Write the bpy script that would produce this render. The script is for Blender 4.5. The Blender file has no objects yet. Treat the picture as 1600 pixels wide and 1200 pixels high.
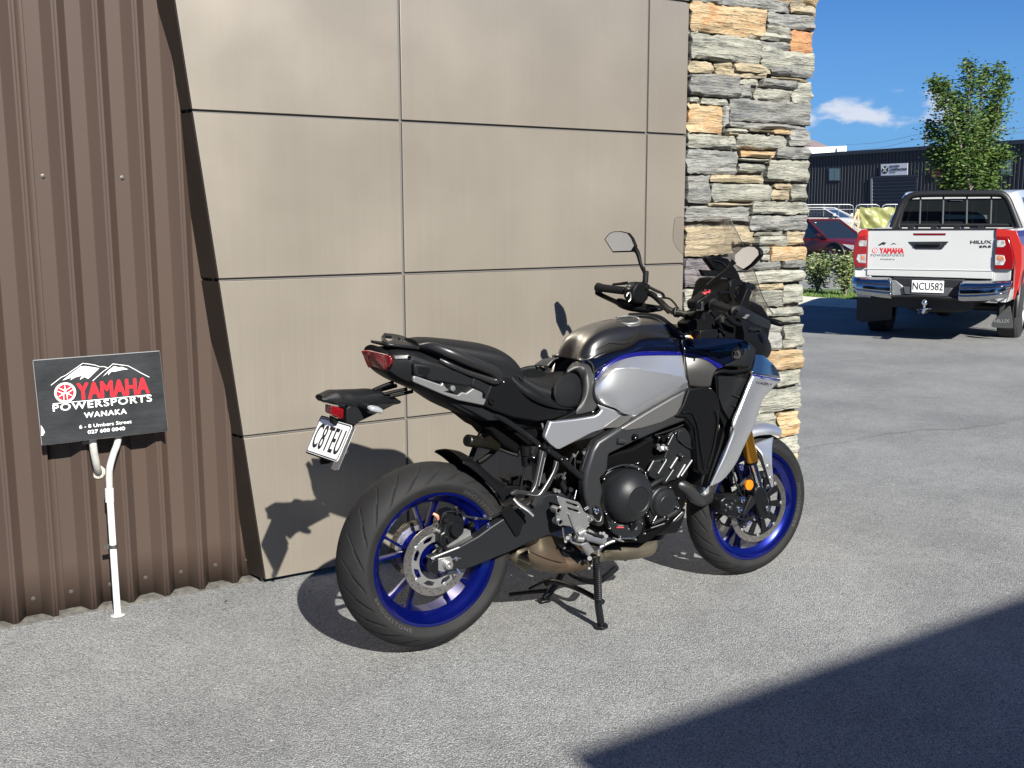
import bpy, bmesh, math, random
import numpy as np
from mathutils import Vector, Matrix, noise as mnoise
random.seed(7)
D = bpy.data
SC = bpy.context.scene
COL = SC.collection

# ------------------------------------------------------------------ camera
# World frame: X runs along the shop wall, Y points towards it, Z is up; the
# motorcycle's rear axle is over the origin.
CAM = np.array([-1.594, -3.088, 1.478])
RC = np.array([[0.846149, -0.532938, -0.0029631],
               [0.086018, 0.131067, 0.987635],
               [0.525959, 0.835941, -0.156745]])
FPX = 1650.0
cd = D.cameras.new('camera'); cam = D.objects.new('camera', cd); COL.objects.link(cam)
SC.camera = cam
Mc = Matrix.Identity(4)
for r_ in range(3):
    Mc[r_][0] = RC[0][r_]; Mc[r_][1] = RC[1][r_]; Mc[r_][2] = -RC[2][r_]; Mc[r_][3] = CAM[r_]
cam.matrix_world = Mc
cd.sensor_width = 36; cd.lens = 36 * FPX / 1600; cd.clip_start = 0.05; cd.clip_end = 6000

# ------------------------------------------------------------------ sky, sun
SUN = Vector((0.14, 1.0, -0.66)).normalized()
EL = math.asin(-SUN.z)
w = D.worlds.new('World'); SC.world = w; w.use_nodes = True
nt = w.node_tree; N = nt.nodes; L = nt.links
for n in list(N): N.remove(n)
out = N.new('ShaderNodeOutputWorld'); bg = N.new('ShaderNodeBackground')
sky = N.new('ShaderNodeTexSky'); sky.sky_type = 'NISHITA'; sky.sun_disc = False
sky.sun_elevation = EL; sky.sun_rotation = math.atan2(-SUN.x, -SUN.y)
sky.altitude = 300; sky.air_density = 1.0; sky.dust_density = 0.25; sky.ozone_density = 2.5
bg.inputs['Strength'].default_value = 0.05
tc = N.new('ShaderNodeTexCoord')
sep = N.new('ShaderNodeSeparateXYZ'); L.new(tc.outputs['Generated'], sep.inputs[0])
def wm(op, a, b=None, c=None, clamp=False):
    n = N.new('ShaderNodeMath'); n.operation = op; n.use_clamp = clamp
    for i, v in enumerate((a, b, c)):
        if v is None: continue
        if hasattr(v, 'is_linked') or hasattr(v, 'links'): L.new(v, n.inputs[i])
        else: n.inputs[i].default_value = v
    return n.outputs[0]
# low fair-weather clouds in a band above the horizon
mp = N.new('ShaderNodeMapping'); mp.inputs['Scale'].default_value = (10, 10, 22); mp.inputs['Location'].default_value = (1.3, 0.4, 0.2)
L.new(tc.outputs['Generated'], mp.inputs[0])
cn = N.new('ShaderNodeTexNoise'); cn.inputs['Scale'].default_value = 1.25; cn.inputs['Detail'].default_value = 7; cn.inputs['Roughness'].default_value = 0.55
L.new(mp.outputs[0], cn.inputs['Vector'])
elev = sep.outputs['Z']
band = wm('MULTIPLY', wm('SUBTRACT', elev, 0.075), 1 / 0.035)
band = wm('POWER', 2.718, wm('MULTIPLY', wm('MULTIPLY', band, band), -1))
# one bank of cloud stands over the sheds
dn = N.new('ShaderNodeVectorMath'); dn.operation = 'SUBTRACT'; L.new(tc.outputs['Generated'], dn.inputs[0])
CL = Vector((0.5259 + 0.846 * 0.34, 0.836 - 0.533 * 0.34, 0.11)).normalized()
dn.inputs[1].default_value = CL
ln = N.new('ShaderNodeVectorMath'); ln.operation = 'MULTIPLY'; L.new(dn.outputs[0], ln.inputs[0]); ln.inputs[1].default_value = (8, 8, 34)
le = N.new('ShaderNodeVectorMath'); le.operation = 'LENGTH'; L.new(ln.outputs[0], le.inputs[0])
bank = wm('POWER', 2.718, wm('MULTIPLY', wm('MULTIPLY', le.outputs['Value'], le.outputs['Value']), -1))
dens = wm('ADD', wm('MULTIPLY', cn.outputs['Fac'], wm('ADD', wm('MULTIPLY', band, 0.45), 0.6)), wm('MULTIPLY', bank, 0.235))
cf = N.new('ShaderNodeMapRange'); cf.inputs['From Min'].default_value = 0.635; cf.inputs['From Max'].default_value = 0.76; cf.interpolation_type = 'SMOOTHSTEP'
L.new(dens, cf.inputs['Value'])
mx = N.new('ShaderNodeMix'); mx.data_type = 'RGBA'
hs = N.new('ShaderNodeHueSaturation'); hs.inputs['Saturation'].default_value = 1.0; hs.inputs['Value'].default_value = 1.0
# clear mountain air: the horizon stays pale blue
hz = N.new('ShaderNodeMix'); hz.data_type = 'RGBA'; hz.inputs['B'].default_value = (1.7, 4.1, 7.8, 1)
hzf = N.new('ShaderNodeMapRange'); hzf.inputs['From Min'].default_value = 0.22; hzf.inputs['From Max'].default_value = 0.0; hzf.inputs['To Max'].default_value = 0.85
L.new(elev, hzf.inputs['Value']); L.new(hzf.outputs[0], hz.inputs['Factor']); 
tn = N.new('ShaderNodeMix'); tn.data_type = 'RGBA'; tn.blend_type = 'MULTIPLY'; tn.inputs['Factor'].default_value = 1; tn.inputs['B'].default_value = (.27, .54, .96, 1)
L.new(sky.outputs[0], tn.inputs['A']); L.new(tn.outputs['Result'], hz.inputs['A'])
L.new(hz.outputs['Result'], hs.inputs['Color'])
L.new(wm('MULTIPLY', cf.outputs[0], 0.8), mx.inputs['Factor'])
L.new(hs.outputs[0], mx.inputs['A']); mx.inputs['B'].default_value = (7.8, 8.0, 8.6, 1)
L.new(mx.outputs['Result'], bg.inputs['Color']); L.new(bg.outputs[0], out.inputs['Surface'])

sl = D.lights.new('sun', 'SUN'); sl.energy = 5.0; sl.angle = math.radians(0.53); sl.color = (1.0, 0.965, 0.89)
so = D.objects.new('sun', sl); COL.objects.link(so)
so.rotation_euler = SUN.to_track_quat('-Z', 'Y').to_euler()
SC.view_settings.view_transform = 'Standard'; SC.view_settings.look = 'None'
SC.view_settings.gamma = 1; SC.view_settings.use_curve_mapping = False
SC.view_settings.exposure = 1.08

# ------------------------------------------------------------------ helpers
def ray(px, py):
    return np.array([(px - 800) / FPX, (600 - py) / FPX, 1.0]) @ RC
def P(px, py, Y):
    """point of the vertical plane Y = const that a survey ray through (px, py) meets"""
    d = ray(px, py); return Vector(CAM + d * (Y - CAM[1]) / d[1])
def G(px, py, Z=0.0):
    d = ray(px, py); return Vector(CAM + d * (Z - CAM[2]) / d[2])
def OP(px, py, p0, n):
    d = ray(px, py); n = np.array(n); t = np.dot(np.array(p0) - CAM, n) / np.dot(d, n); return Vector(CAM + d * t)
def frame(ox, oy, s, dx=0, dy=0):
    """survey sheet: enlarged detail with its own origin and scale"""
    return lambda x, y, Y: P(ox + x / s, oy + y / s, Y)
zA = frame(560, 500, 16 / 3); zB = frame(560, 740, 4.8); zC = frame(800, 620, 8); zD = frame(900, 640, 5)
zE = frame(880, 480, 1309 / 240); zF = frame(1060, 380, 20 / 3); zG = frame(1080, 540, 5); zH = frame(1080, 680, 982 / 180)
z1 = frame(480, 480, 4); z2 = frame(500, 680, 1371 / 400); z3 = frame(740, 560, 4); z4 = frame(760, 760, 5)
z5 = frame(880, 340, 40 / 9); zP = frame(480, 580, 20 / 3); zQ = frame(780, 640, 7.5)

def link(o, parent=None):
    COL.objects.link(o)
    if parent is not None: o.parent = parent
    return o
def empty(name, loc=(0, 0, 0), rz=0, parent=None):
    o = D.objects.new(name, None); o.location = loc; o.rotation_euler = (0, 0, rz); o.empty_display_size = 0.1
    return link(o, parent)
def tag(o, label=None, cat=None, group=None, kind=None):
    if label: o['label'] = label
    if cat: o['category'] = cat
    if group: o['group'] = group
    if kind: o['kind'] = kind
    return o
def finish(name, bm, mat, parent=None, smooth=35, label=None):
    me = D.meshes.new(name)
    bmesh.ops.recalc_face_normals(bm, faces=bm.faces[:])
    if smooth:
        a = math.radians(smooth)
        for f in bm.faces: f.smooth = True
        for e in bm.edges:
            if len(e.link_faces) == 2 and e.calc_face_angle(0) > a: e.smooth = False
    bm.to_mesh(me); bm.free()
    o = D.objects.new(name, me)
    if isinstance(mat, (list, tuple)):
        for m in mat: me.materials.append(m)
    elif mat: me.materials.append(mat)
    link(o, parent)
    if label: o['label'] = label
    return o
def mods_bevel(o, wd, seg=2, ang=30):
    m = o.modifiers.new('bevel', 'BEVEL'); m.width = wd; m.segments = seg; m.limit_method = 'ANGLE'; m.angle_limit = math.radians(ang); m.harden_normals = False
    return o
def b_box(bm, c, s, rot=None, mi=0):
    """box with centre c and full size s, optional 3x3 rotation"""
    vs = []
    for x in (-.5, .5):
        for y in (-.5, .5):
            for z in (-.5, .5):
                v = Vector((x * s[0], y * s[1], z * s[2]))
                if rot is not None: v = rot @ v
                vs.append(bm.verts.new(v + Vector(c)))
    for q in ((0, 1, 3, 2), (4, 6, 7, 5), (0, 4, 5, 1), (2, 3, 7, 6), (0, 2, 6, 4), (1, 5, 7, 3)):
        f = bm.faces.new([vs[i] for i in q]); f.material_index = mi
def ortho(d):
    d = Vector(d).normalized(); a = Vector((0, 0, 1)) if abs(d.z) < .9 else Vector((1, 0, 0))
    u = d.cross(a).normalized(); return u, d.cross(u).normalized()
def b_cyl(bm, p0, p1, r0, r1=None, n=20, cap=True, mi=0, bev=0):
    p0 = Vector(p0); p1 = Vector(p1); r1 = r0 if r1 is None else r1
    d = (p1 - p0); ln_ = d.length; d.normalize(); u, v = ortho(d)
    prof = [(0, r0), (ln_, r1)]
    if bev: prof = [(0, r0 - bev), (bev, r0), (ln_ - bev, r1), (ln_, r1 - bev)]
    rings = []
    for t, r in prof:
        rings.append([bm.verts.new(p0 + d * t + (u * math.cos(a) + v * math.sin(a)) * r) for a in [2 * math.pi * i / n for i in range(n)]])
    for a_, b_ in zip(rings, rings[1:]):
        for i in range(n):
            bm.faces.new((a_[i], a_[(i + 1) % n], b_[(i + 1) % n], b_[i])).material_index = mi
    if cap:
        bm.faces.new(rings[0]).material_index = mi; bm.faces.new(rings[-1][::-1]).material_index = mi
def b_lathe(bm, c, axis, prof, n=48, closed=False, mi=0, cap=False):
    """prof: (offset along axis, radius)"""
    c = Vector(c); d = Vector(axis).normalized(); u, v = ortho(d)
    rings = [[bm.verts.new(c + d * t + (u * math.cos(2 * math.pi * i / n) + v * math.sin(2 * math.pi * i / n)) * max(r, 1e-5)) for i in range(n)] for t, r in prof]
    pairs = list(zip(rings, rings[1:]))
    if closed: pairs.append((rings[-1], rings[0]))
    for a_, b_ in pairs:
        for i in range(n):
            bm.faces.new((a_[i], a_[(i + 1) % n], b_[(i + 1) % n], b_[i])).material_index = mi
    if cap:
        bm.faces.new(rings[0]); bm.faces.new(rings[-1])
def smooth_path(pts, k=6):
    pts = [Vector(p) for p in pts]
    if len(pts) < 3: return pts
    o = []
    for i in range(len(pts) - 1):
        p0 = pts[max(i - 1, 0)]; p1 = pts[i]; p2 = pts[i + 1]; p3 = pts[min(i + 2, len(pts) - 1)]
        for j in range(k):
            t = j / k
            o.append(.5 * ((2 * p1) + (p2 - p0) * t + (2 * p0 - 5 * p1 + 4 * p2 - p3) * t * t + (3 * p1 - p0 - 3 * p2 + p3) * t ** 3))
    o.append(pts[-1]); return o
def b_tube(bm, pts, r, n=10, k=6, cap=True, mi=0, flat=1.0):
    """tube along a smooth path; r is one radius or a list at the control points"""
    path = smooth_path(pts, k) if k > 1 else [Vector(p) for p in pts]
    m = len(path)
    if hasattr(r, '__len__'):
        rr = [float(np.interp(i / (m - 1) * (len(r) - 1), range(len(r)), r)) for i in range(m)]
    else: rr = [r] * m
    up = None; rings = []
    for i, p in enumerate(path):
        d = (path[min(i + 1, m - 1)] - path[max(i - 1, 0)]).normalized()
        if up is None: up, _ = ortho(d)
        up = (up - d * up.dot(d)).normalized(); v = d.cross(up)
        rings.append([bm.verts.new(p + (up * math.cos(a) + v * math.sin(a) * flat) * rr[i]) for a in [2 * math.pi * j / n for j in range(n)]])
    for a_, b_ in zip(rings, rings[1:]):
        for j in range(n): bm.faces.new((a_[j], a_[(j + 1) % n], b_[(j + 1) % n], b_[j])).material_index = mi
    if cap: bm.faces.new(rings[0]); bm.faces.new(rings[-1][::-1])
def b_plate(bm, outline, thick, holes=(), mi=0):
    """closed outline of 3D points (roughly planar) given depth 'thick' (a vector)"""
    tv = Vector(thick); loops = [[Vector(p) for p in outline]] + [[Vector(p) for p in h] for h in holes]
    es = []; alls = []
    for lp in loops:
        vs = [bm.verts.new(p) for p in lp]; alls.append(vs)
        es += [bm.edges.new((vs[i], vs[(i + 1) % len(vs)])) for i in range(len(vs))]
    r = bmesh.ops.triangle_fill(bm, use_beauty=True, use_dissolve=False, edges=es)
    fs = [g for g in r['geom'] if isinstance(g, bmesh.types.BMFace)]
    vm = {}
    for vs in alls:
        for v in vs: vm[v] = bm.verts.new(v.co + tv)
    for f in fs:
        f.material_index = mi
        bm.faces.new([vm[v] for v in f.verts][::-1]).material_index = mi
    for vs in alls:
        n = len(vs)
        for i in range(n):
            a_, b_ = vs[i], vs[(i + 1) % n]
            bm.faces.new((a_, b_, vm[b_], vm[a_])).material_index = mi
def interp_grid(rows, ku=5, kv=4):
    """rows of 3D control points -> dense smooth grid"""
    rows = [smooth_path(r, ku) for r in rows]
    n = min(len(r) for r in rows)
    cols = [smooth_path([r[i] for r in rows], kv) for i in range(n)]
    return cols      # cols[i][j]
def b_grid(bm, cols, thick=0.0, mi=0, inward=None):
    vs = [[bm.verts.new(p) for p in c] for c in cols]
    for i in range(len(vs) - 1):
        for j in range(len(vs[0]) - 1):
            bm.faces.new((vs[i][j], vs[i + 1][j], vs[i + 1][j + 1], vs[i][j + 1])).material_index = mi
def surf(name, rows, mat, parent, thick=0.004, mirror=False, ku=5, kv=4, label=None, flip=False, smooth=50):
    bm = bmesh.new(); b_grid(bm, interp_grid(rows, ku, kv))
    o = finish(name, bm, mat, parent, smooth, label)
    if thick:
        s = o.modifiers.new('solid', 'SOLIDIFY'); s.thickness = thick; s.offset = 0
    if mirror:
        surf(name, [[Vector((p[0], -p[1], p[2])) for p in r] for r in rows], mat, parent, thick, False, ku, kv, label, False, smooth)
    return o
def loft_sections(name, secs, mat, parent, kv=4, ku=3, smooth=60, cap=True, label=None):
    """closed cross sections joined lengthwise"""
    bm = bmesh.new(); n = len(secs[0])
    cs = []
    for s in secs:
        s = [Vector(p) for p in s]; o = []
        for i in range(n):
            p0, p1, p2, p3 = s[i - 1], s[i], s[(i + 1) % n], s[(i + 2) % n]
            for j in range(ku):
                t = j / ku
                o.append(.5 * ((2 * p1) + (p2 - p0) * t + (2 * p0 - 5 * p1 + 4 * p2 - p3) * t * t + (3 * p1 - p0 - 3 * p2 + p3) * t ** 3))
        cs.append(o)
    m = len(cs[0]); lanes = [smooth_path([c[i] for c in cs], kv) for i in range(m)]
    vs = [[bm.verts.new(p) for p in ln_] for ln_ in lanes]
    for i in range(m):
        for j in range(len(vs[0]) - 1):
            bm.faces.new((vs[i][j], vs[(i + 1) % m][j], vs[(i + 1) % m][j + 1], vs[i][j + 1]))
    if cap:
        bm.faces.new([v[0] for v in vs]); bm.faces.new([v[-1] for v in vs][::-1])
    return finish(name, bm, mat, parent, smooth, label)
def copy_tree(o, parent=None):
    c = o.copy(); COL.objects.link(c)
    if parent is not None: c.parent = parent
    for ch in [x for x in D.objects if x.parent == o]: copy_tree(ch, c)
    return c
def text(name, s, size, mat, parent, mtx, ext=0.0006, bold=0.0, sx=1.0, align='LEFT', space=1.0):
    cu = D.curves.new(name, 'FONT'); cu.body = s; cu.size = size; cu.extrude = ext; cu.offset = bold; cu.align_x = align; cu.space_character = space
    cu.resolution_u = 3
    o = D.objects.new(name, cu); COL.objects.link(o)
    bpy.context.view_layer.update()
    me = D.meshes.new_from_object(o); D.objects.remove(o)
    me.materials.clear(); me.materials.append(mat); me.name = name
    o = D.objects.new(name, me); link(o, parent)
    o.matrix_local = mtx @ Matrix.Diagonal((sx, 1, 1, 1))
    return o
def basis(origin, xdir, ydir):
    x = Vector(xdir).normalized(); z = x.cross(Vector(ydir)).normalized(); y = z.cross(x)
    m = Matrix.Identity(4)
    for i in range(3): m[i][0] = x[i]; m[i][1] = y[i]; m[i][2] = z[i]; m[i][3] = origin[i]
    return m

# ------------------------------------------------------------------ materials
def mat(name, base, rough=.5, metal=0., spec=.5, coat=0., nscale=0, namt=0., bump=0., bscale=60, trans=0., emis=None, stretch=(1, 1, 1), base2=None, coatr=.05, ior=1.5, rvar=0.):
    m = D.materials.new(name); m.use_nodes = True; t = m.node_tree; b = t.nodes['Principled BSDF']
    b.inputs['Base Color'].default_value = (*base, 1); b.inputs['Roughness'].default_value = rough
    b.inputs['Metallic'].default_value = metal; b.inputs['Specular IOR Level'].default_value = spec
    b.inputs['Coat Weight'].default_value = coat; b.inputs['Coat Roughness'].default_value = coatr
    b.inputs['Transmission Weight'].default_value = trans; b.inputs['IOR'].default_value = ior
    if emis: b.inputs['Emission Color'].default_value = (*emis[0], 1); b.inputs['Emission Strength'].default_value = emis[1]
    if nscale or bump:
        tcn = t.nodes.new('ShaderNodeTexCoord'); mpn = t.nodes.new('ShaderNodeMapping'); mpn.inputs['Scale'].default_value = stretch
        t.links.new(tcn.outputs['Object'], mpn.inputs[0])
    if nscale:
        nn = t.nodes.new('ShaderNodeTexNoise'); nn.inputs['Scale'].default_value = nscale; nn.inputs['Detail'].default_value = 5
        t.links.new(mpn.outputs[0], nn.inputs['Vector'])
        r = t.nodes.new('ShaderNodeMapRange'); r.inputs['From Min'].default_value = .3; r.inputs['From Max'].default_value = .7
        t.links.new(nn.outputs['Fac'], r.inputs['Value'])
        mm = t.nodes.new('ShaderNodeMix'); mm.data_type = 'RGBA'
        b2 = base2 if base2 else tuple(max(0, c * (1 - namt)) for c in base)
        mm.inputs['A'].default_value = (*b2, 1); mm.inputs['B'].default_value = (*base, 1)
        t.links.new(r.outputs[0], mm.inputs['Factor']); t.links.new(mm.outputs['Result'], b.inputs['Base Color'])
        if rvar:
            r2 = t.nodes.new('ShaderNodeMapRange'); r2.inputs['To Min'].default_value = rough + rvar; r2.inputs['To Max'].default_value = rough
            t.links.new(nn.outputs['Fac'], r2.inputs['Value']); t.links.new(r2.outputs[0], b.inputs['Roughness'])
    if bump:
        n2 = t.nodes.new('ShaderNodeTexNoise'); n2.inputs['Scale'].default_value = bscale; n2.inputs['Detail'].default_value = 4
        t.links.new(mpn.outputs[0], n2.inputs['Vector'])
        bp = t.nodes.new('ShaderNodeBump'); bp.inputs['Strength'].default_value = 1; bp.inputs['Distance'].default_value = bump
        t.links.new(n2.outputs['Fac'], bp.inputs['Height']); t.links.new(bp.outputs[0], b.inputs['Normal'])
    return m
# ------------------------------------------------------------------ ground
def asphalt_mat(name, c0, c1, c2, seed):
    m = D.materials.new(name); m.use_nodes = True; t = m.node_tree; b = t.nodes['Principled BSDF']; l = t.links
    co = t.nodes.new('ShaderNodeTexCoord')
    def noise(s, d=3, r=.5):
        n = t.nodes.new('ShaderNodeTexNoise'); n.inputs['Scale'].default_value = s; n.inputs['Detail'].default_value = d; n.inputs['Roughness'].default_value = r
        l.new(co.outputs['Object'], n.inputs['Vector']); return n.outputs['Fac']
    def mr(v, a, b_, c=0, d=1):
        n = t.nodes.new('ShaderNodeMapRange'); n.inputs['From Min'].default_value = a; n.inputs['From Max'].default_value = b_; n.inputs['To Min'].default_value = c; n.inputs['To Max'].default_value = d
        l.new(v, n.inputs['Value']); return n.outputs[0]
    def mix(f, a, b_, mode='MIX'):
        n = t.nodes.new('ShaderNodeMix'); n.data_type = 'RGBA'; n.blend_type = mode; l.new(f, n.inputs['Factor'])
        for k, v in (('A', a), ('B', b_)):
            if isinstance(v, tuple): n.inputs[k].default_value = (*v, 1)
            else: l.new(v, n.inputs[k])
        return n.outputs['Result']
    vo = t.nodes.new('ShaderNodeTexVoronoi'); vo.inputs['Scale'].default_value = 165; vo.feature = 'F1'; l.new(co.outputs['Object'], vo.inputs['Vector'])
    sp = t.nodes.new('ShaderNodeSeparateColor'); l.new(vo.outputs['Color'], sp.inputs[0])
    c = mix(mr(sp.outputs[0], .15, .95), c0, c1)
    c = mix(mr(noise(210, 2), .50, .66), c, c2)
    c = mix(mr(noise(290, 2), .56, .68, 0, .85), c, tuple(x * .45 for x in c0))
    n3 = mr(noise(.9, 6, .6), .36, .62); g = mix(n3, (.80, .80, .80), (1.06, 1.06, 1.05)); 
    c = mix(mr(noise(0.01), 0, .001), c, g, 'MULTIPLY')
    g2 = mix(mr(noise(9, 4, .6), .3, .7), (.9, .9, .9), (1.06, 1.06, 1.05)); c = mix(mr(noise(.011), 0, .001), c, g2, 'MULTIPLY')
    # pale flecks of stone
    c = mix(mr(noise(75, 2, .4), .745, .77, 0, .8), c, (.62, .61, .57))
    l.new(c, b.inputs['Base Color']); b.inputs['Roughness'].default_value = .82; b.inputs['Specular IOR Level'].default_value = .35
    bp = t.nodes.new('ShaderNodeBump'); bp.inputs['Distance'].default_value = .0035; bp.inputs['Strength'].default_value = .9
    ad = t.nodes.new('ShaderNodeMath'); ad.operation = 'ADD'; l.new(mr(vo.outputs['Distance'], 0, .8, 1, 0), ad.inputs[0]); l.new(noise(260, 3), ad.inputs[1])
    l.new(ad.outputs[0], bp.inputs['Height']); l.new(bp.outputs[0], b.inputs['Normal'])
    return m
M_asph = asphalt_mat('asphalt_worn', (.14, .142, .141), (.275, .277, .272), (.42, .42, .41), 1)
M_asph2 = asphalt_mat('asphalt_newer', (.16, .162, .16), (.255, .257, .252), (.345, .345, .335), 2)

def poly_sheet(name, pts, z, m, kind='structure'):
    bm = bmesh.new(); bm.faces.new([bm.verts.new((p[0], p[1], z)) for p in pts]); o = finish(name, bm, m, None, 0); o['kind'] = kind; return o
poly_sheet('ground', [(-1500, -1500), (2500, -1500), (2500, 2500), (-1500, 2500)], -.004, M_asph)
# slightly smoother seal of the access lane towards the parked ute
edge_ = [G(x, y) for x, y in ((1180, 716), (1240, 712), (1290, 694), (1350, 684), (1450, 671), (1520, 668), (1600, 655), (1700, 650), (1900, 640))]
el = []
for a_, b_ in zip(edge_, edge_[1:]):
    for k in range(14):
        q = a_.lerp(b_, k / 14); q += Vector((mnoise.noise(q * 3.1), mnoise.noise(q * 2.7 + Vector((9, 0, 0))), 0)) * .10; el.append((q.x, q.y))
poly_sheet('road', el + [(60, -6), (60, 48), (3.4, 48), (3.4, 2.6)], -.0015, M_asph2)
M_conc = mat('concrete', (.42, .40, .36), .9, nscale=14, namt=.3, bump=.002, bscale=80)
# rough footing under the cladding
bm = bmesh.new()
n = 240
for k in range(n):
    pass
rows = []
for k in range(n + 1):
    x = -6.5 + k * (6.35 / n)
    yb = 1.022 + .012 * mnoise.noise(Vector((x * 9, 0, 0))) + .012 * mnoise.noise(Vector((x * 30, 3, 0)))
    zt = .008 + .005 * mnoise.noise(Vector((x * 14, 5, 0)))
    rows.append([bm.verts.new(v) for v in ((x, yb - .022, -.01), (x, yb, zt * .7), (x, yb + .02, zt), (x, 1.12, zt + .004))])
for a_, b_ in zip(rows, rows[1:]):
    for j in range(3): bm.faces.new((a_[j], a_[j + 1], b_[j + 1], b_[j]))
finish('footing', bm, mat('footing_concrete', (.14, .13, .11), .95, nscale=30, base2=(.05, .047, .042), bump=.004, bscale=120), None, 60)['kind'] = 'structure'

# ------------------------------------------------------------------ corrugated wall
M_brown = mat('brown_colour_steel', (.063, .0435, .034), .45, spec=.22, nscale=3.5, base2=(.056, .039, .031), stretch=(1, 1, .25), bump=.0006, bscale=2.5, rvar=.12)
M_screw = mat('screw_grey', (.12, .11, .10), .4, metal=.7)
wall = empty('corrugated_wall', (-3, 1.06, 0)); tag(wall, 'brown ribbed steel wall cladding behind the small black sign', 'wall')
def wpt(v): return (v[0] + 3, v[1] - 1.06, v[2])
PER = .1365; X0c = -.897
def rib(bm, xa, xb, z0, z1, zs=10):
    prof = []
    k0 = int((xa - X0c) / PER) - 1; k1 = int((xb - X0c) / PER) + 1
    for k in range(k0, k1 + 1):
        c = X0c + k * PER
        for dx, y in ((-.0425, 1.057), (-.0395, 1.055), (-.0115, 1.015), (-.009, 1.013), (-.0025, 1.013), (0, 1.0145), (.0025, 1.013), (.009, 1.013), (.0115, 1.015), (.0395, 1.055), (.0425, 1.057)):
            if xa <= c + dx <= xb: prof.append((c + dx, y))
    prof = [(xa, 1.057)] + prof + [(xb, 1.057)]
    cols = []
    for x, y in prof:
        cols.append([bm.verts.new(wpt((x, y + .0018 * mnoise.noise(Vector((x * 1.5, z0 + (z1 - z0) * j / zs * 1.2, 0))), z0 + (z1 - z0) * j / zs))) for j in range(zs + 1)])
    for a_, b_ in zip(cols, cols[1:]):
        for j in range(zs): bm.faces.new((a_[j], b_[j], b_[j + 1], a_[j + 1]))
edges = [-.2 - .819 * k for k in range(8)]
for a_, b_ in zip(edges[1:], edges):
    bm = bmesh.new(); rib(bm, a_ + .0008, b_ - .0008, .004, 4.4, 24)
    o = finish('cladding_sheet', bm, M_brown, wall, 30); s = o.modifiers.new('solid', 'SOLIDIFY'); s.thickness = .0012; s.offset = -1
me_s = None
for z, st in ((.077, 1), (1.624, 2), (3.1, 2)):
    for k in range(-20, 6):
        x = X0c + (k + .5) * PER
        if x > -.26 or x < -3.4 or (st == 2 and k % 2 == 0): continue
        if me_s is None:
            bm = bmesh.new(); b_lathe(bm, (0, 0, 0), (0, -1, 0), [(0, .0085), (.0015, .0085), (.002, .006), (.006, .0055), (.0065, .0001)], 10)
            o = finish('screw', bm, M_screw, wall, 30); me_s = o.data
        else: o = link(D.objects.new('screw', me_s), wall)
        o.location = wpt((x + random.uniform(-.004, .004), 1.0565, z + random.uniform(-.004, .004)))
# a small dent where the sheet was knocked
bm = bmesh.new(); b_box(bm, wpt((-3.3, 1.35, 2.2)), (6.4, .42, 4.3)); finish('wall_core', bm, mat('dark_core', (.03, .03, .03), .9), wall, 0)

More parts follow.
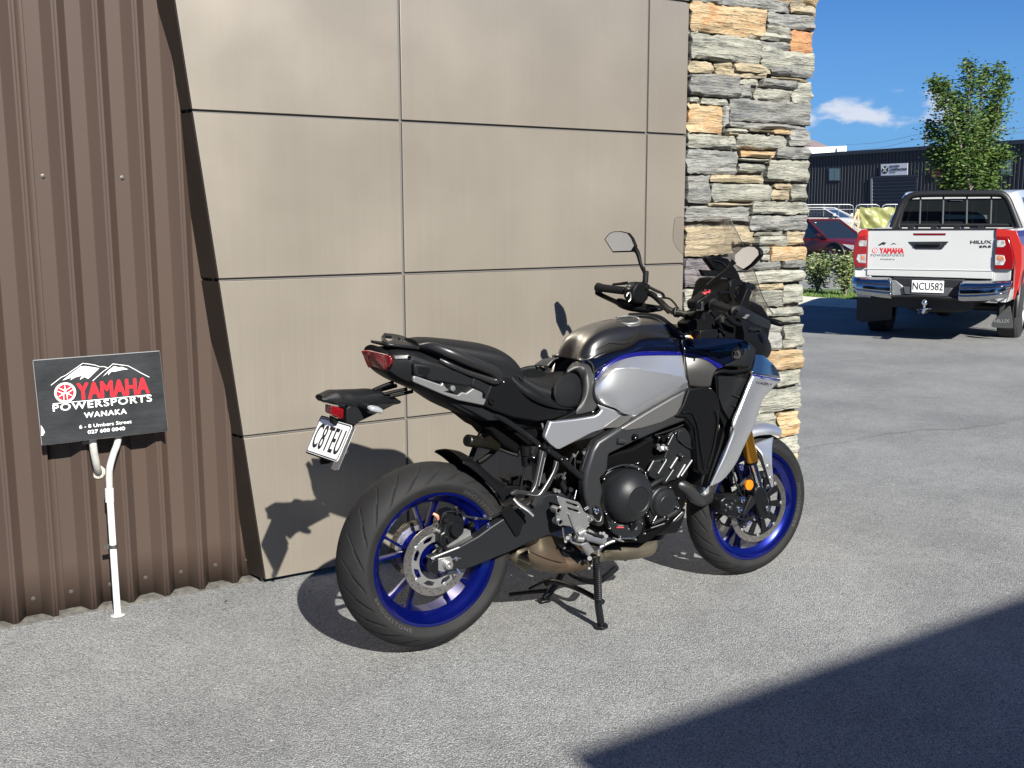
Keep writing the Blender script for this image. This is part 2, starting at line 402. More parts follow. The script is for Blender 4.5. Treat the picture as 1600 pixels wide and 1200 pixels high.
# ------------------------------------------------------------------ champagne panels
def panel_mat():
    m = mat('champagne_panel', (.285, .252, .206), .34, metal=.45, nscale=1, base2=(.276, .244, .199), bump=.004, bscale=.05, coat=.25, coatr=.25)
    t = m.node_tree; l = t.links; b = t.nodes['Principled BSDF']
    nn = [x for x in t.nodes if x.type == 'TEX_NOISE'][0]; mp_ = [x for x in t.nodes if x.type == 'MAPPING'][0]
    mp_.inputs['Scale'].default_value = (38, 38, .9); nn.inputs['Detail'].default_value = 6
    # weather streaks and blotches
    n2 = t.nodes.new('ShaderNodeTexNoise'); n2.inputs['Scale'].default_value = 1.6; n2.inputs['Detail'].default_value = 5
    tcn = [x for x in t.nodes if x.type == 'TEX_COORD'][0]; l.new(tcn.outputs['Object'], n2.inputs['Vector'])
    r = t.nodes.new('ShaderNodeMapRange'); r.inputs['From Min'].default_value = .3; r.inputs['From Max'].default_value = .7; r.inputs['To Min'].default_value = .27; r.inputs['To Max'].default_value = .42
    l.new(n2.outputs['Fac'], r.inputs['Value']); l.new(r.outputs[0], b.inputs['Roughness'])
    old = b.inputs['Base Color'].links[0].from_socket
    mm = t.nodes.new('ShaderNodeMix'); mm.data_type = 'RGBA'; mm.blend_type = 'MULTIPLY'; mm.inputs['Factor'].default_value = 1
    r3 = t.nodes.new('ShaderNodeMapRange'); r3.inputs['From Min'].default_value = .35; r3.inputs['From Max'].default_value = .7; r3.inputs['To Min'].default_value = .95; r3.inputs['To Max'].default_value = 1.02
    l.new(n2.outputs['Fac'], r3.inputs['Value']); cb = t.nodes.new('ShaderNodeCombineColor')
    for i in range(3): l.new(r3.outputs[0], cb.inputs[i])
    l.new(old, mm.inputs['A']); l.new(cb.outputs[0], mm.inputs['B'])
    # fine dry vertical streaks washed into the lower sheets
    mp2 = t.nodes.new('ShaderNodeMapping'); mp2.inputs['Scale'].default_value = (120, 120, 1.6); l.new(tcn.outputs['Object'], mp2.inputs[0])
    n4 = t.nodes.new('ShaderNodeTexNoise'); n4.inputs['Scale'].default_value = 1; n4.inputs['Detail'].default_value = 3; l.new(mp2.outputs[0], n4.inputs['Vector'])
    sz = t.nodes.new('ShaderNodeSeparateXYZ'); l.new(tcn.outputs['Object'], sz.inputs[0])
    mz = t.nodes.new('ShaderNodeMapRange'); mz.inputs['From Min'].default_value = 2.2; mz.inputs['From Max'].default_value = .2; l.new(sz.outputs['Z'], mz.inputs['Value'])
    rs = t.nodes.new('ShaderNodeMapRange'); rs.inputs['From Min'].default_value = .52; rs.inputs['From Max'].default_value = .75; rs.inputs['To Max'].default_value = .2; l.new(n4.outputs['Fac'], rs.inputs['Value'])
    mu = t.nodes.new('ShaderNodeMath'); mu.operation = 'MULTIPLY'; l.new(mz.outputs[0], mu.inputs[0]); l.new(rs.outputs[0], mu.inputs[1])
    m3 = t.nodes.new('ShaderNodeMix'); m3.data_type = 'RGBA'; m3.inputs['B'].default_value = (.40, .37, .315, 1); l.new(mm.outputs['Result'], m3.inputs['A']); l.new(mu.outputs[0], m3.inputs['Factor'])
    l.new(m3.outputs['Result'], b.inputs['Base Color'])
    return m
M_panel = panel_mat()
M_trim = mat('bronze_trim', (.026, .020, .016), .5, spec=.15, nscale=6, namt=.2)
M_joint = mat('joint_black', (.02, .02, .02), .7)
M_seal = mat('joint_sealant_grey', (.10, .095, .088), .6)
pw = empty('panel_wall', (.7, .94, 0)); tag(pw, 'flat champagne metal panel facade with dark joints behind the motorcycle', 'wall')
def ppt(x, y, z): return (x - .7, y - .94, z)
def xl(z): return -.245 - .1107 * z
zr = [.014, .619, 1.241, 1.868, 2.492, 3.116, 3.74]; xc = [None, .402, 1.706, 1.952]; J = .0062
for i in range(6):
    z0, z1 = zr[i] + J, zr[i + 1] - J
    for j in range(3):
        xa0 = xl(z0) if j == 0 else xc[j] + J; xa1 = xl(z1) if j == 0 else xc[j] + J
        xb = xc[j + 1] - (J if j < 2 else 0)
        bm = bmesh.new(); dy = random.uniform(-.0006, .0006)
        b_plate(bm, [ppt(xa0, .94 + dy, z0), ppt(xb, .94 + dy, z0), ppt(xb, .94 + dy, z1), ppt(xa1, .94 + dy, z1)], (0, .02, 0))
        o = finish('panel', bm, M_panel, pw, 0); mods_bevel(o, .0018, 2)
    bm = bmesh.new()
    b_plate(bm, [ppt(xl(z0) - .003, .9415, z0), ppt(xl(z1) - .003, .9415, z1), ppt(xl(z1) - .046, 1.10, z1), ppt(xl(z0) - .046, 1.10, z0)], (-.002, 0, 0))
    finish('side_trim', bm, M_trim, pw, 0)
bm = bmesh.new()
b_plate(bm, [ppt(xl(.03) + .004, .958, .03), ppt(1.95, .958, .03), ppt(1.95, .958, 3.73), ppt(xl(3.73) + .004, .958, 3.73)], (0, .12, 0))
finish('backing', bm, M_joint, pw, 0)
bm = bmesh.new()
for k in (1, 2): b_box(bm, ppt(xc[k], .9535, 1.87), (.010, .008, 3.7))
for z in zr[1:-1]: b_box(bm, ppt((xl(z) + 1.95) / 2, .9545, z), (1.95 - xl(z) - .004, .006, .010))
finish('joint_sealant', bm, M_seal, pw, 0)

# ------------------------------------------------------------------ stacked schist pier
def stone_mat(name, a, b2, c3, seed):
    m = D.materials.new(name); m.use_nodes = True; t = m.node_tree; b = t.nodes['Principled BSDF']; l = t.links
    co = t.nodes.new('ShaderNodeTexCoord'); inf = t.nodes.new('ShaderNodeObjectInfo')
    ad = t.nodes.new('ShaderNodeVectorMath'); ad.operation = 'ADD'; l.new(co.outputs['Object'], ad.inputs[0])
    cb = t.nodes.new('ShaderNodeCombineXYZ'); mu = t.nodes.new('ShaderNodeMath'); mu.operation = 'MULTIPLY'; mu.inputs[1].default_value = 37; l.new(inf.outputs['Random'], mu.inputs[0])
    for i in range(3): l.new(mu.outputs[0], cb.inputs[i])
    l.new(cb.outputs[0], ad.inputs[1])
    def nz(sc, s, d=6, r=.6, dist=0):
        mp_ = t.nodes.new('ShaderNodeMapping'); mp_.inputs['Scale'].default_value = sc; l.new(ad.outputs[0], mp_.inputs[0])
        n = t.nodes.new('ShaderNodeTexNoise'); n.inputs['Scale'].default_value = s; n.inputs['Detail'].default_value = d; n.inputs['Roughness'].default_value = r; n.inputs['Distortion'].default_value = dist; l.new(mp_.outputs[0], n.inputs['Vector']); return n.outputs['Fac']
    def mr(v, a_, b_, c=0, d=1):
        n = t.nodes.new('ShaderNodeMapRange'); n.inputs['From Min'].default_value = a_; n.inputs['From Max'].default_value = b_; n.inputs['To Min'].default_value = c; n.inputs['To Max'].default_value = d; l.new(v, n.inputs['Value']); return n.outputs[0]
    def mix(f, A_, B_):
        n = t.nodes.new('ShaderNodeMix'); n.data_type = 'RGBA'; l.new(f, n.inputs['Factor'])
        for k, v in (('A', A_), ('B', B_)):
            if isinstance(v, tuple): n.inputs[k].default_value = (*v, 1)
            else: l.new(v, n.inputs[k])
        return n.outputs['Result']
    layer = nz((4, 4, 34), 1.6, 7, .62, .6); blot = nz((9, 9, 14), 1.0, 5, .6, .4); fine = nz((30, 30, 160), 1, 4, .6)
    c = mix(mr(layer, .36, .64), a, b2); c = mix(mr(blot, .50, .70), c, c3)
    c = mix(mr(fine, .28, .44, .75, 0), c, tuple(x * .3 for x in a)); c = mix(mr(nz((2.5, 2.5, 30), 1.3, 7, .65, 1.2), .37, .43, .7, 0), c, tuple(x * .45 for x in a))
    c = mix(mr(nz((3, 3, 26), 2.6, 6, .6, 1.0), .66, .72, 0, .6), c, (.62, .60, .55))
    hs_ = t.nodes.new('ShaderNodeHueSaturation'); l.new(c, hs_.inputs['Color'])
    l.new(mr(inf.outputs['Random'], 0, 1, .78, 1.18), hs_.inputs['Value'])
    l.new(hs_.outputs[0], b.inputs['Base Color']); b.inputs['Roughness'].default_value = .78
    bp = t.nodes.new('ShaderNodeBump'); bp.inputs['Distance'].default_value = .022; bp.inputs['Strength'].default_value = 1
    a2 = t.nodes.new('ShaderNodeMath'); a2.operation = 'ADD'; l.new(layer, a2.inputs[0]); m2 = t.nodes.new('ShaderNodeMath'); m2.operation = 'MULTIPLY'; m2.inputs[1].default_value = .35; l.new(fine, m2.inputs[0]); l.new(m2.outputs[0], a2.inputs[1])
    l.new(a2.outputs[0], bp.inputs['Height']); l.new(bp.outputs[0], b.inputs['Normal'])
    return m
SM = {'g': stone_mat('schist_grey', (.16, .16, .15), (.29, .285, .255), (.125, .135, .14), 1),
      'l': stone_mat('schist_pale', (.22, .218, .18), (.38, .37, .305), (.17, .18, .155), 2),
      't': stone_mat('schist_tan', (.28, .225, .14), (.40, .335, .22), (.22, .20, .155), 3),
      'o': stone_mat('schist_orange', (.36, .24, .12), (.46, .36, .22), (.38, .20, .08), 4),
      'b': stone_mat('schist_rust', (.33, .16, .07), (.42, .22, .10), (.26, .12, .06), 5),
      'p': stone_mat('schist_purple', (.13, .12, .13), (.21, .19, .20), (.19, .14, .11), 6)}
pier = empty('stone_pier', (2.39, .92, 0)); tag(pier, 'pier of stacked grey and tan schist stones at the building corner', 'pier')
def stone(x0, x1, z0, z1, c, y=None):
    """one split-faced stone; x,z extents in metres on the pier front"""
    w_, h_ = x1 - x0, z1 - z0
    if w_ < .012 or h_ < .006: return
    nx = max(4, min(18, int(w_ / .024))); nz_ = max(2, min(8, int(h_ / .013)))
    sd = random.uniform(0, 900); proud = random.uniform(-.016, .010) if y is None else y
    bm = bmesh.new(); g = []
    tl = random.uniform(-.16, .16) * h_; tr = random.uniform(-.16, .16) * h_
    for i in range(nx + 1):
        col = []
        for j in range(nz_ + 1):
            u, v = i / nx, j / nz_
            eu = min(u, 1 - u) * w_; ev = min(v, 1 - v) * h_
            x = x0 + u * w_; z = z0 + v * h_ + (v - .5) * 0 
            z += (tl * (1 - u) + tr * u) * (v - .5) * .6 + .007 * mnoise.noise(Vector((x * 6 + sd, 7, j * .4)))
            if i in (0, nx): x += (1 if i == 0 else -1) * (-.001 + .020 * abs(mnoise.noise(Vector((sd, v * 3.5, i)))) + (.012 if j in (0, nz_) else 0) * random.random())
            if j in (0, nz_): z += (1 if j == 0 else -1) * (-.0008 + min(.014, .20 * h_) * abs(mnoise.noise(Vector((u * w_ * 20, sd, j)))))
            yy = .92 - proud + .018 * mnoise.noise(Vector((x * 6 + sd, z * 30, 0))) + .010 * mnoise.noise(Vector((x * 22 + sd, z * 80, 4)))
            if i in (0, nx) or j in (0, nz_): yy += .008 + .006 * random.random()
            col.append(bm.verts.new((x - 2.39, yy - .92, z)))
        g.append(col)
    for i in range(nx):
        for j in range(nz_): bm.faces.new((g[i][j], g[i + 1][j], g[i + 1][j + 1], g[i][j + 1]))
    ring_ = [g[i][0] for i in range(nx + 1)] + [g[nx][j] for j in range(1, nz_ + 1)] + [g[i][nz_] for i in range(nx - 1, -1, -1)] + [g[0][j] for j in range(nz_ - 1, 0, -1)]
    cx, cz = (x0 + x1) / 2 - 2.39, (z0 + z1) / 2
    bk = [bm.verts.new((cx + (v.co.x - cx) * .985, .075, cz + (v.co.z - cz) * .96)) for v in ring_]
    for i in range(len(ring_)):
        k = (i + 1) % len(ring_); bm.faces.new((ring_[i], ring_[k], bk[k], bk[i]))
    finish('stone', bm, SM[c], pier, 42)
s3 = [(130,-20,310,12,'g'),(310,-20,660,50,'g'),(660,-15,795,75,'t'),(130,20,545,185,'o'),(545,65,790,150,'g'),(135,155,190,180,'l'),(537,132,662,178,'l'),(438,184,493,203,'l'),(495,174,665,212,'l'),(667,150,785,282,'b'),(497,212,665,260,'g'),(137,183,500,325,'l'),(505,258,784,368,'l'),(122,308,265,380,'t'),(267,318,365,352,'t'),(367,327,555,380,'t'),(275,356,545,400,'t'),(555,352,770,402,'g'),(560,404,745,420,'t'),(122,382,395,508,'g'),(397,405,512,440,'l'),(397,443,470,510,'g'),(514,412,695,460,'g'),(475,462,668,530,'l'),(672,420,777,545,'l'),(122,506,185,530,'l'),(190,512,325,545,'l'),(120,535,305,690,'o'),(338,520,772,642,'g'),(340,644,745,672,'g'),(306,550,336,655,'g'),(322,672,438,690,'l'),(440,675,568,686,'t'),(572,675,685,698,'o'),(118,697,375,775,'l'),(336,690,400,708,'t'),(382,690,648,782,'l'),(652,680,768,760,'g'),(585,762,765,828,'g'),(110,780,390,908,'g'),(388,787,578,820,'o'),(387,826,540,840,'l'),(392,843,535,902,'l'),(542,830,758,952,'l'),(247,910,525,952,'t'),(106,912,243,1062,'g'),(247,956,560,1055,'l'),(577,956,672,985,'t'),(566,988,662,1042,'t'),(672,957,755,1045,'l'),(222,1058,455,1075,'t'),(104,1066,452,1158,'g'),(458,1048,747,1120,'l'),(445,1122,745,1200,'g')]
s4 = [(98,5,352,165,'t'),(356,5,465,108,'t'),(442,-2,720,34,'l'),(468,38,618,60,'l'),(470,62,622,112,'l'),(625,36,720,106,'t'),(470,114,535,150,'l'),(538,112,716,188,'o'),(482,154,535,186,'l'),(98,170,345,320,'p'),(348,190,600,234,'g'),(603,182,720,218,'g'),(348,236,712,300,'l'),(460,303,602,332,'t'),(95,325,278,462,'l'),(283,303,456,395,'l'),(459,336,602,418,'l'),(606,303,710,405,'l'),(283,400,515,468,'g'),(518,422,704,468,'l'),(283,472,520,505,'l'),(524,471,706,504,'l'),(95,466,279,560,'t'),(283,510,517,640,'l'),(520,508,598,640,'g'),(602,508,706,638,'l'),(94,565,279,660,'g'),(283,645,510,745,'g'),(514,644,702,742,'o'),(94,664,279,760,'l'),(283,750,478,828,'t'),(482,748,566,826,'l'),(570,746,694,822,'l'),(94,765,279,865,'g'),(283,832,470,955,'l'),(474,832,692,953,'l'),(94,870,279,1000,'t'),(283,960,440,1072,'g'),(444,960,568,1072,'l'),(572,952,690,1076,'o'),(94,1005,279,1120,'l'),(283,1078,420,1180,'t'),(424,1080,575,1200,'l'),(580,1080,690,1200,'l')]
for lst, oy, sc_ in ((s3, 0, 867 / 260), (s4, 350, 843 / 260)):
    for x0, y0, x1, y1, c in lst:
        ym = oy + (y0 + y1) / 2 / sc_; xm = 1040 + (x0 + x1) / 2 / sc_
        A_ = P(1040 + x0 / sc_, ym, .92); B_ = P(1040 + x1 / sc_, ym, .92); T_ = P(xm, oy + y0 / sc_, .92); U_ = P(xm, oy + y1 / sc_, .92)
        stone(max(A_.x, 1.957), min(B_.x, 2.84), U_.z + .001, T_.z - .001, c)
z = P(1150, 350 + 1180 / (843 / 260), .92).z
zb = z
while zb > .02:
    h_ = min(random.uniform(.06, .12), zb - .0); x = 1.957
    while x < 2.80:
        w_ = random.uniform(.14, .4)
        if 2.835 - (x + w_) < .1: w_ = 2.835 - x
        stone(x, x + w_ - .006, max(zb - h_, 0.001), zb - .006, random.choice('gllltgo')); x += w_
    zb -= h_
zt = P(1150, -5, .92).z + .01
while zt < 3.7:
    h_ = random.uniform(.06, .15); x = 1.957
    while x < 2.80:
        w_ = random.uniform(.16, .4)
        if 2.835 - (x + w_) < .1: w_ = 2.835 - x
        stone(x, x + w_ - .006, zt, zt + h_ - .006, random.choice('gllltgo')); x += w_
    zt += h_
bm = bmesh.new(); b_box(bm, (0.002, .36, 1.86), (.845, .62, 3.7)); finish('mortar_core', bm, mat('mortar', (.12, .11, .095), .95, nscale=40, namt=.5), pier, 0)

# ------------------------------------------------------------------ sign board and conduit
def text_fit(name, s, pl, pr, height, up, m, parent, ext=.0006, bold=0., lift=(0, 0, 0), space=1.0):
    """letters whose baseline runs from pl to pr, capitals 'height' tall; pl/pr/up in the parent's frame"""
    pl = Vector(pl); pr = Vector(pr)
    cu = D.curves.new(name, 'FONT'); cu.body = s; cu.size = 1; cu.extrude = 0; cu.resolution_u = 4; cu.space_character = space
    o = D.objects.new(name, cu); COL.objects.link(o); bpy.context.view_layer.update()
    me = D.meshes.new_from_object(o); D.objects.remove(o); D.curves.remove(cu)
    xs = [v.co.x for v in me.vertices]; ys = [v.co.y for v in me.vertices]
    x0, x1 = min(xs), max(xs); y0, y1 = 0, max(ys)
    sx = (pr - pl).length / (x1 - x0); sy = height / y1
    mm = basis(pl + Vector(lift), pr - pl, up)
    for v in me.vertices:
        v.co = mm @ Vector(((v.co.x - x0) * sx, v.co.y * sy, 0))
    me.materials.clear(); me.materials.append(m); me.name = name
    nv = (mm.to_3x3() @ Vector((0, 0, 1))).normalized() * ext
    bm = bmesh.new()
    xd_ = (mm.to_3x3() @ Vector((1, 0, 0))).normalized(); yd_ = (mm.to_3x3() @ Vector((0, 1, 0))).normalized(); bw = bold * height * 1.1
    for k, (dx, dy) in enumerate(((0, 0), (-1, 0), (1, 0), (0, -.7), (0, .7)) if bold else ((0, 0),)):     # heavier strokes: the same letter laid again a hair to each side
        b2 = bmesh.new(); b2.from_mesh(me); r = bmesh.ops.extrude_face_region(b2, geom=b2.faces[:])
        for v in [g for g in r['geom'] if isinstance(g, bmesh.types.BMVert)]: v.co += nv * (1 + k * .12)
        for v in b2.verts: v.co += (xd_ * dx + yd_ * dy) * bw
        t_ = D.meshes.new('t'); b2.to_mesh(t_); b2.free(); bm.from_mesh(t_); D.meshes.remove(t_)
    bm.to_mesh(me); bm.free()
    return link(D.objects.new(name, me), parent)
SY = .930
M_sgn = mat('sign_black_vinyl', (.010, .0115, .013), .42, spec=.3, nscale=7, base2=(.024, .026, .028), stretch=(1, 1, 2.4), bump=.0012, bscale=18, rvar=.25)
M_wht = mat('white_print', (.78, .78, .76), .5); M_red = mat('red_print', (.58, .02, .03), .6, spec=.2)
sg = empty('sign_board', (-.82, SY, .66)); tag(sg, 'black sign board with white mountains and red lettering on the ribbed wall', 'sign')
def sgp(x, y, dy=0): 
    v = P(40 + x / 6.957, 540 + y / 6.957, SY); return Vector((v.x + .82, dy, v.z - .66))
bm = bmesh.new(); b_plate(bm, [sgp(85, 165), sgp(1457, 62), sgp(1547, 925), sgp(182, 1083)], (0, .009, 0))
o = finish('board', bm, M_sgn, sg, 0); mods_bevel(o, .001, 1)
M_alu = mat('raw_aluminium', (.62, .62, .60), .4, metal=.8)
bm = bmesh.new(); E_ = [sgp(85, 165), sgp(1457, 62), sgp(1547, 925), sgp(182, 1083)]
for i in range(4):
    a_, b_ = E_[i], E_[(i + 1) % 4]
    b_tube(bm, [a_ + Vector((0, .0045, 0)), b_ + Vector((0, .0045, 0))], .0022, 4, 1)
finish('edge_strip', bm, M_alu, sg, 0)
def emblem(name, c, ex, ez, r, m_ring, m_disc, parent, nrm, t=.0006):
    """round badge with three crossed forks; ex, ez unit in-plane vectors"""
    c = Vector(c); ex = Vector(ex); ez = Vector(ez); nrm = Vector(nrm)
    def pt(a, rr): return c + (ex * math.cos(a) + ez * math.sin(a)) * rr
    bm = bmesh.new(); n = 40
    if m_disc:
        vs = [bm.verts.new(pt(2 * math.pi * i / n, r * .84) + nrm * t * .5) for i in range(n)]; bm.faces.new(vs)
        finish(name + '_disc', bm, m_disc, parent, 0); bm = bmesh.new()
    for k, (ra, rb) in enumerate(((r * .8, r), (0.001, r * .13))):
        A_ = [bm.verts.new(pt(2 * math.pi * i / n, ra) + nrm * t) for i in range(n)]; B_ = [bm.verts.new(pt(2 * math.pi * i / n, rb) + nrm * t) for i in range(n)]
        for i in range(n): bm.faces.new((A_[i], A_[(i + 1) % n], B_[(i + 1) % n], B_[i]))
    for k in range(3):
        a = math.pi / 2 + k * 2 * math.pi / 3; d = ex * math.cos(a) + ez * math.sin(a); s_ = -ex * math.sin(a) + ez * math.cos(a)
        def bar(p, q, w0, w1):
            dd = (q - p).normalized(); ss = dd.cross(nrm).normalized()
            bm.faces.new([bm.verts.new(x + nrm * t * 1.1) for x in (p - ss * w0, q - ss * w1, q + ss * w1, p + ss * w0)])
        bar(c, c + d * r * .72, r * .075, r * .03)
        for sg_ in (-1, 1):
            bar(c + s_ * sg_ * r * .16 - d * r * .12, c + s_ * sg_ * r * .16 - d * r * .74, r * .055, r * .03)
    return finish(name, bm, m_ring, parent, 0)
cc = sgp(430, 510, -.0006); emblem('emblem', cc, (sgp(1345, 515) - sgp(610, 585)).normalized(), (0, 0, 1), .0365, M_wht, M_red, sg, (0, -1, 0))
UPS = (sgp(85, 165) - sgp(182, 1083)).normalized()
def st(s, x0, y0, x1, y1, h, m, bold, space=1.0):
    return text_fit('lettering', s, sgp(x0, y0), sgp(x1, y1), h, UPS, m, sg, .0004, bold, (0, -.0004, 0), space)
st('YAMAHA', 572, 588, 1340, 513, .0585, M_red, .045)
st('POWERSPORTS', 300, 716, 1372, 604, .0245, M_wht, .035, 1.15)
st('WANAKA', 640, 785, 1098, 738, .0185, M_wht, .045, 1.15)
st('6 - 8 Umbers Street', 585, 903, 1152, 842, .0125, M_wht, .02)
st('027 600 0040', 678, 958, 1080, 916, .0125, M_wht, .045)
def stroke(bm, pts, w_, dy=-.0008):
    vs = []
    for i, p in enumerate(pts):
        a_ = sgp(*pts[max(i - 1, 0)], dy); b_ = sgp(*pts[min(i + 1, len(pts) - 1)], dy); d = (b_ - a_).normalized(); s_ = Vector((-d.z, 0, d.x)) * w_ / 2
        q = sgp(*p, dy); vs.append((bm.verts.new(q + s_), bm.verts.new(q - s_)))
    for a_, b_ in zip(vs, vs[1:]): bm.faces.new((a_[0], b_[0], b_[1], a_[1]))
bm = bmesh.new()
stroke(bm, [(275, 430), (385, 345), (430, 325), (560, 235), (620, 192), (690, 200), (760, 213), (800, 228), (850, 228), (898, 243)], .0022)
stroke(bm, [(728, 383), (800, 318), (850, 275), (898, 243), (950, 197), (1040, 210), (1110, 218), (1190, 260), (1260, 300), (1345, 343)], .0022)
stroke(bm, [(295, 632), (1355, 533)], .0022)
for pts in ([(400, 378), (470, 320), (600, 225), (650, 222), (800, 246), (680, 362), (640, 340), (590, 372), (610, 325), (540, 345), (485, 375), (505, 345)],
            [(835, 340), (900, 270), (960, 222), (1010, 235), (1050, 232), (1115, 258), (1060, 262), (1000, 275), (960, 285), (935, 280), (895, 322), (905, 285)],
            [(165, 865), (185, 890), (210, 940), (190, 975), (170, 980), (172, 930)]):
    es = []; vs = [bm.verts.new(sgp(x, y, -.0007)) for x, y in pts]
    es = [bm.edges.new((vs[i], vs[(i + 1) % len(vs)])) for i in range(len(vs))]
    bmesh.ops.triangle_fill(bm, use_beauty=True, edges=es)
finish('mountain_print', bm, M_wht, sg, 0)
M_pvc = mat('white_pvc', (.70, .70, .67), .45, nscale=9, namt=.18, bump=.0003)
M_pvc2 = mat('grey_pvc', (.50, .49, .45), .7, nscale=30, namt=.3, bump=.0008)
cp = empty('conduit', (-.83, .93, 0)); tag(cp, 'white plastic conduit rising from the asphalt up behind the sign board', 'pipe')
def cpt(px, py, Y): v = P(px, py, Y); return Vector((v.x + .83, v.y - .93, v.z))
bm = bmesh.new(); b_tube(bm, [cpt(184, 962, .925), cpt(177, 860, .94), cpt(171, 765, .955)], .0125, 14, 4); finish('pipe', bm, M_pvc, cp, 50)
bm = bmesh.new(); b_tube(bm, [cpt(171, 770, .955), cpt(171, 735, .957), cpt(177, 710, .96), cpt(184, 690, .965), cpt(186, 660, .97)], .0125, 14, 5); finish('bend', bm, M_pvc2, cp, 50)
bm = bmesh.new(); b_tube(bm, [cpt(171.5, 784, .955), cpt(170.7, 763, .955)], .0155, 14, 1); finish('coupling', bm, M_pvc, cp, 50)
bm = bmesh.new(); b_lathe(bm, cpt(184, 962, .925) * 1, (0, 0, 1), [(0.001, .03), (.004, .026), (.006, .013)], 14); finish('base_flange', bm, M_pvc2, cp, 50)
bm = bmesh.new(); p = cpt(177, 853, .941); b_lathe(bm, p - Vector((0, 0, .008)), (0, 0, 1), [(0, .0135), (0, .0155), (.014, .0155), (.014, .0135)], 14); b_box(bm, p + Vector((-.022, .004, 0)), (.028, .004, .018)); finish('clip', bm, M_screw, cp, 40)
cq = empty('wall_conduit', (-.85, 1.05, .54)); tag(cq, 'short grey conduit stub entering the wall under the sign', 'pipe')
bm = bmesh.new(); f_ = lambda a, b_, Y: P(a, b_, Y) - Vector((-.85, 1.05, .54))
b_tube(bm, [f_(144, 672, .975), f_(146, 700, .975), f_(150, 722, .995), f_(153, 735, 1.03), f_(155, 742, 1.09)], .0135, 14, 5); finish('pipe', bm, M_pvc2, cq, 50)
bm = bmesh.new(); b_lathe(bm, f_(154, 738, 1.052), (0, -1, 0), [(0, .026), (.003, .022), (.004, .012)], 9); finish('sealant', bm, mat('old_sealant', (.45, .42, .36), .9, bump=.003, bscale=90), cq, 50)
bm = bmesh.new(); b_box(bm, f_(134, 691, .99), (.03, .02, .012)); finish('bracket', bm, M_screw, cq, 40)

# ------------------------------------------------------------------ building behind the camera (its shadow lies across the yard)
M_gw = mat('grey_cladding', (.32, .32, .31), .6, nscale=2, namt=.15)
ob = empty('opposite_building', (6.95, -10.04, 0), math.radians(1.4)); tag(ob, 'plain grey building behind the viewer that throws the dark shadow at lower right', 'building')
bm = bmesh.new(); b_box(bm, (.04, -.42, 2.05), (15.6, 7.0, 4.1)); finish('wall', bm, M_gw, ob, 0)
bm = bmesh.new(); b_box(bm, (.04, -.42, 4.13), (15.6, 7.0, .06)); finish('roof', bm, M_trim, ob, 0)
M_gls = mat('dark_window', (.02, .025, .03), .06, spec=.8)
for k in range(4):
    bm = bmesh.new(); b_box(bm, (-5.6 + 3.6 * k, 3.085, 1.5), (2.2, .03, 1.6)); finish('window', bm, M_gls, ob, 0)
# ------------------------------------------------------------------ motorcycle
z6 = frame(1000, 560, 988 / 280); zW = frame(1030, 320, 8); zX = frame(920, 420, 1569 / 170); zY = frame(700, 640, 7.5); zZ = frame(860, 750, 8); zV = frame(1000, 740, 1200 / 140)
K_pl = mat('black_plastic', (.0036, .0038, .0043), .5, spec=.12, bump=.00025, bscale=900)
K_pl2 = mat('charcoal_plastic', (.0078, .0083, .0092), .5, spec=.16, bump=.0003, bscale=800, nscale=6, namt=.12)
K_met = mat('black_painted_metal', (.0045, .005, .0058), .36, spec=.35)
K_frame = mat('dark_grey_frame', (.040, .041, .043), .36, metal=.5, spec=.3, nscale=5, namt=.1)
K_dalu = mat('dull_steel', (.14, .14, .14), .45, metal=.8)
K_grey2 = mat('matte_dark_grey_paint', (.085, .083, .079), .38, metal=.6, nscale=900, namt=.08)
K_void = mat('inner_shade_black', (.0016, .0016, .0018), .7, spec=.08)  # near-black: shade inside the seat, tail and engine is put into the colour
K_swing = mat('swingarm_grey', (.016, .017, .019), .38, metal=.35, spec=.35)
K_rail = mat('grab_rail_black', (.020, .020, .021), .34, metal=.3, spec=.5)
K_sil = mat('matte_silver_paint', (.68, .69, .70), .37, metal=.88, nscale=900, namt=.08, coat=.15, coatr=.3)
K_grey = mat('matte_warm_grey', (.24, .235, .225), .34, metal=.75, nscale=900, namt=.08, coat=.15, coatr=.3)
K_brown = mat('graphite_tank_paint', (.026, .0245, .0225), .28, metal=.6, coat=.8, coatr=.06)
K_navy = mat('gloss_black_blue_paint', (.002, .003, .009), .12, spec=.35, coat=.7, coatr=.03)
K_blue = mat('blue_stripe', (.004, .004, .10), .25, coat=.6)
K_rim = mat('blue_rim_paint', (.002, .007, .145), .28, metal=.72, coat=.8, coatr=.06)
K_rub = mat('tyre_rubber', (.012, .012, .0125), .7, spec=.2, nscale=14, base2=(.017, .0165, .0165), bump=.0002, bscale=500)
K_side = mat('tyre_sidewall_mark', (.04, .039, .036), .8)
K_seat = mat('seat_vinyl', (.0075, .008, .009), .6, spec=.2, bump=.0006, bscale=420)
K_seat2 = mat('seat_side_vinyl', (.0050, .0055, .0062), .52, spec=.2, bump=.0004, bscale=300)
K_eng = mat('engine_crystal_grey', (.014, .0148, .016), .42, metal=.3, spec=.3, bump=.0003, bscale=500)
K_eng2 = mat('engine_black', (.0035, .0038, .0042), .4, spec=.22)
K_alu = mat('cast_aluminium', (.36, .36, .355), .42, metal=.8, nscale=12, namt=.2, bump=.0002, bscale=200)
K_bolt = mat('bolt_steel', (.46, .46, .45), .25, metal=1.)
K_chr = mat('chrome', (.75, .75, .76), .08, metal=1.)
K_disc = mat('brake_disc_steel', (.42, .40, .37), .34, metal=.95, nscale=60, namt=.25, stretch=(1, 6, 1))
K_gold = mat('gold_fork_tube', (.72, .34, .045), .24, metal=.95)
K_exh = mat('heat_tinted_steel', (.22, .145, .10), .38, metal=.85, nscale=7, base2=(.13, .105, .07), rvar=.15)
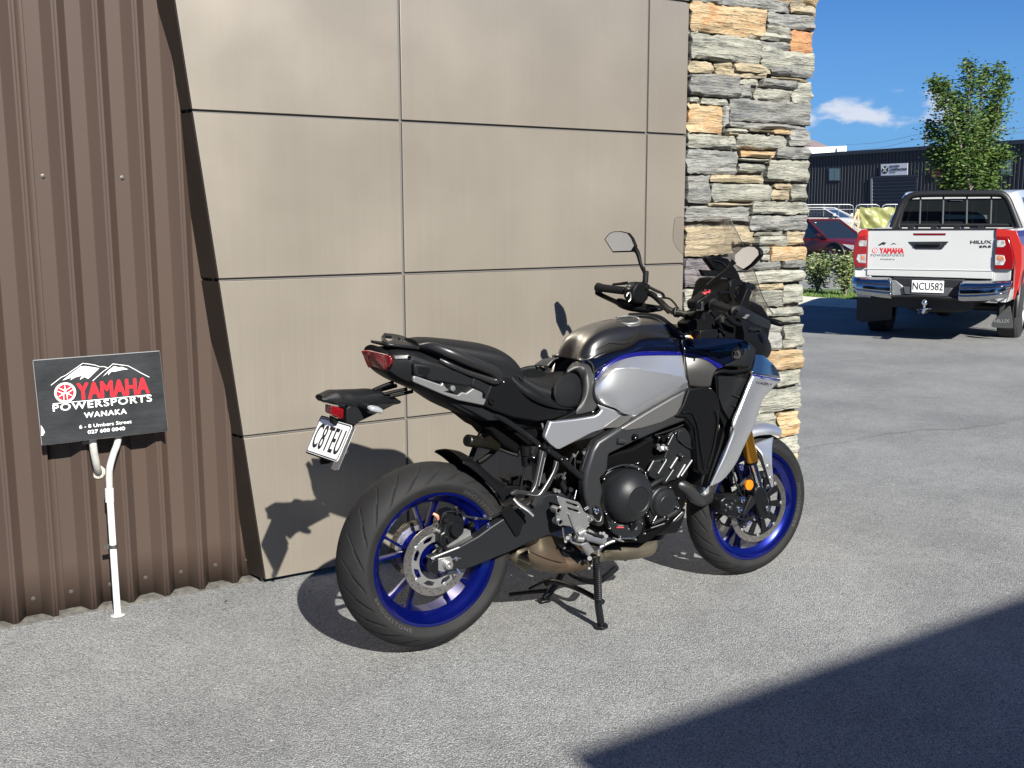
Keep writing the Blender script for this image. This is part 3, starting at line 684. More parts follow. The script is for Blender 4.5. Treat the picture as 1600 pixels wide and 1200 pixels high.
K_exh2 = mat('tan_collector_steel', (.17, .145, .105), .42, metal=.7, nscale=9, base2=(.08, .07, .05))
K_pipe = mat('dark_header_pipe', (.045, .045, .046), .4, metal=.6)
K_red = mat('red_lens', (.16, .004, .007), .2, spec=.5, coat=.6, coatr=.12, nscale=40, namt=.5, stretch=(1, 1, 3))
K_amb = mat('amber_reflector', (.80, .22, .01), .2, coat=1., nscale=90, namt=.5)
K_clear = mat('clear_lens', (.45, .46, .47), .12, metal=.5, coat=1.)
K_plate = mat('plate_white', (.80, .80, .78), .35, coat=.3)
K_ink = mat('ink_black', (.012, .012, .012), .5)
K_mirror = mat('mirror_glass', (.88, .88, .90), .02, metal=1.)
K_rubber = mat('grip_rubber', (.005, .005, .0055), .6, spec=.2, bump=.0004, bscale=300)
K_redsw = mat('red_switch', (.60, .06, .07), .35)
K_tape = mat('sticker_white', (.62, .62, .60), .5); K_or = mat('sticker_orange', (.75, .28, .04), .5)
K_crad = mat('radiator_black', (.008, .008, .009), .6, nscale=1, bump=.001, bscale=300, stretch=(1, 1, .1))
def glass_mat(name, tint, fac):
    m = D.materials.new(name); m.use_nodes = True; t = m.node_tree; l = t.links
    for n_ in list(t.nodes): t.nodes.remove(n_)
    o = t.nodes.new('ShaderNodeOutputMaterial'); tr = t.nodes.new('ShaderNodeBsdfTransparent'); gl = t.nodes.new('ShaderNodeBsdfGlossy'); mx_ = t.nodes.new('ShaderNodeMixShader'); fr = t.nodes.new('ShaderNodeFresnel')
    tr.inputs[0].default_value = (*tint, 1); gl.inputs['Roughness'].default_value = .01; fr.inputs['IOR'].default_value = 1.5
    fr = t.nodes.new('ShaderNodeLayerWeight'); fr.inputs['Blend'].default_value = .12
    mu = t.nodes.new('ShaderNodeMath'); mu.operation = 'MULTIPLY'; mu.inputs[1].default_value = fac; l.new(fr.outputs['Fresnel'], mu.inputs[0])
    l.new(mu.outputs[0], mx_.inputs[0]); l.new(tr.outputs[0], mx_.inputs[1]); l.new(gl.outputs[0], mx_.inputs[2]); l.new(mx_.outputs[0], o.inputs[0]); return m
K_scr = glass_mat('smoke_screen', (.935, .928, .932), .4)

bike = empty('motorcycle', (0, 0, 0)); tag(bike, 'silver and black sports touring motorcycle with blue wheels on its centre stand', 'motorcycle')
def V3(*a): return Vector(a)
def part(name, fn, m, par=bike, sm=40, label=None, bev=0):
    bm = bmesh.new(); fn(bm); o = finish(name, bm, m, par, sm, label)
    if bev: mods_bevel(o, bev, 2)
    return o
def plate(name, zf, pts, Y, th, m, par=bike, bev=.004, holes=(), sm=40, label=None, tilt=(0, 0)):
    """cut plate standing at lateral offset Y (per point offsets allowed), th metres deep towards the bike's centre"""
    def pt(p): return zf(p[0], p[1], p[2] if len(p) > 2 else Y)
    bm = bmesh.new(); b_plate(bm, [pt(p) for p in pts], (0, th, 0), [[pt(p) for p in h] for h in holes])
    o = finish(name, bm, m, par, sm, label)
    if bev: mods_bevel(o, bev, 3)
    return o
def mir(v): return Vector((v[0], -v[1], v[2]))
def tube(name, pts, r, m, par=bike, n=12, k=6, label=None, flat=1.):
    return part(name, lambda bm: b_tube(bm, pts, r, n, k, True, 0, flat), m, par, 50, label)
def bolt(p, r, par=bike, m=None, ax=(0, -1, 0), h=None):
    h = h or r * .8
    def f(bm):
        b_lathe(bm, p, ax, [(-.004, r * .98), (h * .6, r), (h, r * .82), (h, r * .45), (h * .4, r * .42), (h * .4, .0002)], 12)
    return part('bolt', f, m or K_bolt, par, 35)

# -------- wheels
def wheel(cx, cz, st, R, hw, rb, rh, groove, spoke0, dim, kind):
    """cx, cz axle; st steering angle; R tyre radius; hw tyre half width; rb, rh rim lip radius and half width"""
    cs, sn = math.cos(st), math.sin(st)
    def T(x, y, z): return Vector((cx + x * cs - y * sn, x * sn + y * cs, cz + z))
    def lath(bm, prof, n=96, closed=False, cap=False):
        rings = [[bm.verts.new(T(r * math.cos(2 * math.pi * i / n), y, r * math.sin(2 * math.pi * i / n))) for i in range(n)] for y, r in prof]
        pr = list(zip(rings, rings[1:])) + ([(rings[-1], rings[0])] if closed else [])
        for a_, b_ in pr:
            for i in range(n): bm.faces.new((a_[i], a_[(i + 1) % n], b_[(i + 1) % n], b_[i]))
        if cap: bm.faces.new(rings[0]); bm.faces.new(rings[-1])
    rim = part('wheel', lambda bm: lath(bm, [(-rh, rb), (-rh + .004, rb + .003), (-rh + .012, rb - .004), (-rh + .016, rb - .014), (-rh * .45, rb - .030), (rh * .45, rb - .030), (rh - .016, rb - .014), (rh - .012, rb - .004), (rh - .004, rb + .003), (rh, rb),
               (rh - .001, rb - .009), (rh - .014, rb - .015), (rh - .022, rb - .024), (rh * .4, rb - .040), (-rh * .4, rb - .040), (-rh + .022, rb - .024), (-rh + .014, rb - .015), (-rh + .001, rb - .009)], 128, True), K_rim, bike, 28)
    # tyre
    N1, N2 = (1000, 150) if groove == 'rear' else (860, 110)
    prof = []
    sh = .052 if groove == 'rear' else .042
    for j in range(N2 + 1):
        v = -1 + 2 * j / N2; a = abs(v)
        if a < .62:
            q = a / .62; y = hw * math.sin(q * 1.25) / math.sin(1.25) * .985; r = R - sh * (1 - math.cos(q * 1.25)) / (1 - math.cos(1.25))
        elif a < .70:
            q = (a - .62) / .08; y = hw * (.985 + .015 * q); r = R - sh - .006 * q
        else:
            q = (a - .70) / .30; y = hw + (rh + .001 - hw) * q ** 1.6; r = (R - sh - .006) + (rb + .001 - (R - sh - .006)) * q
            if .78 < q < .86: y += .0012
        prof.append((math.copysign(y, v), r, v))
    th_ = np.arange(N1) * 2 * np.pi / N1
    verts = []
    for y, r, v in prof:
        d = np.zeros(N1); a = abs(v)
        if a < .66:
            sgn = 1 if v > 0 else -1; u = a / .62
            npitch = 23 if groove == 'rear' else 26
            ph = (th_ * npitch / (2 * np.pi) + (.5 if sgn > 0 else 0))
            # long sweeping groove, plus a short sipe between
            for off, u0, u1, k1, k2, wd in ((0., .12, .94, .75, .60, .030), (.50, .50, .98, 1.43, .6, .026)):
                if u0 < u < u1:
                    cpos = off + k1 * (u - u0) + k2 * (u - u0) ** 2 * 1.5
                    dd = np.abs((ph - cpos + .5) % 1 - .5)
                    fade = min(1, (u - u0) / .05, (u1 - u) / .05)
                    d += np.clip(1 - dd / wd, 0, 1) ** .35 * .0065 * fade
        rr = r - d
        for t_, q in zip(th_, rr): verts.append((rr_x(q, t_, y, T)))
    faces = []
    for j in range(N2):
        for i in range(N1):
            k = (i + 1) % N1; faces.append((j * N1 + i, j * N1 + k, (j + 1) * N1 + k, (j + 1) * N1 + i))
    me = D.meshes.new('tyre'); me.from_pydata(verts, [], faces); me.materials.append(K_rub); me.polygons.foreach_set('use_smooth', [True] * len(faces)); me.update()
    link(D.objects.new('tyre', me), rim)
    # raised sidewall lettering, both sides of the tyre
    cu = D.curves.new('l', 'FONT'); cu.body = 'BRIDGESTONE'; cu.size = 1; cu.space_character = 1.25; cu.offset = .01
    o = D.objects.new('l', cu); COL.objects.link(o); bpy.context.view_layer.update(); mt = D.meshes.new_from_object(o); D.objects.remove(o)
    rl = (rb + R - sh) / 2 - .004; hs_ = .020
    base = [(v.co.x, v.co.y) for v in mt.vertices]; polys = [tuple(p.vertices) for p in mt.polygons]
    bm = bmesh.new()
    for a0 in ((math.radians(200), math.radians(20)) if groove == 'rear' else (math.radians(330), math.radians(150))):
        vs = []
        for x, y in base:
            a = a0 + x * hs_ * 1.25 / rl; r = rl - .006 + (.0 + y) * hs_ * .8
            # letters read outward from the axle on the right-hand side
            q = (r - (R - sh - .006)) / (rb - (R - sh - .006)); q = min(max(q, 0), 1)
            yy = hw + (rh + .001 - hw) * q ** 1.6
            r2 = rl + .006 - y * hs_ * .8
            q2 = min(max((r2 - (R - sh - .006)) / (rb - (R - sh - .006)), 0), 1); yy = hw + (rh + .001 - hw) * q2 ** 1.6
            vs.append(bm.verts.new(T(r2 * math.cos(a), -(yy + .0006), r2 * math.sin(a))))
        for p in polys:
            try: bm.faces.new([vs[i] for i in p])
            except ValueError: pass
    finish('tyre_lettering', bm, K_side, rim, 0)
    # spokes
    for k in range(5):
        a = math.radians(spoke0 + 72 * k)
        for s in (-1, 1):
            def f(bm, a=a, s=s):
                a1 = a + s * math.radians(dim); r0, r1 = .045, rb - .036; aw = .014
                ring0 = []; secs = []
                for q, wd, dp in ((0, .020, .024), (.35, .013, .020), (.8, .0095, .016), (1, .017, .022)):
                    aa = a + s * .06 + (a1 - a - s * .06) * min(1, q * 1.1); r = r0 + (r1 - r0) * q
                    c = Vector((r * math.cos(aa), 0, r * math.sin(aa))); tn = Vector((-math.sin(aa), 0, math.cos(aa)))
                    yc = 0
                    secs.append([bm.verts.new(T(*(c + tn * u * wd * .5 + Vector((0, yc + w2 * dp, 0))))) for u, w2 in ((-1, -.6), (-.55, -1), (.55, -1), (1, -.6), (1, .6), (.55, 1), (-.55, 1), (-1, .6))])
                for p, q in zip(secs, secs[1:]):
                    for i in range(8): bm.faces.new((p[i], p[(i + 1) % 8], q[(i + 1) % 8], q[i]))
                bm.faces.new(secs[0]); bm.faces.new(secs[-1])
            part('spoke', f, K_rim, rim, 50)
    part('hub', lambda bm: lath(bm, [(-.058, .020), (-.058, .046), (-.045, .052), (-.02, .044), (.02, .044), (.045, .052), (.058, .046), (.058, .020)], 40, False, True), K_rim, rim, 35)
    return rim, T, lath
def rr_x(r, t_, y, T): return tuple(T(r * math.cos(t_), y, r * math.sin(t_)))
RX, RZ = 0.0, .343
wr, TR, lathR = wheel(RX, RZ, 0, .319, .092, .230, .077, 'rear', 91, 13, 'r')
FXc, FZc, FST = 1.5, .30, -.048
wf, TF, lathF = wheel(FXc, FZc, FST, .300, .061, .230, .051, 'front', 101, 11, 'f')
def disc(T, y, r0, r1, nh, rows_, par, car_r, nb, m_car, nw=10):
    """drilled brake disc with its carrier"""
    def circ(c, r, n, a0=0): return [T(c[0] + r * math.cos(a0 + 2 * math.pi * i / n), y, c[1] + r * math.sin(a0 + 2 * math.pi * i / n)) for i in range(n)]
    holes = [circ((0, 0), r0, 72)]
    for k in range(nh):
        a = 2 * math.pi * k / nh; rr_ = rows_[k % len(rows_)]
        holes.append(circ((rr_ * math.cos(a), rr_ * math.sin(a)), .0027, 6))
    nrm = (T(0, .0045, 0) - T(0, 0, 0))
    bm = bmesh.new(); b_plate(bm, circ((0, 0), r1, 96), nrm, holes); o = finish('brake_disc', bm, K_disc, par, 30)
    hl = []
    for k in range(nw):
        a = 2 * math.pi * (k + .5) / nw; da = math.pi / nw * .70; ra, rb_ = car_r + .006, r0 - .006
        hl.append([T(r * math.cos(t), y - .001, r * math.sin(t)) for r, t in ((ra, a - da * .4), (rb_, a - da * .9), (rb_ + .001, a), (rb_, a + da * .75), (ra + .004, a + da))])
    bm = bmesh.new(); b_plate(bm, [T(p[0], p[1] , p[2]) for p in [((r0 + .001) * math.cos(2 * math.pi * i / 72), y - .001, (r0 + .001) * math.sin(2 * math.pi * i / 72)) for i in range(72)]], nrm * 1.1, hl + [[T(car_r * math.cos(2 * math.pi * i / 40), y - .001, car_r * math.sin(2 * math.pi * i / 40)) for i in range(40)]])
    finish('disc_carrier', bm, m_car, par, 30)
    for k in range(nb):
        a = 2 * math.pi * k / nb
        p = T((r0 - .001) * math.cos(a), y - .0015, (r0 - .001) * math.sin(a)); b = bolt(p, .0075, par, K_alu, T(0, -1, 0) - T(0, 0, 0), .002)
    return o
disc(TR, -.078, .094, .1225, 48, (.100, .108, .116), wr, .066, 5, K_alu, 8)
disc(TF, -.073, .122, .149, 60, (.128, .1355, .143), wf, .060, 8, K_met)
disc(TF, .069, .122, .149, 60, (.128, .1355, .143), wf, .060, 8, K_met)
part('sprocket', lambda bm: lathR(bm, [(.072, .06), (.072, .092), (.078, .092), (.078, .06)], 44, True), K_alu, wr, 30)
part('carrier', lambda bm: lathR(bm, [(.04, .05), (.04, .075), (.07, .07), (.07, .03)], 40, True), K_rim, wr, 30)

# -------- chain, left swingarm
def chain(bm):
    rs, cf, rf = .092, Vector((.50, .075, .415)), .035
    path = []
    for i in range(19): a = math.radians(82 + i * 10); path.append(Vector((rs * math.cos(a), .075, RZ + rs * math.sin(a))))
    top0 = path[0]; bot0 = path[-1]
    tp = cf + Vector((0, 0, rf)); bt = cf - Vector((0, 0, rf))
    path = [tp + (top0 - tp) * i / 28 for i in range(28)] + path + [bot0 + (bt - bot0) * i / 28 for i in range(29)]
    for k, (a_, b_) in enumerate(zip(path, path[1:])):
        d = (b_ - a_); L_ = d.length; d.normalize(); m_ = (a_ + b_) / 2; rot = d.to_track_quat('X', 'Z').to_matrix()
        for sy in (-1, 1): b_box(bm, m_ + Vector((0, sy * (.0075 if k % 2 else .0055), 0)), (L_ * 1.25, .0016, .0135), rot)
        b_cyl(bm, a_ - Vector((0, .009, 0)), a_ + Vector((0, .009, 0)), .0045, n=6)
part('drive_chain', chain, mat('chain_steel', (.16, .14, .11), .4, metal=.9), bike, 0)['kind'] = 'stuff'
sw_out = [(538, 640), (600, 612), (690, 576), (755, 548), (900, 468), (1000, 395), (1085, 340)]
def pz(px, py): return (px, py)
zN = frame(0, 0, 1)
def conv(pts, ox, oy, s): return [(ox + p[0] / s, oy + p[1] / s) + tuple(p[2:]) for p in pts]
swA = conv(sw_out, 560, 740, 4.8) + [(806, 797), (830, 783), (856, 772), (880, 770), (896, 785), (898, 806), (885, 826), (860, 836), (830, 847), (800, 861), (768, 874), (737, 887), (718, 891), (700, 894), (680, 897), (676, 893), (676, 880)]
o = plate('swingarm', zN, swA, -.128, .042, K_swing, bev=.011)
swA2 = [P(p[0], p[1], -.128) for p in swA]
bm = bmesh.new(); b_plate(bm, [mir(p) for p in swA2], (0, -.042, 0)); swl = finish('swingarm', bm, K_met, bike, 40); mods_bevel(swl, .01, 2)
part('swingarm_brace', lambda bm: b_box(bm, (.34, 0, .44), (.10, .24, .07)), K_met, bike, 30, bev=.012)
# axle end: adjuster block, plate and nut
plate('axle_block', zB, [(552, 655), (604, 640), (604, 750), (560, 752), (545, 740), (540, 700)], -.131, .03, K_met, bev=.003)
pl = plate('axle_plate', zB, [(600, 640), (690, 622), (705, 640), (706, 715), (628, 738), (600, 728)], -.134, .006, K_alu, bev=.001)
c_ = zB(668, 680, -.136); part('axle_nut', lambda bm: (b_lathe(bm, c_, (0, -1, 0), [(0, .017), (.003, .017), (.003, .0145), (.014, .0145), (.016, .012), (.016, .007), (.006, .0065), (.006, .0002)], 6 * 4)), K_alu, bike, 30)
part('chain_adjuster', lambda bm: (b_cyl(bm, zB(700, 640, -.13), zB(765, 632, -.13), .0042, n=10), b_cyl(bm, zB(722, 640, -.13), zB(738, 637, -.13), .008, n=6)), K_bolt, bike, 30)
tube('arm_highlight_rib', [zB(545, 636, -.130), zB(640, 598, -.130), zB(755, 553, -.130)], .0032, K_alu, bike, 6, 3)  # highlight along the arm's top edge, put in as a pale tube
part('fork_end_lug', lambda bm: b_cyl(bm, zB(560, 633, -.135), zB(574, 628, -.105), .0055, n=10), K_alu)
part('spool_bolt', lambda bm: (b_cyl(bm, zB(740, 712, -.13), zB(768, 752, -.14), .0035, n=8)), K_bolt)
# caliper
cal = part('rear_caliper', lambda bm: b_plate(bm, [zB(x, y, -.112) for x, y in ((628, 300), (700, 272), (740, 280), (760, 300), (790, 330), (800, 365), (790, 440), (770, 470), (700, 520), (655, 545), (625, 560), (610, 520), (612, 455), (640, 440), (650, 395), (630, 360))], (0, .05, 0)), K_met, bike, 40, bev=.006)
part('piston_housing', lambda bm: b_lathe(bm, zB(733, 418, -.118), (0, -1, 0), [(-.02, .026), (.006, .0255), (.012, .0225), (.0125, .019), (.011, .0002)], 28), K_met, cal, 30)
part('mount_plate', lambda bm: b_plate(bm, [zB(x, y, -.096) for x, y in ((655, 480), (780, 415), (840, 420), (848, 470), (800, 520), (720, 550), (640, 590), (640, 640), (580, 655), (560, 600), (600, 560))], (0, .012, 0)), K_alu, cal, 30, bev=.002)
for x, y, r in ((655, 345, .0095), (683, 495, .010), (655, 560, .007), (600, 560, .009), (855, 380, .009), (780, 300, .008), (738, 290, .006)): part('slide_pin', lambda bm: (b_lathe(bm, zB(x, y, -.12), (-.25, -1, 0), [(-.02, r), (.004, r), (.008, r * .8), (.008, .0002)], 14)), K_met, cal, 30)
part('bleed_cap', lambda bm: b_tube(bm, [zB(560, 300, -.125), zB(590, 318, -.13), zB(598, 345, -.125)], [.004, .006, .004], 8, 3), mat('copper_cap', (.55, .22, .14), .5), cal)
tube('brake_hose', [zB(790, 318, -.118), zB(860, 332, -.13), zB(950, 338, -.135), zB(1010, 325, -.135), zB(1060, 298, -.13), zB(1120, 262, -.12), zN(812, 782, -.115)], .0042, K_rubber, bike, 8)
for x in (880, 985): part('hose_collar', lambda bm: b_cyl(bm, zB(x - 12, 334, -.134), zB(x + 10, 334, -.135), .0055, n=10), K_bolt)
tube('speed_sensor_wire', [zB(600, 420, -.118), zB(612, 380, -.12), zB(640, 300, -.12), zB(700, 285, -.12), zB(790, 300, -.122)], .0025, K_rubber, bike, 6)
# mud guard (hugger) over the rear tyre
hug_r = [zY(168, 628, -.098), zY(270, 690, -.1), zY(400, 800, -.102), zY(520, 920, -.103), zY(600, 1010, -.103), zY(640, 1090, -.103)]
hug_m = [zY(163, 590, -.088), zY(300, 618, -.088), zY(430, 715, -.088), zY(560, 830, -.088), zY(680, 905, -.088), zY(760, 960, -.088)]
hug_c = [p * 1 for p in hug_m]
for p in hug_c: p.y = 0; p.z += .018
surf('rear_hugger', [hug_r, hug_m, hug_c, [mir(p) for p in hug_m], [mir(p) for p in hug_r]], K_pl, bike, .004)
part('hugger_arm', lambda bm: (b_plate(bm, [zY(x, y, -.100) for x, y in ((560, 930), (700, 905), (850, 905), (860, 960), (760, 1010), (620, 1060), (600, 1000))], (0, .02, 0))), K_pl, bike, 30, bev=.004)

# -------- tail
def half_loft(name, stations, m, kv=4, ku=3, label=None, par=bike, sm=60):
    secs = []
    for s in stations:
        s = [Vector(p) for p in s]; s[0].y = 0; s[-1].y = 0
        secs.append(s + [mir(p) for p in s[-2:0:-1]])
    return loft_sections(name, secs, m, par, kv, ku, sm, True, label)
tail = half_loft('tail_cover', [
    [zA(168, 262, 0), zA(240, 262, -.05), zA(286, 292, -.082), zA(290, 345, -.088), zA(262, 420, -.080), zA(210, 430, -.05), zA(150, 425, 0)],
    [zA(230, 228, 0), zA(310, 250, -.06), zA(362, 288, -.096), zA(372, 360, -.102), zA(330, 470, -.088), zA(280, 485, -.05), zA(230, 470, 0)],
    [zA(330, 222, 0), zA(400, 255, -.07), zA(452, 300, -.110), zA(462, 380, -.116), zA(450, 525, -.100), zA(390, 540, -.06), zA(320, 520, 0)],
    [zA(500, 240, 0), zA(600, 290, -.08), zA(660, 370, -.124), zA(680, 470, -.128), zA(640, 600, -.108), zA(560, 610, -.06), zA(470, 590, 0)],
    [zA(720, 290, 0), zA(820, 350, -.09), zA(900, 450, -.130), zA(900, 560, -.130), zA(840, 740, -.110), zA(760, 720, -.06), zA(660, 700, 0)],
    [zA(900, 380, 0), zA(1000, 440, -.09), zA(1080, 520, -.130), zA(1090, 600, -.130), zA(1060, 830, -.105), zA(1000, 830, -.06), zA(900, 800, 0)]], K_pl2, 4, 2, sm=30)
lamp = part('tail_lamp', lambda bm: b_grid(bm, interp_grid([
    [zA(33, 262, .082), zA(90, 258, .05), zA(150, 268, 0), zA(215, 282, -.05), zA(262, 298, -.082), zA(283, 312, -.090)],
    [zA(50, 300, .084), zA(95, 300, .05), zA(152, 315, 0), zA(215, 330, -.05), zA(262, 342, -.082), zA(284, 345, -.092)],
    [zA(75, 362, .075), zA(112, 362, .05), zA(160, 378, 0), zA(212, 395, -.045), zA(250, 390, -.076), zA(276, 376, -.088)],
    [zA(92, 396, .065), zA(125, 395, .045), zA(165, 402, .005), zA(205, 412, -.035), zA(232, 410, -.062), zA(262, 396, -.078)]], 4, 3)), K_red, bike, 50)
sdm = lamp.modifiers.new('s', 'SOLIDIFY'); sdm.thickness = .02; sdm.offset = -1
for v in lamp.data.vertices: v.co.x -= .004
part('lamp_lid', lambda bm: b_grid(bm, interp_grid([
    [zA(48, 246, .085), zA(60, 222, .06), zA(110, 205, .02), zA(200, 235, -.03), zA(262, 285, -.078), zA(292, 292, -.088)],
    [zA(38, 258, .088), zA(90, 250, .05), zA(150, 262, 0), zA(215, 276, -.05), zA(262, 292, -.083), zA(288, 303, -.092)]], 4, 2)), K_pl2, bike, 50)
part('side_recess', lambda bm: b_plate(bm, [zA(x, y, -.134) for x, y in ((462, 360), (620, 375), (700, 400), (880, 440), (970, 470), (940, 550), (900, 555), (700, 520), (600, 510), (560, 480), (490, 480), (468, 450))], (0, .02, 0)), K_pl2, tail, 30, bev=.006)
part('recess_pocket', lambda bm: b_plate(bm, [zA(x, y, -.1345) for x, y in ((495, 390), (590, 398), (600, 430), (575, 465), (560, 480), (500, 470))], (0, .003, 0)), K_pl, tail, 30, bev=.001)
part('latch', lambda bm: b_box(bm, zA(525, 465, -.135), (.03, .01, .012)), K_pl, tail, 30, bev=.003)
bolt(zA(425, 312, -.112), .0065, tail, K_pl)
part('lit_facet', lambda bm: b_plate(bm, [zA(x, y, Y) for x, y, Y in ((300, 300, -.0955), (420, 292, -.110), (410, 318, -.1115), (305, 326, -.0975))], (0, .002, 0)), mat('lit_facet_grey', (.035, .035, .035), .4), tail, 30)  # lit facet of the tail, its brightness put into a paler grey
# pannier stay, raw aluminium
plate('pannier_stay', zA, [(458, 470), (480, 468), (690, 540), (705, 520), (718, 545), (735, 568), (760, 585), (720, 600), (830, 628), (870, 600), (900, 610), (958, 570), (1035, 605), (1035, 650), (1068, 662), (1045, 712), (830, 668), (690, 615), (458, 515)], -.142, .014, K_alu, bev=.003)
part('stay_boss', lambda bm: b_lathe(bm, zA(795, 570, -.138), (.1, -1, .1), [(-.01, .010), (-.003, .009), (-.002, .0002)], 16), K_alu)
plate('side_cover', zA, [(960, 470), (1100, 535), (1200, 500), (1245, 525), (1245, 600), (1200, 680), (1160, 700), (1110, 720), (1070, 690), (1070, 640), (1035, 600), (940, 550)], -.138, .02, K_pl2, bev=.005)
bolt(zA(1105, 675, -.141), .012, bike, K_pl)
bolt(zA(1205, 512, -.139), .005, bike)
plate('seat_side_panel', z3, [(115, 125), (175, 118), (240, 130), (300, 190), (360, 262), (470, 300), (595, 328), (592, 356), (500, 385), (400, 398), (250, 372), (130, 330), (60, 296), (70, 240), (95, 190)], -.140, .03, K_pl, bev=.008)
plate('under_tail_panel', z3, [(-130, 240), (-60, 285), (60, 300), (140, 330), (215, 352), (180, 390), (90, 392), (0, 340), (-80, 300)], -.120, .03, K_pl2, bev=.006)
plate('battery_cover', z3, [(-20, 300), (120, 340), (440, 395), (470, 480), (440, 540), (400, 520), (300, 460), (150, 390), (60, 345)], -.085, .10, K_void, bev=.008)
# passenger grab rails and rack
hp = [zA(520, 222, -.07), zA(620, 222, -.115), zA(760, 272, -.148), zA(900, 332, -.160), zA(1050, 392, -.160), zA(1140, 435, -.155), zA(1165, 478, -.15), zA(1130, 505, -.146), zA(1020, 470, -.142), zA(900, 430, -.138), zA(760, 370, -.13), zA(680, 330, -.115)]
tube('grab_rail', hp, [.010, .015, .0175, .0175, .0175, .018, .017, .014, .011, .010, .010, .009], K_rail, bike, 12, 6)
tube('grab_rail', [mir(p) for p in hp], [.010, .015, .0175, .0175, .0175, .018, .017, .014, .011, .010, .010, .009], K_met, bike, 12, 6)
rk = [(560, 232, -.075), (400, 212, -.072), (300, 200, -.066), (235, 192, -.058), (196, 158, -.022), (188, 135, .0), (215, 103, .035), (290, 112, .052), (350, 122, .062), (380, 150, .056), (440, 165, .06), (560, 185, .07)]
bm = bmesh.new(); b_plate(bm, [zA(*p) for p in rk], (0, 0, -.010), [[zA(*p) for p in ((250, 175, -.03), (222, 150, -.01), (222, 130, .012), (280, 135, .025), (290, 160, -.005))], [zA(*p) for p in ((330, 160, -.01), (330, 140, .025), (370, 165, .02), (400, 180, -.02))]])
mods_bevel(finish('rear_rack', bm, K_met, bike, 40), .003, 2)
part('rack_mount', lambda bm: b_plate(bm, [zA(x, y, -.06) for x, y in ((230, 195), (540, 235), (560, 262), (440, 262), (330, 235), (232, 222))], (0, .12, 0)), K_pl, bike, 30, bev=.004)
# number plate hanger
tube('plate_strut', [zP(690, 200, -.02), zP(780, 160, -.02), zP(900, 115, -.03)], .007, K_pl, bike, 8, 3)
tube('plate_strut', [zP(800, 240, -.04), zP(900, 215, -.045), zP(1040, 185, -.05)], .006, K_pl, bike, 8, 3)
tube('plate_strut', [zP(860, 265, -.04), zP(950, 245, -.045), zP(1100, 210, -.05)], .006, K_pl, bike, 8, 3)
tube('plate_strut', [zP(700, 210, .03), zP(820, 180, .03), zP(930, 150, .03)], .007, K_pl, bike, 8, 3)
def hw_(x, y, Y): return zP(x, y, Y)
tl = half_loft('plate_bracket', [
    [hw_(150, 250, 0), hw_(150, 262, -.02), hw_(160, 300, -.03), hw_(165, 325, -.02), hw_(140, 310, 0)],
    [hw_(200, 205, 0), hw_(300, 230, -.035), hw_(330, 295, -.042), hw_(320, 345, -.036), hw_(220, 335, 0)],
    [hw_(330, 190, 0), hw_(395, 235, -.035), hw_(415, 300, -.042), hw_(410, 360, -.036), hw_(300, 350, 0)],
    [hw_(480, 185, 0), hw_(560, 235, -.035), hw_(590, 290, -.043), hw_(560, 380, -.036), hw_(440, 360, 0)],
    [hw_(640, 180, 0), hw_(720, 215, -.03), hw_(790, 260, -.042), hw_(780, 370, -.030), hw_(620, 330, 0)],
    [hw_(800, 220, 0), hw_(860, 245, -.02), hw_(980, 315, -.030), hw_(930, 345, -.02), hw_(820, 310, 0)]], K_pl2, 4, 2, sm=30)
plate('hanger_side', zP, [(410, 385), (440, 362), (560, 300), (640, 300), (720, 340), (860, 345), (980, 315), (700, 455), (540, 530), (495, 570), (470, 605), (440, 590), (405, 545)], -.036, .07, K_pl2, bev=.004)
plate('hanger_tongue', zP, [(268, 470), (330, 500), (400, 540), (470, 590), (460, 620), (300, 570), (268, 545)], -.01, .03, K_pl, bev=.002)
part('bracket_facet', lambda bm: b_plate(bm, [zP(x, y, -.040) for x, y in ((262, 295), (395, 290), (405, 345), (395, 385), (270, 330))], (0, .01, 0)), K_pl2, tl, 30, bev=.003)
pl_ = plate('plate_reflector', zP, [(248, 360), (385, 385), (378, 500), (318, 490), (300, 468), (248, 452)], -.028, .05, K_red, bev=.003)
def indi(sg):
    f = (lambda v: v) if sg < 0 else mir
    b = part('turn_signal', lambda bm: b_tube(bm, [f(zP(570, 340, -.04)), f(zP(610, 365, -.06)), f(zP(650, 385, -.085))], [.016, .012, .010], 12, 3), K_pl2)
    part('signal_lens', lambda bm: b_tube(bm, [f(zP(630, 378, -.085)), f(zP(670, 385, -.092)), f(zP(730, 400, -.095)), f(zP(775, 418, -.095)), f(zP(783, 425, -.095))], [.005, .0135, .014, .010, .004], 14, 4, flat=.75), K_clear, b)
indi(-1); indi(1)
# number plate: faces backwards, tilted down
pc = [zP(110, 493, .105), zP(470, 625, -.105), zP(325, 925, -.105), zP(5, 775, .105)]
ctr = (pc[0] + pc[1] + pc[2] + pc[3]) / 4
xd = Vector((.13, -.99, 0)).normalized(); upd = Vector((.47, .06, .88)).normalized(); nd = xd.cross(upd).normalized()
import itertools
PW, PH = .198, .122
def npt(u, v, d=0): return ctr + xd * u * PW / 2 + upd * v * PH / 2 + nd * d
def rrect(w_, h_, r, d):
    o_ = []
    for sx, sy, a0 in ((1, 1, 0), (-1, 1, 90), (-1, -1, 180), (1, -1, 270)):
        for k in range(5):
            a = math.radians(a0 + k * 22.5); o_.append(ctr + xd * (sx * (w_ / 2 - r) + r * math.cos(a)) + upd * (sy * (h_ / 2 - r) + r * math.sin(a)) + nd * d)
    return o_
npl = part('number_plate', lambda bm: b_plate(bm, rrect(PW, PH, .009, 0), -nd * .0015), K_plate, bike, 30)
part('plate_border', lambda bm: b_plate(bm, rrect(PW - .004, PH - .004, .008, .0004), nd * .0004, [rrect(PW - .011, PH - .011, .006, .0004)]), K_ink, npl, 0)
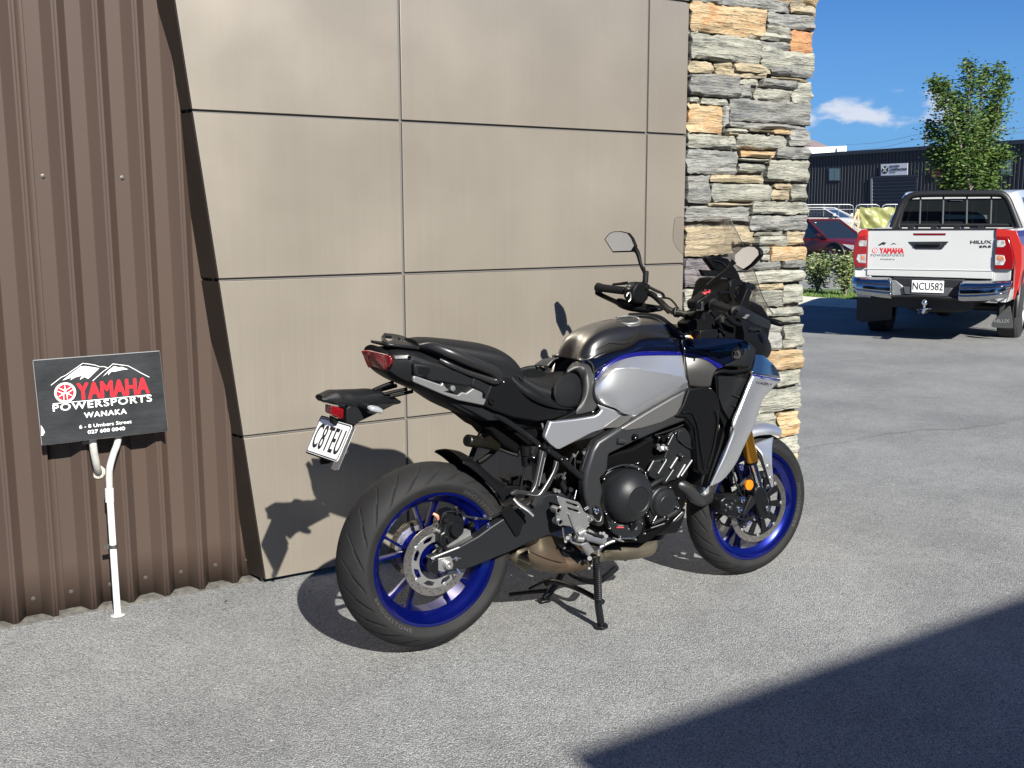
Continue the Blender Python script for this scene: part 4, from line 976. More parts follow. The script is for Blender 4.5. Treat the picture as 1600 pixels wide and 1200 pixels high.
text_fit('plate_number', 'C8TEU', npt(-.84, -.66, .0004), npt(.84, -.66, .0004), PH * .66, upd, K_ink, npl, .0004, .012, space=1.1)
part('plate_holder', lambda bm: b_plate(bm, rrect(PW + .008, PH + .010, .01, -.002), -nd * .004), K_pl, bike, 30)
part('label_holder', lambda bm: b_plate(bm, [npt(.98, .92, -.001), npt(1.20, .92, -.001), npt(1.20, -1.35, -.001), npt(1.0, -1.45, -.001), npt(.78, -1.42, -.001), npt(.78, -1.0, -.001), npt(.98, -.9, -.001)], -nd * .003), K_alu, bike, 30, bev=.001)
part('lower_reflector', lambda bm: b_plate(bm, [zP(155, 855, .03), zP(240, 905, -.0), zP(200, 965, 0), zP(140, 975, .02), zP(120, 945, .04)], (.015, 0, 0)), K_pl, bike, 30, bev=.003)

# -------- seats
def T_(zf, x, y): return zf(x, y, 0)
def seat_sec(top, w_, drop, zbot, fl=.75):
    """cross-section: crown point, half width, how far the shoulder drops, z of underside"""
    x, z = top.x, top.z
    return [V3(x, 0, z), V3(x, -w_ * .5, z - drop * .10), V3(x, -w_ * .86, z - drop * .45), V3(x, -w_, z - drop), V3(x, -w_ * .97, (z - drop + zbot) / 2), V3(x, -w_ * .86, zbot), V3(x, 0, zbot)]
ps = []
for (x, y), w_, dr, h_ in (((452, 160), .055, .012, .030), ((560, 150), .085, .020, .055), ((700, 157), .110, .026, .085), ((900, 178), .128, .032, .105), ((1060, 205), .135, .036, .120), ((1170, 262), .130, .036, .115), ((1250, 350), .115, .034, .100), ((1290, 430), .085, .03, .07)):
    t_ = zA(x, y, -.02); ps.append(seat_sec(t_, w_, dr, t_.z - h_))
pil = half_loft('pillion_seat', ps, K_seat, 5, 3)
rs_ = []
for (x, y), w_, dr, h_ in (((215, 60), .105, .02, .07), ((270, 92), .118, .025, .075), ((340, 122), .130, .030, .08), ((440, 138), .140, .034, .08), ((520, 128), .136, .038, .09), ((590, 92), .112, .045, .12), ((640, 105), .085, .04, .13), ((672, 160), .055, .03, .10)):
    t_ = z3(x, y, -.03); rs_.append(seat_sec(t_, w_, dr, t_.z - h_))
rid = half_loft('rider_seat', rs_, K_seat, 5, 3)
surf('seat_side', [[z3(232, 90, -.122), z3(300, 150, -.136), z3(380, 200, -.148), z3(470, 260, -.150), z3(560, 300, -.140), z3(620, 312, -.125)],
                   [z3(240, 150, -.130), z3(310, 220, -.143), z3(380, 265, -.150), z3(470, 300, -.150), z3(560, 318, -.143), z3(620, 318, -.13)]], K_seat2, bike, .006, mirror=True)
tube('seat_piping', [z3(250, 84, -.118), z3(330, 150, -.138), z3(420, 215, -.150), z3(500, 268, -.150), z3(575, 308, -.138), z3(630, 305, -.12)], .0018, K_seat, bike, 6)
surf('front_pad', [[z3(505, 180, -.148), z3(545, 120, -.128), z3(600, 92, -.105), z3(650, 120, -.095), z3(672, 190, -.098)],
                   [z3(500, 230, -.152), z3(550, 210, -.146), z3(605, 200, -.135), z3(650, 205, -.12), z3(674, 215, -.11)],
                   [z3(520, 285, -.146), z3(560, 300, -.140), z3(605, 305, -.130), z3(645, 295, -.118), z3(668, 270, -.108)]], K_seat, bike, .012, mirror=True)
# -------- tank
def tank_rows(rows): return rows
R0 = [zE(98, 450, -.015), zE(118, 340, -.012), zE(165, 248, -.01), zE(255, 172, -.005), zE(380, 118, 0), zE(520, 92, 0), zE(660, 88, 0), zE(800, 100, 0), zE(900, 150, 0), zE(1000, 262, 0)]
R1 = [zE(120, 452, -.05), zE(160, 380, -.065), zE(225, 300, -.075), zE(320, 235, -.08), zE(440, 200, -.085), zE(570, 185, -.088), zE(690, 175, -.088), zE(800, 180, -.085), zE(900, 205, -.08), zE(992, 272, -.07)]
R2 = [zE(150, 455, -.085), zE(240, 442, -.100), zE(330, 412, -.105), zE(430, 380, -.108), zE(530, 358, -.110), zE(600, 320, -.108), zE(660, 280, -.105), zE(770, 264, -.104), zE(890, 268, -.102), zE(995, 280, -.10)]
R0l = [Vector((p.x, 0, p.z)) for p in R0]
surf('tank_top', [R2, R1, R0l, [mir(p) for p in R1], [mir(p) for p in R2]], K_brown, bike, .003, smooth=70)
R2b = R2; R3 = [zE(250, 540, -.115), zE(268, 592, -.122), zE(330, 510, -.126), zE(430, 440, -.130), zE(530, 400, -.132), zE(600, 387, -.133), zE(680, 378, -.134), zE(790, 376, -.134), zE(900, 378, -.132), zE(1022, 384, -.130)]
surf('tank_flank', [R2b, R3], K_navy, bike, .003, mirror=True, kv=8)
R4 = [zE(258, 600, -.122), zE(271, 640, -.130), zE(345, 546, -.136), zE(440, 476, -.140), zE(535, 438, -.142), zE(605, 424, -.143), zE(682, 416, -.143), zE(790, 413, -.143), zE(900, 413, -.141), zE(1026, 414, -.138)]
surf('tank_stripe', [R3, R4], K_blue, bike, .0035, mirror=True, kv=2)
Sil = [[zE(272, 640, -.130), zE(345, 547, -.136), zE(450, 471, -.140), zE(600, 425, -.143), zE(780, 414, -.143), zE(920, 413, -.141), zE(1026, 414, -.138)],
       [zE(268, 668, -.136), zE(338, 588, -.153), zE(446, 505, -.163), zE(600, 480, -.170), zE(780, 492, -.171), zE(920, 505, -.168), zE(1034, 515, -.160)],
       [zE(266, 690, -.139), zE(335, 622, -.160), zE(442, 532, -.178), zE(600, 520, -.187), zE(780, 546, -.188), zE(920, 568, -.184), zE(1040, 592, -.172)],
       [zE(266, 702, -.141), zE(334, 640, -.162), zE(441, 552, -.180), zE(600, 540, -.189), zE(780, 565, -.190), zE(920, 582, -.185), zE(1042, 600, -.173)],
       [zE(268, 745, -.141), zE(335, 722, -.163), zE(440, 700, -.182), zE(600, 705, -.190), zE(780, 680, -.190), zE(920, 645, -.185), zE(1050, 622, -.172)],
       [zE(280, 795, -.136), zE(350, 812, -.156), zE(440, 842, -.174), zE(558, 885, -.184), zE(780, 770, -.187), zE(925, 697, -.182), zE(1057, 632, -.171)],
       [zE(286, 803, -.132), zE(350, 822, -.148), zE(442, 853, -.164), zE(572, 902, -.174), zE(785, 795, -.176), zE(927, 722, -.174), zE(1060, 650, -.166)],
       [zE(292, 812, -.128), zE(350, 834, -.138), zE(445, 868, -.148), zE(595, 928, -.156), zE(790, 832, -.158), zE(930, 757, -.158), zE(1066, 682, -.155)]]
sil = surf('tank_side_panel', Sil, K_sil, bike, .004, mirror=True, ku=8, kv=7)
tube('panel_gap', [zE(1027, 300, -.135), zE(1030, 400, -.150), zE(1038, 520, -.166), zE(1055, 620, -.172), zE(1072, 685, -.158)], .0022, K_ink, bike, 6)
tube('tank_edge', [zE(585, 945, -.160), zE(800, 836, -.163), zE(930, 762, -.163), zE(1068, 690, -.160)], .0042, K_chr, bike, 8)
tube('tank_gap', [zE(290, 816, -.130), zE(420, 868, -.146), zE(600, 932, -.158)], .004, K_pl, bike, 6)
# seams of the tank cover
tube('tank_seam', [zE(150, 440, -.083), zE(235, 380, -.098), zE(300, 300, -.09), zE(345, 235, -.081), zE(420, 190, -.083)], .0010, K_ink, bike, 5)
tube('tank_seam', [zE(300, 350, -.108), zE(400, 297, -.110), zE(490, 300, -.118), zE(570, 290, -.12), zE(620, 230, -.106), zE(632, 180, -.09)], .0009, K_ink, bike, 5)
cc_ = zE(550, 125, -.03); cc_.z += .003
cap = part('fuel_cap', lambda bm: b_lathe(bm, cc_, (-.12, -.16, 1), [(-.012, .051), (.004, .051), (.007, .048), (.007, .043), (.005, .041), (.005, .0002)], 40), K_alu, bike, 30)
part('cap_centre', lambda bm: b_lathe(bm, cc_ + V3(0, 0, .0052), (-.12, -.16, 1), [(0, .040), (.002, .038), (.0035, .024), (.0015, .020), (.003, .0002)], 32), K_frame, cap, 30)
for k in range(6): bolt(cc_ + Vector((math.cos(k * 1.047) * .0455, math.sin(k * 1.047) * .0455, .006 - .0055 * math.cos(k * 1.047) + .0045 * math.sin(k * 1.047))), .0028, cap, K_ink, (.12, -.1, 1), .001)
surf('tank_front_cover', [[zE(553, 82, .03), zE(700, 82, .0), zE(800, 110, -.03), zE(900, 180, -.06), zE(1005, 285, -.09)],
                         [zE(556, 62, .05), zE(700, 62, .02), zE(820, 80, 0), zE(930, 160, -.02), zE(1060, 250, -.05)],
                         [zE(556, 70, .09), zE(690, 66, .08), zE(820, 90, .07), zE(940, 170, .06), zE(1080, 240, .05)]], K_pl, bike, .012)
surf('steering_cover', [[zX(1180, 860, -.06), zX(1300, 960, -.085), zX(1370, 1030, -.10)], [zX(1330, 850, -.03), zX(1440, 940, -.06), zX(1530, 1030, -.09)], [zX(1340, 830, .06), zX(1440, 880, .05), zX(1560, 960, .04)]], K_pl2, bike, .008)
part('warning_label', lambda bm: (b_plate(bm, [zX(x, y, -.094) for x, y in ((1315, 962), (1350, 962), (1400, 1022), (1368, 1026))], (0, .001, 0)), b_plate(bm, [zX(x, y, -.094) for x, y in ((1385, 965), (1440, 958), (1485, 1028), (1428, 1030))], (0, .001, 0))), K_tape, bike, 0)
part('warning_label', lambda bm: b_plate(bm, [zX(x, y, -.095) for x, y in ((1442, 958), (1468, 958), (1525, 1032), (1487, 1032))], (0, .001, 0)), K_or, bike, 0)
# grey trim between seat and tank
surf('seat_cowl', [[z3(585, 75, -.06), z3(625, 30, -.06), z3(690, 20, -.07), z3(735, 40, -.10), z3(755, 100, -.13), z3(750, 200, -.135), z3(770, 290, -.145)],
                   [z3(582, 85, -.10), z3(640, 52, -.105), z3(690, 60, -.115), z3(705, 100, -.13), z3(715, 200, -.145), z3(700, 290, -.150), z3(745, 325, -.152)],
                   [z3(582, 95, -.09), z3(630, 75, -.095), z3(665, 105, -.10), z3(680, 180, -.115), z3(675, 260, -.135), z3(640, 325, -.148), z3(640, 350, -.150)]], mat('cowl_grey', (.040, .040, .040), .45, metal=.25, spec=.3), bike, .006, mirror=True)
tube('tank_trim', [zE(205, 455, -.105), zE(250, 500, -.118), zE(262, 620, -.133), zE(262, 760, -.143), zE(300, 825, -.15), zE(325, 870, -.152), zE(270, 925, -.153)], [.005, .007, .006, .006, .006, .006, .005], K_pl, bike, 8)
bolt(zC(1005, 178, -.152), .006, bike)
plate('cowl_base', zC, [(555, 290), (700, 230), (800, 170), (900, 150), (1040, 200), (1110, 160), (1120, 175), (1050, 235), (900, 262), (560, 305)], -.147, .03, K_pl, bev=.003)
# silver heel cover
HC = [(480, 308), (530, 312), (800, 282), (1030, 246), (1090, 210), (1125, 165), (1078, 98), (1300, 170), (1515, 243), (1430, 320), (1330, 388), (1165, 396), (1000, 450), (850, 530), (600, 655), (560, 652), (480, 590), (415, 510), (420, 470)]
o = plate('heel_cover', zC, HC, -.163, .022, K_sil, bev=.009)
plate('heel_cover_shade', zC, [(1385, 212), (1512, 246), (1432, 318), (1332, 384), (1168, 392), (1150, 375)], -.1645, .004, K_grey, bev=.0015)  # shaded front end of the silver cover, laid on as a darker plate
# -------- frame
FRo = [(1350, 186), (1240, 240), (1080, 330), (1000, 378), (905, 438), (780, 520), (745, 575), (705, 700), (695, 780), (702, 870), (735, 985), (760, 1040), (790, 1060), (825, 1040), (822, 980), (800, 900), (815, 830), (800, 760), (845, 700), (845, 640), (850, 602), (935, 560), (1060, 500), (1200, 440), (1330, 390), (1370, 440), (1385, 560), (1400, 690), (1430, 730), (1465, 715), (1500, 600), (1530, 420), (1535, 330), (1500, 230), (1440, 190)]
fr = plate('frame_spar', z3, FRo, -.176, .05, K_frame, bev=.013)
bm = bmesh.new(); b_plate(bm, [mir(z3(x, y, -.176)) for x, y in FRo], (0, -.05, 0)); o = finish('frame_spar', bm, K_frame, bike, 40); mods_bevel(o, .012, 2)
plate('frame_upper_face', z3, [(1325, 205), (1240, 248), (1090, 335), (1000, 390), (920, 440), (960, 452), (1060, 435), (1180, 400), (1270, 355), (1300, 300)], -.181, .012, K_grey, bev=.005)
plate('radiator_shroud_side', z3, [(1345, 192), (1440, 178), (1500, 195), (1535, 240), (1545, 330), (1535, 450), (1500, 620), (1470, 722), (1435, 735), (1405, 700), (1395, 560), (1385, 440), (1330, 372), (1265, 365), (1310, 290)], -.188, .014, K_pl, bev=.006)
tube('shroud_rib', [z3(1440, 690, -.190), z3(1420, 560, -.192), z3(1400, 420, -.192), z3(1360, 340, -.190), z3(1300, 340, -.188)], .005, K_pl, bike, 8)
tube('shroud_rib', [z3(1465, 680, -.190), z3(1500, 560, -.193), z3(1525, 400, -.193), z3(1510, 330, -.190)], .005, K_pl, bike, 8)
for x, y, r in ((1443, 693, .011), (1007, 492, .012), (812, 748, .012)):
    bolt(z3(x, y, -.182), r, bike, K_pl)
    bolt(z3(x, y, -.184), r * .55, bike, K_bolt)
part('frame_boss', lambda bm: b_tube(bm, [z3(895, 515, -.178), z3(945, 518, -.178)], .011, 12, 1), K_frame, bike, 50)
# swingarm pivot end
part('pivot_cap', lambda bm: (b_plate(bm, [z3(x, y, -.182) for x, y in ((745, 935), (765, 920), (785, 930), (800, 985), (800, 1020), (775, 1030), (755, 1000))], (0, .02, 0))), K_eng2, bike, 40, bev=.003)
part('pivot_bolt', lambda bm: b_lathe(bm, z3(768, 955, -.184), (0, -1, 0), [(-.01, .0105), (.004, .0105), (.006, .008), (.002, .006), (.002, .0002)], 16), K_chr, bike, 30)
tube('pivot_ring', [z3(755, 1000, -.184), z3(770, 1018, -.186), z3(790, 1015, -.186), z3(800, 985, -.184)], .002, K_alu, bike, 6)
# subframe
zq = zQ
tube('subframe_tube', [zq(-60, 60, -.115), zq(60, 120, -.118), zq(270, 260, -.122), zq(460, 405, -.127)], .0105, K_met, bike, 12, 3)
tube('subframe_tube', [zq(500, 420, -.135), zq(700, 560, -.14), zq(900, 740, -.145), zq(985, 810, -.15)], .0115, K_met, bike, 12, 3)
tube('subframe_tube', [mir(p) for p in (zq(-60, 60, -.115), zq(270, 260, -.122), zq(700, 560, -.14), zq(985, 810, -.15))], .0115, K_met, bike, 12, 3)
tube('subframe_stay', [zq(500, 160, -.12), zq(530, 270, -.12), zq(545, 330, -.12)], .004, K_alu, bike, 8, 2)
for x, y, r, m_ in ((465, 418, .006, K_bolt), (578, 470, .013, K_met), (728, 575, .011, K_met), (985, 808, .010, K_met), (910, 740, .0045, K_bolt), (1005, 750, .004, K_bolt), (792, 575, .005, K_bolt), (398, 552, .007, K_bolt)):
    bolt(zq(x, y, -.150), r, bike, m_)
    if r > .009: bolt(zq(x, y, -.152), r * .45, bike, K_bolt)
# passenger peg bracket
plate('passenger_bracket', zq, [(480, 470), (560, 500), (560, 540), (500, 740), (455, 920), (470, 960), (520, 930), (640, 740), (660, 600), (705, 610), (700, 690), (600, 900), (500, 1040), (420, 1150), (385, 1120), (430, 1030), (330, 1010), (240, 990), (200, 1000), (150, 1010), (135, 985), (205, 940), (380, 965), (430, 800), (470, 600)], -.150, .012, K_frame, bev=.003)
tube('bracket_edge', [zq(515, 492, -.153), zq(470, 700, -.153), zq(430, 880, -.153), zq(385, 962, -.153)], .0014, K_alu, bike, 6)
tube('bracket_edge', [zq(540, 560, -.152), zq(500, 740, -.152), zq(465, 895, -.152)], .0014, K_alu, bike, 6)
tube('bracket_edge', [zq(675, 612, -.153), zq(630, 740, -.153), zq(520, 930, -.153), zq(450, 1005, -.153), (zq(330, 990, -.153))], .0016, K_alu, bike, 6)
part('passenger_peg', lambda bm: b_tube(bm, [zq(168, 1040, -.158), zq(230, 1110, -.168), zq(330, 1180, -.182), zN(833, 806, -.19)], [.009, .010, .009, .008], 10, 3, flat=.6), K_alu, bike, 50)
part('peg_rubber', lambda bm: b_tube(bm, [zq(215, 1075, -.160), zq(300, 1130, -.172), zq(385, 1185, -.185)], [.005, .006, .005], 8, 3), K_rubber, bike, 50)
plate('arm_shield', zN, [(797, 787), (806, 800), (820, 812), (812, 836), (806, 838), (800, 828), (790, 812), (782, 800)], -.137, .003, K_pl, bev=.0008)
# rear brake reservoir, hidden gear
part('brake_reservoir', lambda bm: (b_cyl(bm, zq(310, 540, -.10), zq(320, 650, -.10), .017, n=18), b_cyl(bm, zq(312, 430, -.10), zq(312, 540, -.10), .0195, n=10, bev=.003)), K_pl, bike, 35)
tube('reservoir_hose', [zq(300, 650, -.1), zq(285, 750, -.1), zq(265, 850, -.1), zq(250, 950, -.1)], .004, K_rubber, bike, 8)
part('preload_adjuster', lambda bm: (b_cyl(bm, zY(225, 360, -.12), zY(345, 380, -.10), .0205, n=24, bev=.003), b_cyl(bm, zY(345, 380, -.10), zY(540, 425, -.06), .0165, n=20), b_cyl(bm, zY(470, 370, -.07), zY(560, 440, -.05), .019, n=14)), mat('olive_anodised', (.012, .0105, .006), .4, metal=.5), bike, 35)
part('adjuster_knob_face', lambda bm: b_lathe(bm, zY(245, 362, -.121), zY(225, 360, -.12) - zY(345, 380, -.10), [(0, .0145), (.006, .013), (.007, .0002)], 20), K_pl, bike, 35)
tube('rear_stay', [zY(420, 230, -.02), zY(360, 330, -.02), zY(300, 480, -.02), zY(255, 600, -.02)], .0095, K_pl, bike, 10, 3)
tube('rear_stay', [zY(620, 400, -.03), zY(540, 480, -.03), zY(430, 570, -.03), zY(350, 620, -.03)], .011, K_pl, bike, 10, 3)
tube('rear_stay', [zY(480, 240, .03), zY(450, 330, .03), zY(440, 430, .03)], .008, K_pl, bike, 10, 3)
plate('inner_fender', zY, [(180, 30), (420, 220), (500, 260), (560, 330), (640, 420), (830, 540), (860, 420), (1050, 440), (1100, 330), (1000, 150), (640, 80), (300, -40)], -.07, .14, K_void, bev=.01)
tube('wiring', [zY(600, 460, -.04), zY(700, 500, -.05), zY(830, 540, -.07)], .006, K_rubber, bike, 8)
part('tool_tray', lambda bm: b_plate(bm, [zY(x, y, .05) for x, y in ((590, 780), (780, 735), (840, 840), (760, 870), (640, 850))], (0, -.05, 0)), K_pl, bike, 30, bev=.004)
# shock spring glimpsed in the middle
tube('shock', [zq(700, 780, -.03), zq(790, 980, -.03)], .018, K_met, bike, 14, 1)
# -------- engine
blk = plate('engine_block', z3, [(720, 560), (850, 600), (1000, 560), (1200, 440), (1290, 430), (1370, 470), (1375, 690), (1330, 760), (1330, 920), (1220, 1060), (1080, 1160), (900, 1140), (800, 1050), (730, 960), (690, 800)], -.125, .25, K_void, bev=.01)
plate('cylinder_head', zD, [(715, 215), (745, 180), (800, 150), (850, 140), (890, 170), (905, 220), (912, 330), (912, 400), (860, 450), (800, 540), (740, 560), (690, 590), (570, 520), (600, 400), (690, 385), (715, 300)], -.148, .05, K_eng, bev=.005)
for pts in ([(720, 200), (760, 160), (705, 280)],): pass
for a_, b_, r in (((770, 175), (718, 275), .0035), ((605, 400), (560, 480), .0045), ((705, 395), (640, 500), .0045), ((790, 375), (735, 460), .0065), ((905, 395), (820, 520), .0055), ((850, 430), (790, 530), .007), ((760, 470), (700, 560), .003)):
    tube('casting_rib', [zD(*a_, -.152), zD(*b_, -.152)], r, K_dalu, bike, 8, 1)
plate('cam_cover', zD, [(800, 165), (850, 150), (885, 180), (900, 230), (905, 300), (860, 270), (820, 250), (800, 215)], -.157, .02, K_eng, bev=.004)
tube('gasket_line', [zD(800, 170, -.159), zD(800, 225, -.159), zD(850, 270, -.159), zD(908, 305, -.159)], .0022, K_frame, bike, 6)
plate('bolted_boss', zD, [(805, 345), (830, 335), (852, 350), (848, 390), (820, 400), (802, 380)], -.160, .02, K_eng, bev=.003)
for x, y in ((827, 362), (775, 180), (378, 435), (480, 415), (712, 310), (735, 605), (800, 690), (717, 640), (795, 765), (690, 835), (715, 852), (600, 880), (515, 888), (345, 990), (455, 1000), (465, 1012), (262, 925), (240, 985), (535, 965), (545, 800), (560, 828), (540, 490), (700, 385), (645, 215), (720, 215)):
    bolt(zD(x, y, -.172 if 330 < y else -.16), .0052, bike, K_bolt)
part('sensor_cluster', lambda bm: [b_cyl(bm, zD(640 + i * 13, 280 + (i % 3) * 16, -.15), zD(648 + i * 13, 300 + (i % 2) * 14, -.165), .008 - .001 * (i % 3), n=9) for i in range(5)], K_alu, bike, 35)
part('injector', lambda bm: [b_cyl(bm, zD(620 + i * 40, 205 + 6 * i, -.13), zD(650 + i * 40, 225 + 6 * i, -.15), .011, n=10) for i in range(3)], K_pl, bike, 35)
# clutch cover
cl = part('clutch_cover', lambda bm: b_lathe(bm, zD(372, 662, -.145), (0, -1, 0), [(-.02, .112), (.012, .112), (.016, .108), (.018, .100), (.034, .098), (.056, .089), (.074, .074), (.086, .054), (.089, .048), (.0905, .0475), (.0895, .046), (.088, .0445), (.088, .0002)], 72), K_eng, bike, 25)
bmv = [v.co for v in cl.data.vertices]
plate('clutch_skirt', zD, [(200, 600), (210, 540), (250, 480), (320, 440), (380, 425), (470, 440), (540, 480), (560, 560), (545, 800), (520, 870), (500, 940), (470, 990), (340, 990), (285, 945), (250, 900), (230, 820), (205, 720)], -.163, .04, K_eng2, bev=.006)
plate('sump_cover', zD, [(250, 872), (330, 890), (400, 890), (520, 850), (532, 880), (510, 960), (470, 1005), (345, 1000), (290, 960), (258, 915)], -.172, .02, K_eng, bev=.004)
part('oil_filler', lambda bm: (b_lathe(bm, zD(443, 905, -.176), (0, -1, 0), [(-.01, .016), (.004, .016), (.006, .013), (.006, .0002)], 20), b_box(bm, zD(443, 905, -.184), (.022, .006, .006))), K_pl, bike, 30)
plate('oil_level_window', zD, [(408, 925), (478, 915), (478, 938), (408, 938)], -.1735, .002, K_alu, bev=.0005)
plate('engine_badge', zD, [(315, 898), (375, 898), (375, 925), (312, 925)], -.1745, .002, K_ink, bev=.0005)
plate('engine_badge_red', zD, [(320, 917), (375, 917), (374, 925), (318, 925)], -.1755, .001, mat('badge_red', (.45, .05, .06), .4), bev=0)
plate('engine_badge_text', zD, [(330, 902), (370, 902), (370, 912), (330, 912)], -.1755, .001, K_alu, bev=0)
tube('oil_line', [zD(245, 480, -.178), zD(290, 455, -.18), zD(380, 432, -.18), zD(480, 455, -.178)], .0028, K_frame, bike, 8)
tube('oil_line', [zD(345, 1003, -.176), zD(460, 1003, -.176)], .004, K_bolt, bike, 8, 1)
for k in range(11):
    a = math.radians(-150 + k * 30); cb_ = zD(372, 662, -.150)
    if k in (9, 10): continue
    bolt(cb_ + Vector((math.cos(a) * .106, -.016, math.sin(a) * .106)), .0055, bike, K_bolt)
for a0, a1 in ((100, 150), (30, 80), (-80, -30)):
    tube('cover_flange', [zD(372, 662, -.150) + Vector((math.cos(math.radians(a)) * .112, -.010, math.sin(math.radians(a)) * .112)) for a in range(a0, a1 + 1, 10)], .0022, K_dalu, bike, 6)
# generator cover
part('generator_cover', lambda bm: b_lathe(bm, zD(672, 722, -.155), (0, -1, 0), [(-.03, .062), (.006, .061), (.010, .056), (.016, .054), (.023, .048), (.027, .036), (.0275, .031), (.029, .029), (.029, .0002)], 48), K_eng, bike, 25)
plate('generator_case', zD, [(590, 640), (640, 610), (720, 605), (790, 680), (810, 740), (830, 790), (780, 830), (690, 870), (600, 910), (578, 880), (575, 800), (585, 720)], -.155, .04, K_eng, bev=.006)
for a_, b_, r in (((690, 850), (600, 890), .006), ((785, 790), (710, 838), .0055), ((630, 830), (600, 880), .0025), ((745, 745), (795, 768), .002), ((690, 890), (585, 925), .0022), ((830, 800), (760, 870), .002)):
    tube('case_rib', [zD(*a_, -.170), zD(*b_, -.170)], r, K_frame if r > .003 else K_alu, bike, 8, 1)
plate('oil_cooler', zD, [(575, 915), (700, 890), (800, 850), (870, 770), (850, 850), (820, 930), (790, 970), (620, 990), (575, 960)], -.12, .2, K_eng2, bev=.01)
tube('coolant_hose', [zD(575, 600, -.16), zD(640, 560, -.163), zD(690, 535, -.16)], .0105, K_pl2, bike, 12, 3)
tube('header_pipe', [zV(470, 140, -.10), zV(560, 160, -.115), zV(660, 230, -.12), zV(740, 320, -.12), zV(830, 365, -.10), zV(930, 320, -.05)], [.021, .023, .024, .024, .023, .022], K_pipe, bike, 18, 6)
for dy in (0, .07):
    tube('header_pipe', [Vector((1.02, -.04 + dy, .50)), Vector((1.08, -.03 + dy, .42)), Vector((1.05, -.03 + dy, .30)), Vector((.95, -.03 + dy, .21)), Vector((.84, -.02 + dy, .19))], .019, K_pipe, bike, 14)
# radiator
part('radiator', lambda bm: b_box(bm, (1.135, 0, .62), (.045, .30, .34)), K_crad, bike, 30, bev=.006)
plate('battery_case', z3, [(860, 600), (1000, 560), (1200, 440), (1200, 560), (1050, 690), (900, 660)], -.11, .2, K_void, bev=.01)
part('throttle_bodies', lambda bm: [b_cyl(bm, (.82 + .0 * i, -.1 + i * .09, .70), (.90, -.1 + i * .09, .66), .03, n=14) for i in range(3)], K_pl2, bike, 35)
part('airbox', lambda bm: b_box(bm, (.86, 0, .80), (.40, .23, .16)), K_pl, bike, 30, bev=.02)
part('seat_base', lambda bm: b_box(bm, (.44, 0, .80), (.34, .20, .10)), K_pl, bike, 30, bev=.02)
tube('clutch_cable', [z3(1480, 300, -.15), z3(1300, 420, -.15), z3(1130, 480, -.15)], .004, K_rubber, bike, 8)
# clutter behind the frame
for pts, r in (([zq(880, 520, -.13), zq(850, 570, -.13), zq(820, 640, -.12)], .004), ([zq(930, 490, -.14), zq(895, 550, -.14), zq(885, 640, -.14), zq(900, 720, -.14)], .0025), ([zq(900, 610, -.13), zq(985, 625, -.13)], .006), ([zq(775, 735, -.14), zq(740, 810, -.14)], .005), ([zq(690, 770, -.10), zq(780, 960, -.10), zq(830, 1040, -.10)], .012), ([zq(1150, 360, -.15), zq(1060, 450, -.15), zq(1000, 600, -.15), zq(970, 720, -.15)], .004)):
    tube('cable', pts, r, K_pl2 if r > .005 else K_frame, bike, 8)
for x, y, r in ((1010, 480, .010), (990, 500, .007), (870, 530, .006), (750, 790, .006), (650, 940, .007), (690, 950, .006), (830, 930, .008), (1130, 240, .006), (1050, 430, .004)):
    part('fitting', lambda bm: b_cyl(bm, zq(x, y, -.125), zq(x + 12, y + 10, -.14), r, n=10), K_dalu if r < .008 else K_pl2, bike, 35)
tube('brake_rod', [zq(905, 945, -.15), zq(880, 1050, -.155)], .0035, K_bolt, bike, 8, 1)

# -------- rearset, pegs
RS = [(85, 205), (100, 200), (200, 235), (350, 275), (375, 300), (420, 390), (490, 450), (520, 490), (500, 530), (470, 580), (440, 640), (400, 700), (340, 740), (305, 735), (320, 680), (300, 620), (250, 580), (170, 570), (110, 565), (80, 540), (75, 430), (65, 380), (110, 340), (130, 330), (95, 260)]
rsn = plate('footrest_plate', zZ, RS, -.19, .010, K_alu, bev=.003, holes=[[(200, 268), (340, 310), (350, 330), (330, 335), (205, 292)], [(215, 342), (355, 380), (365, 402), (345, 405), (225, 368)]])
for x, y, r in ((95, 380, .0125), (118, 525, .0125), (500, 475, .011)):
    part('spacer', lambda bm: b_lathe(bm, zZ(x, y, -.19), (0, -1, 0), [(-.03, r), (.006, r), (.006, r * .7), (.0, r * .6), (.0, .0002)], 16), K_alu, rsn, 35)
tube('plate_crease', [zZ(230, 420, -.196), zZ(290, 580, -.196), zZ(340, 690, -.196)], .003, K_alu, rsn, 6)
part('peg_joint', lambda bm: (b_cyl(bm, zZ(340, 680, -.20), zZ(420, 640, -.20), .012, n=12), b_cyl(bm, zZ(330, 730, -.20), zZ(410, 740, -.205), .010, n=12), b_cyl(bm, zZ(390, 620, -.195), zZ(470, 650, -.20), .006, n=10)), K_alu, bike, 35)
part('rider_peg', lambda bm: b_tube(bm, [zZ(430, 690, -.20), zZ(560, 735, -.235), zZ(680, 770, -.27)], .0135, 12, 1, flat=1.1), K_alu, bike, 50)
for k in (-1, 0, 1):
    part('peg_rubber', lambda bm: b_tube(bm, [zZ(450, 672 + 18 * k, -.207), zZ(660, 745 + 18 * k, -.268)], .0055, 8, 1), K_rubber, bike, 50)
tube('brake_pedal', [zZ(240, 690, -.19), zZ(260, 770, -.19), zZ(330, 800, -.20), zZ(390, 815, -.205), zZ(430, 860, -.21), zZ(470, 930, -.21)], [.007, .006, .007, .009, .014, .012], K_alu, bike, 10, flat=.5)
plate('pedal_arm', zZ, [(390, 800), (470, 780), (570, 880), (560, 895), (480, 935), (430, 880)], -.212, .008, K_alu, bev=.002)
tube('pedal_link', [zZ(560, 870, -.215), zZ(640, 830, -.22), zZ(740, 780, -.225), zZ(800, 760, -.23)], .006, K_alu, bike, 8)
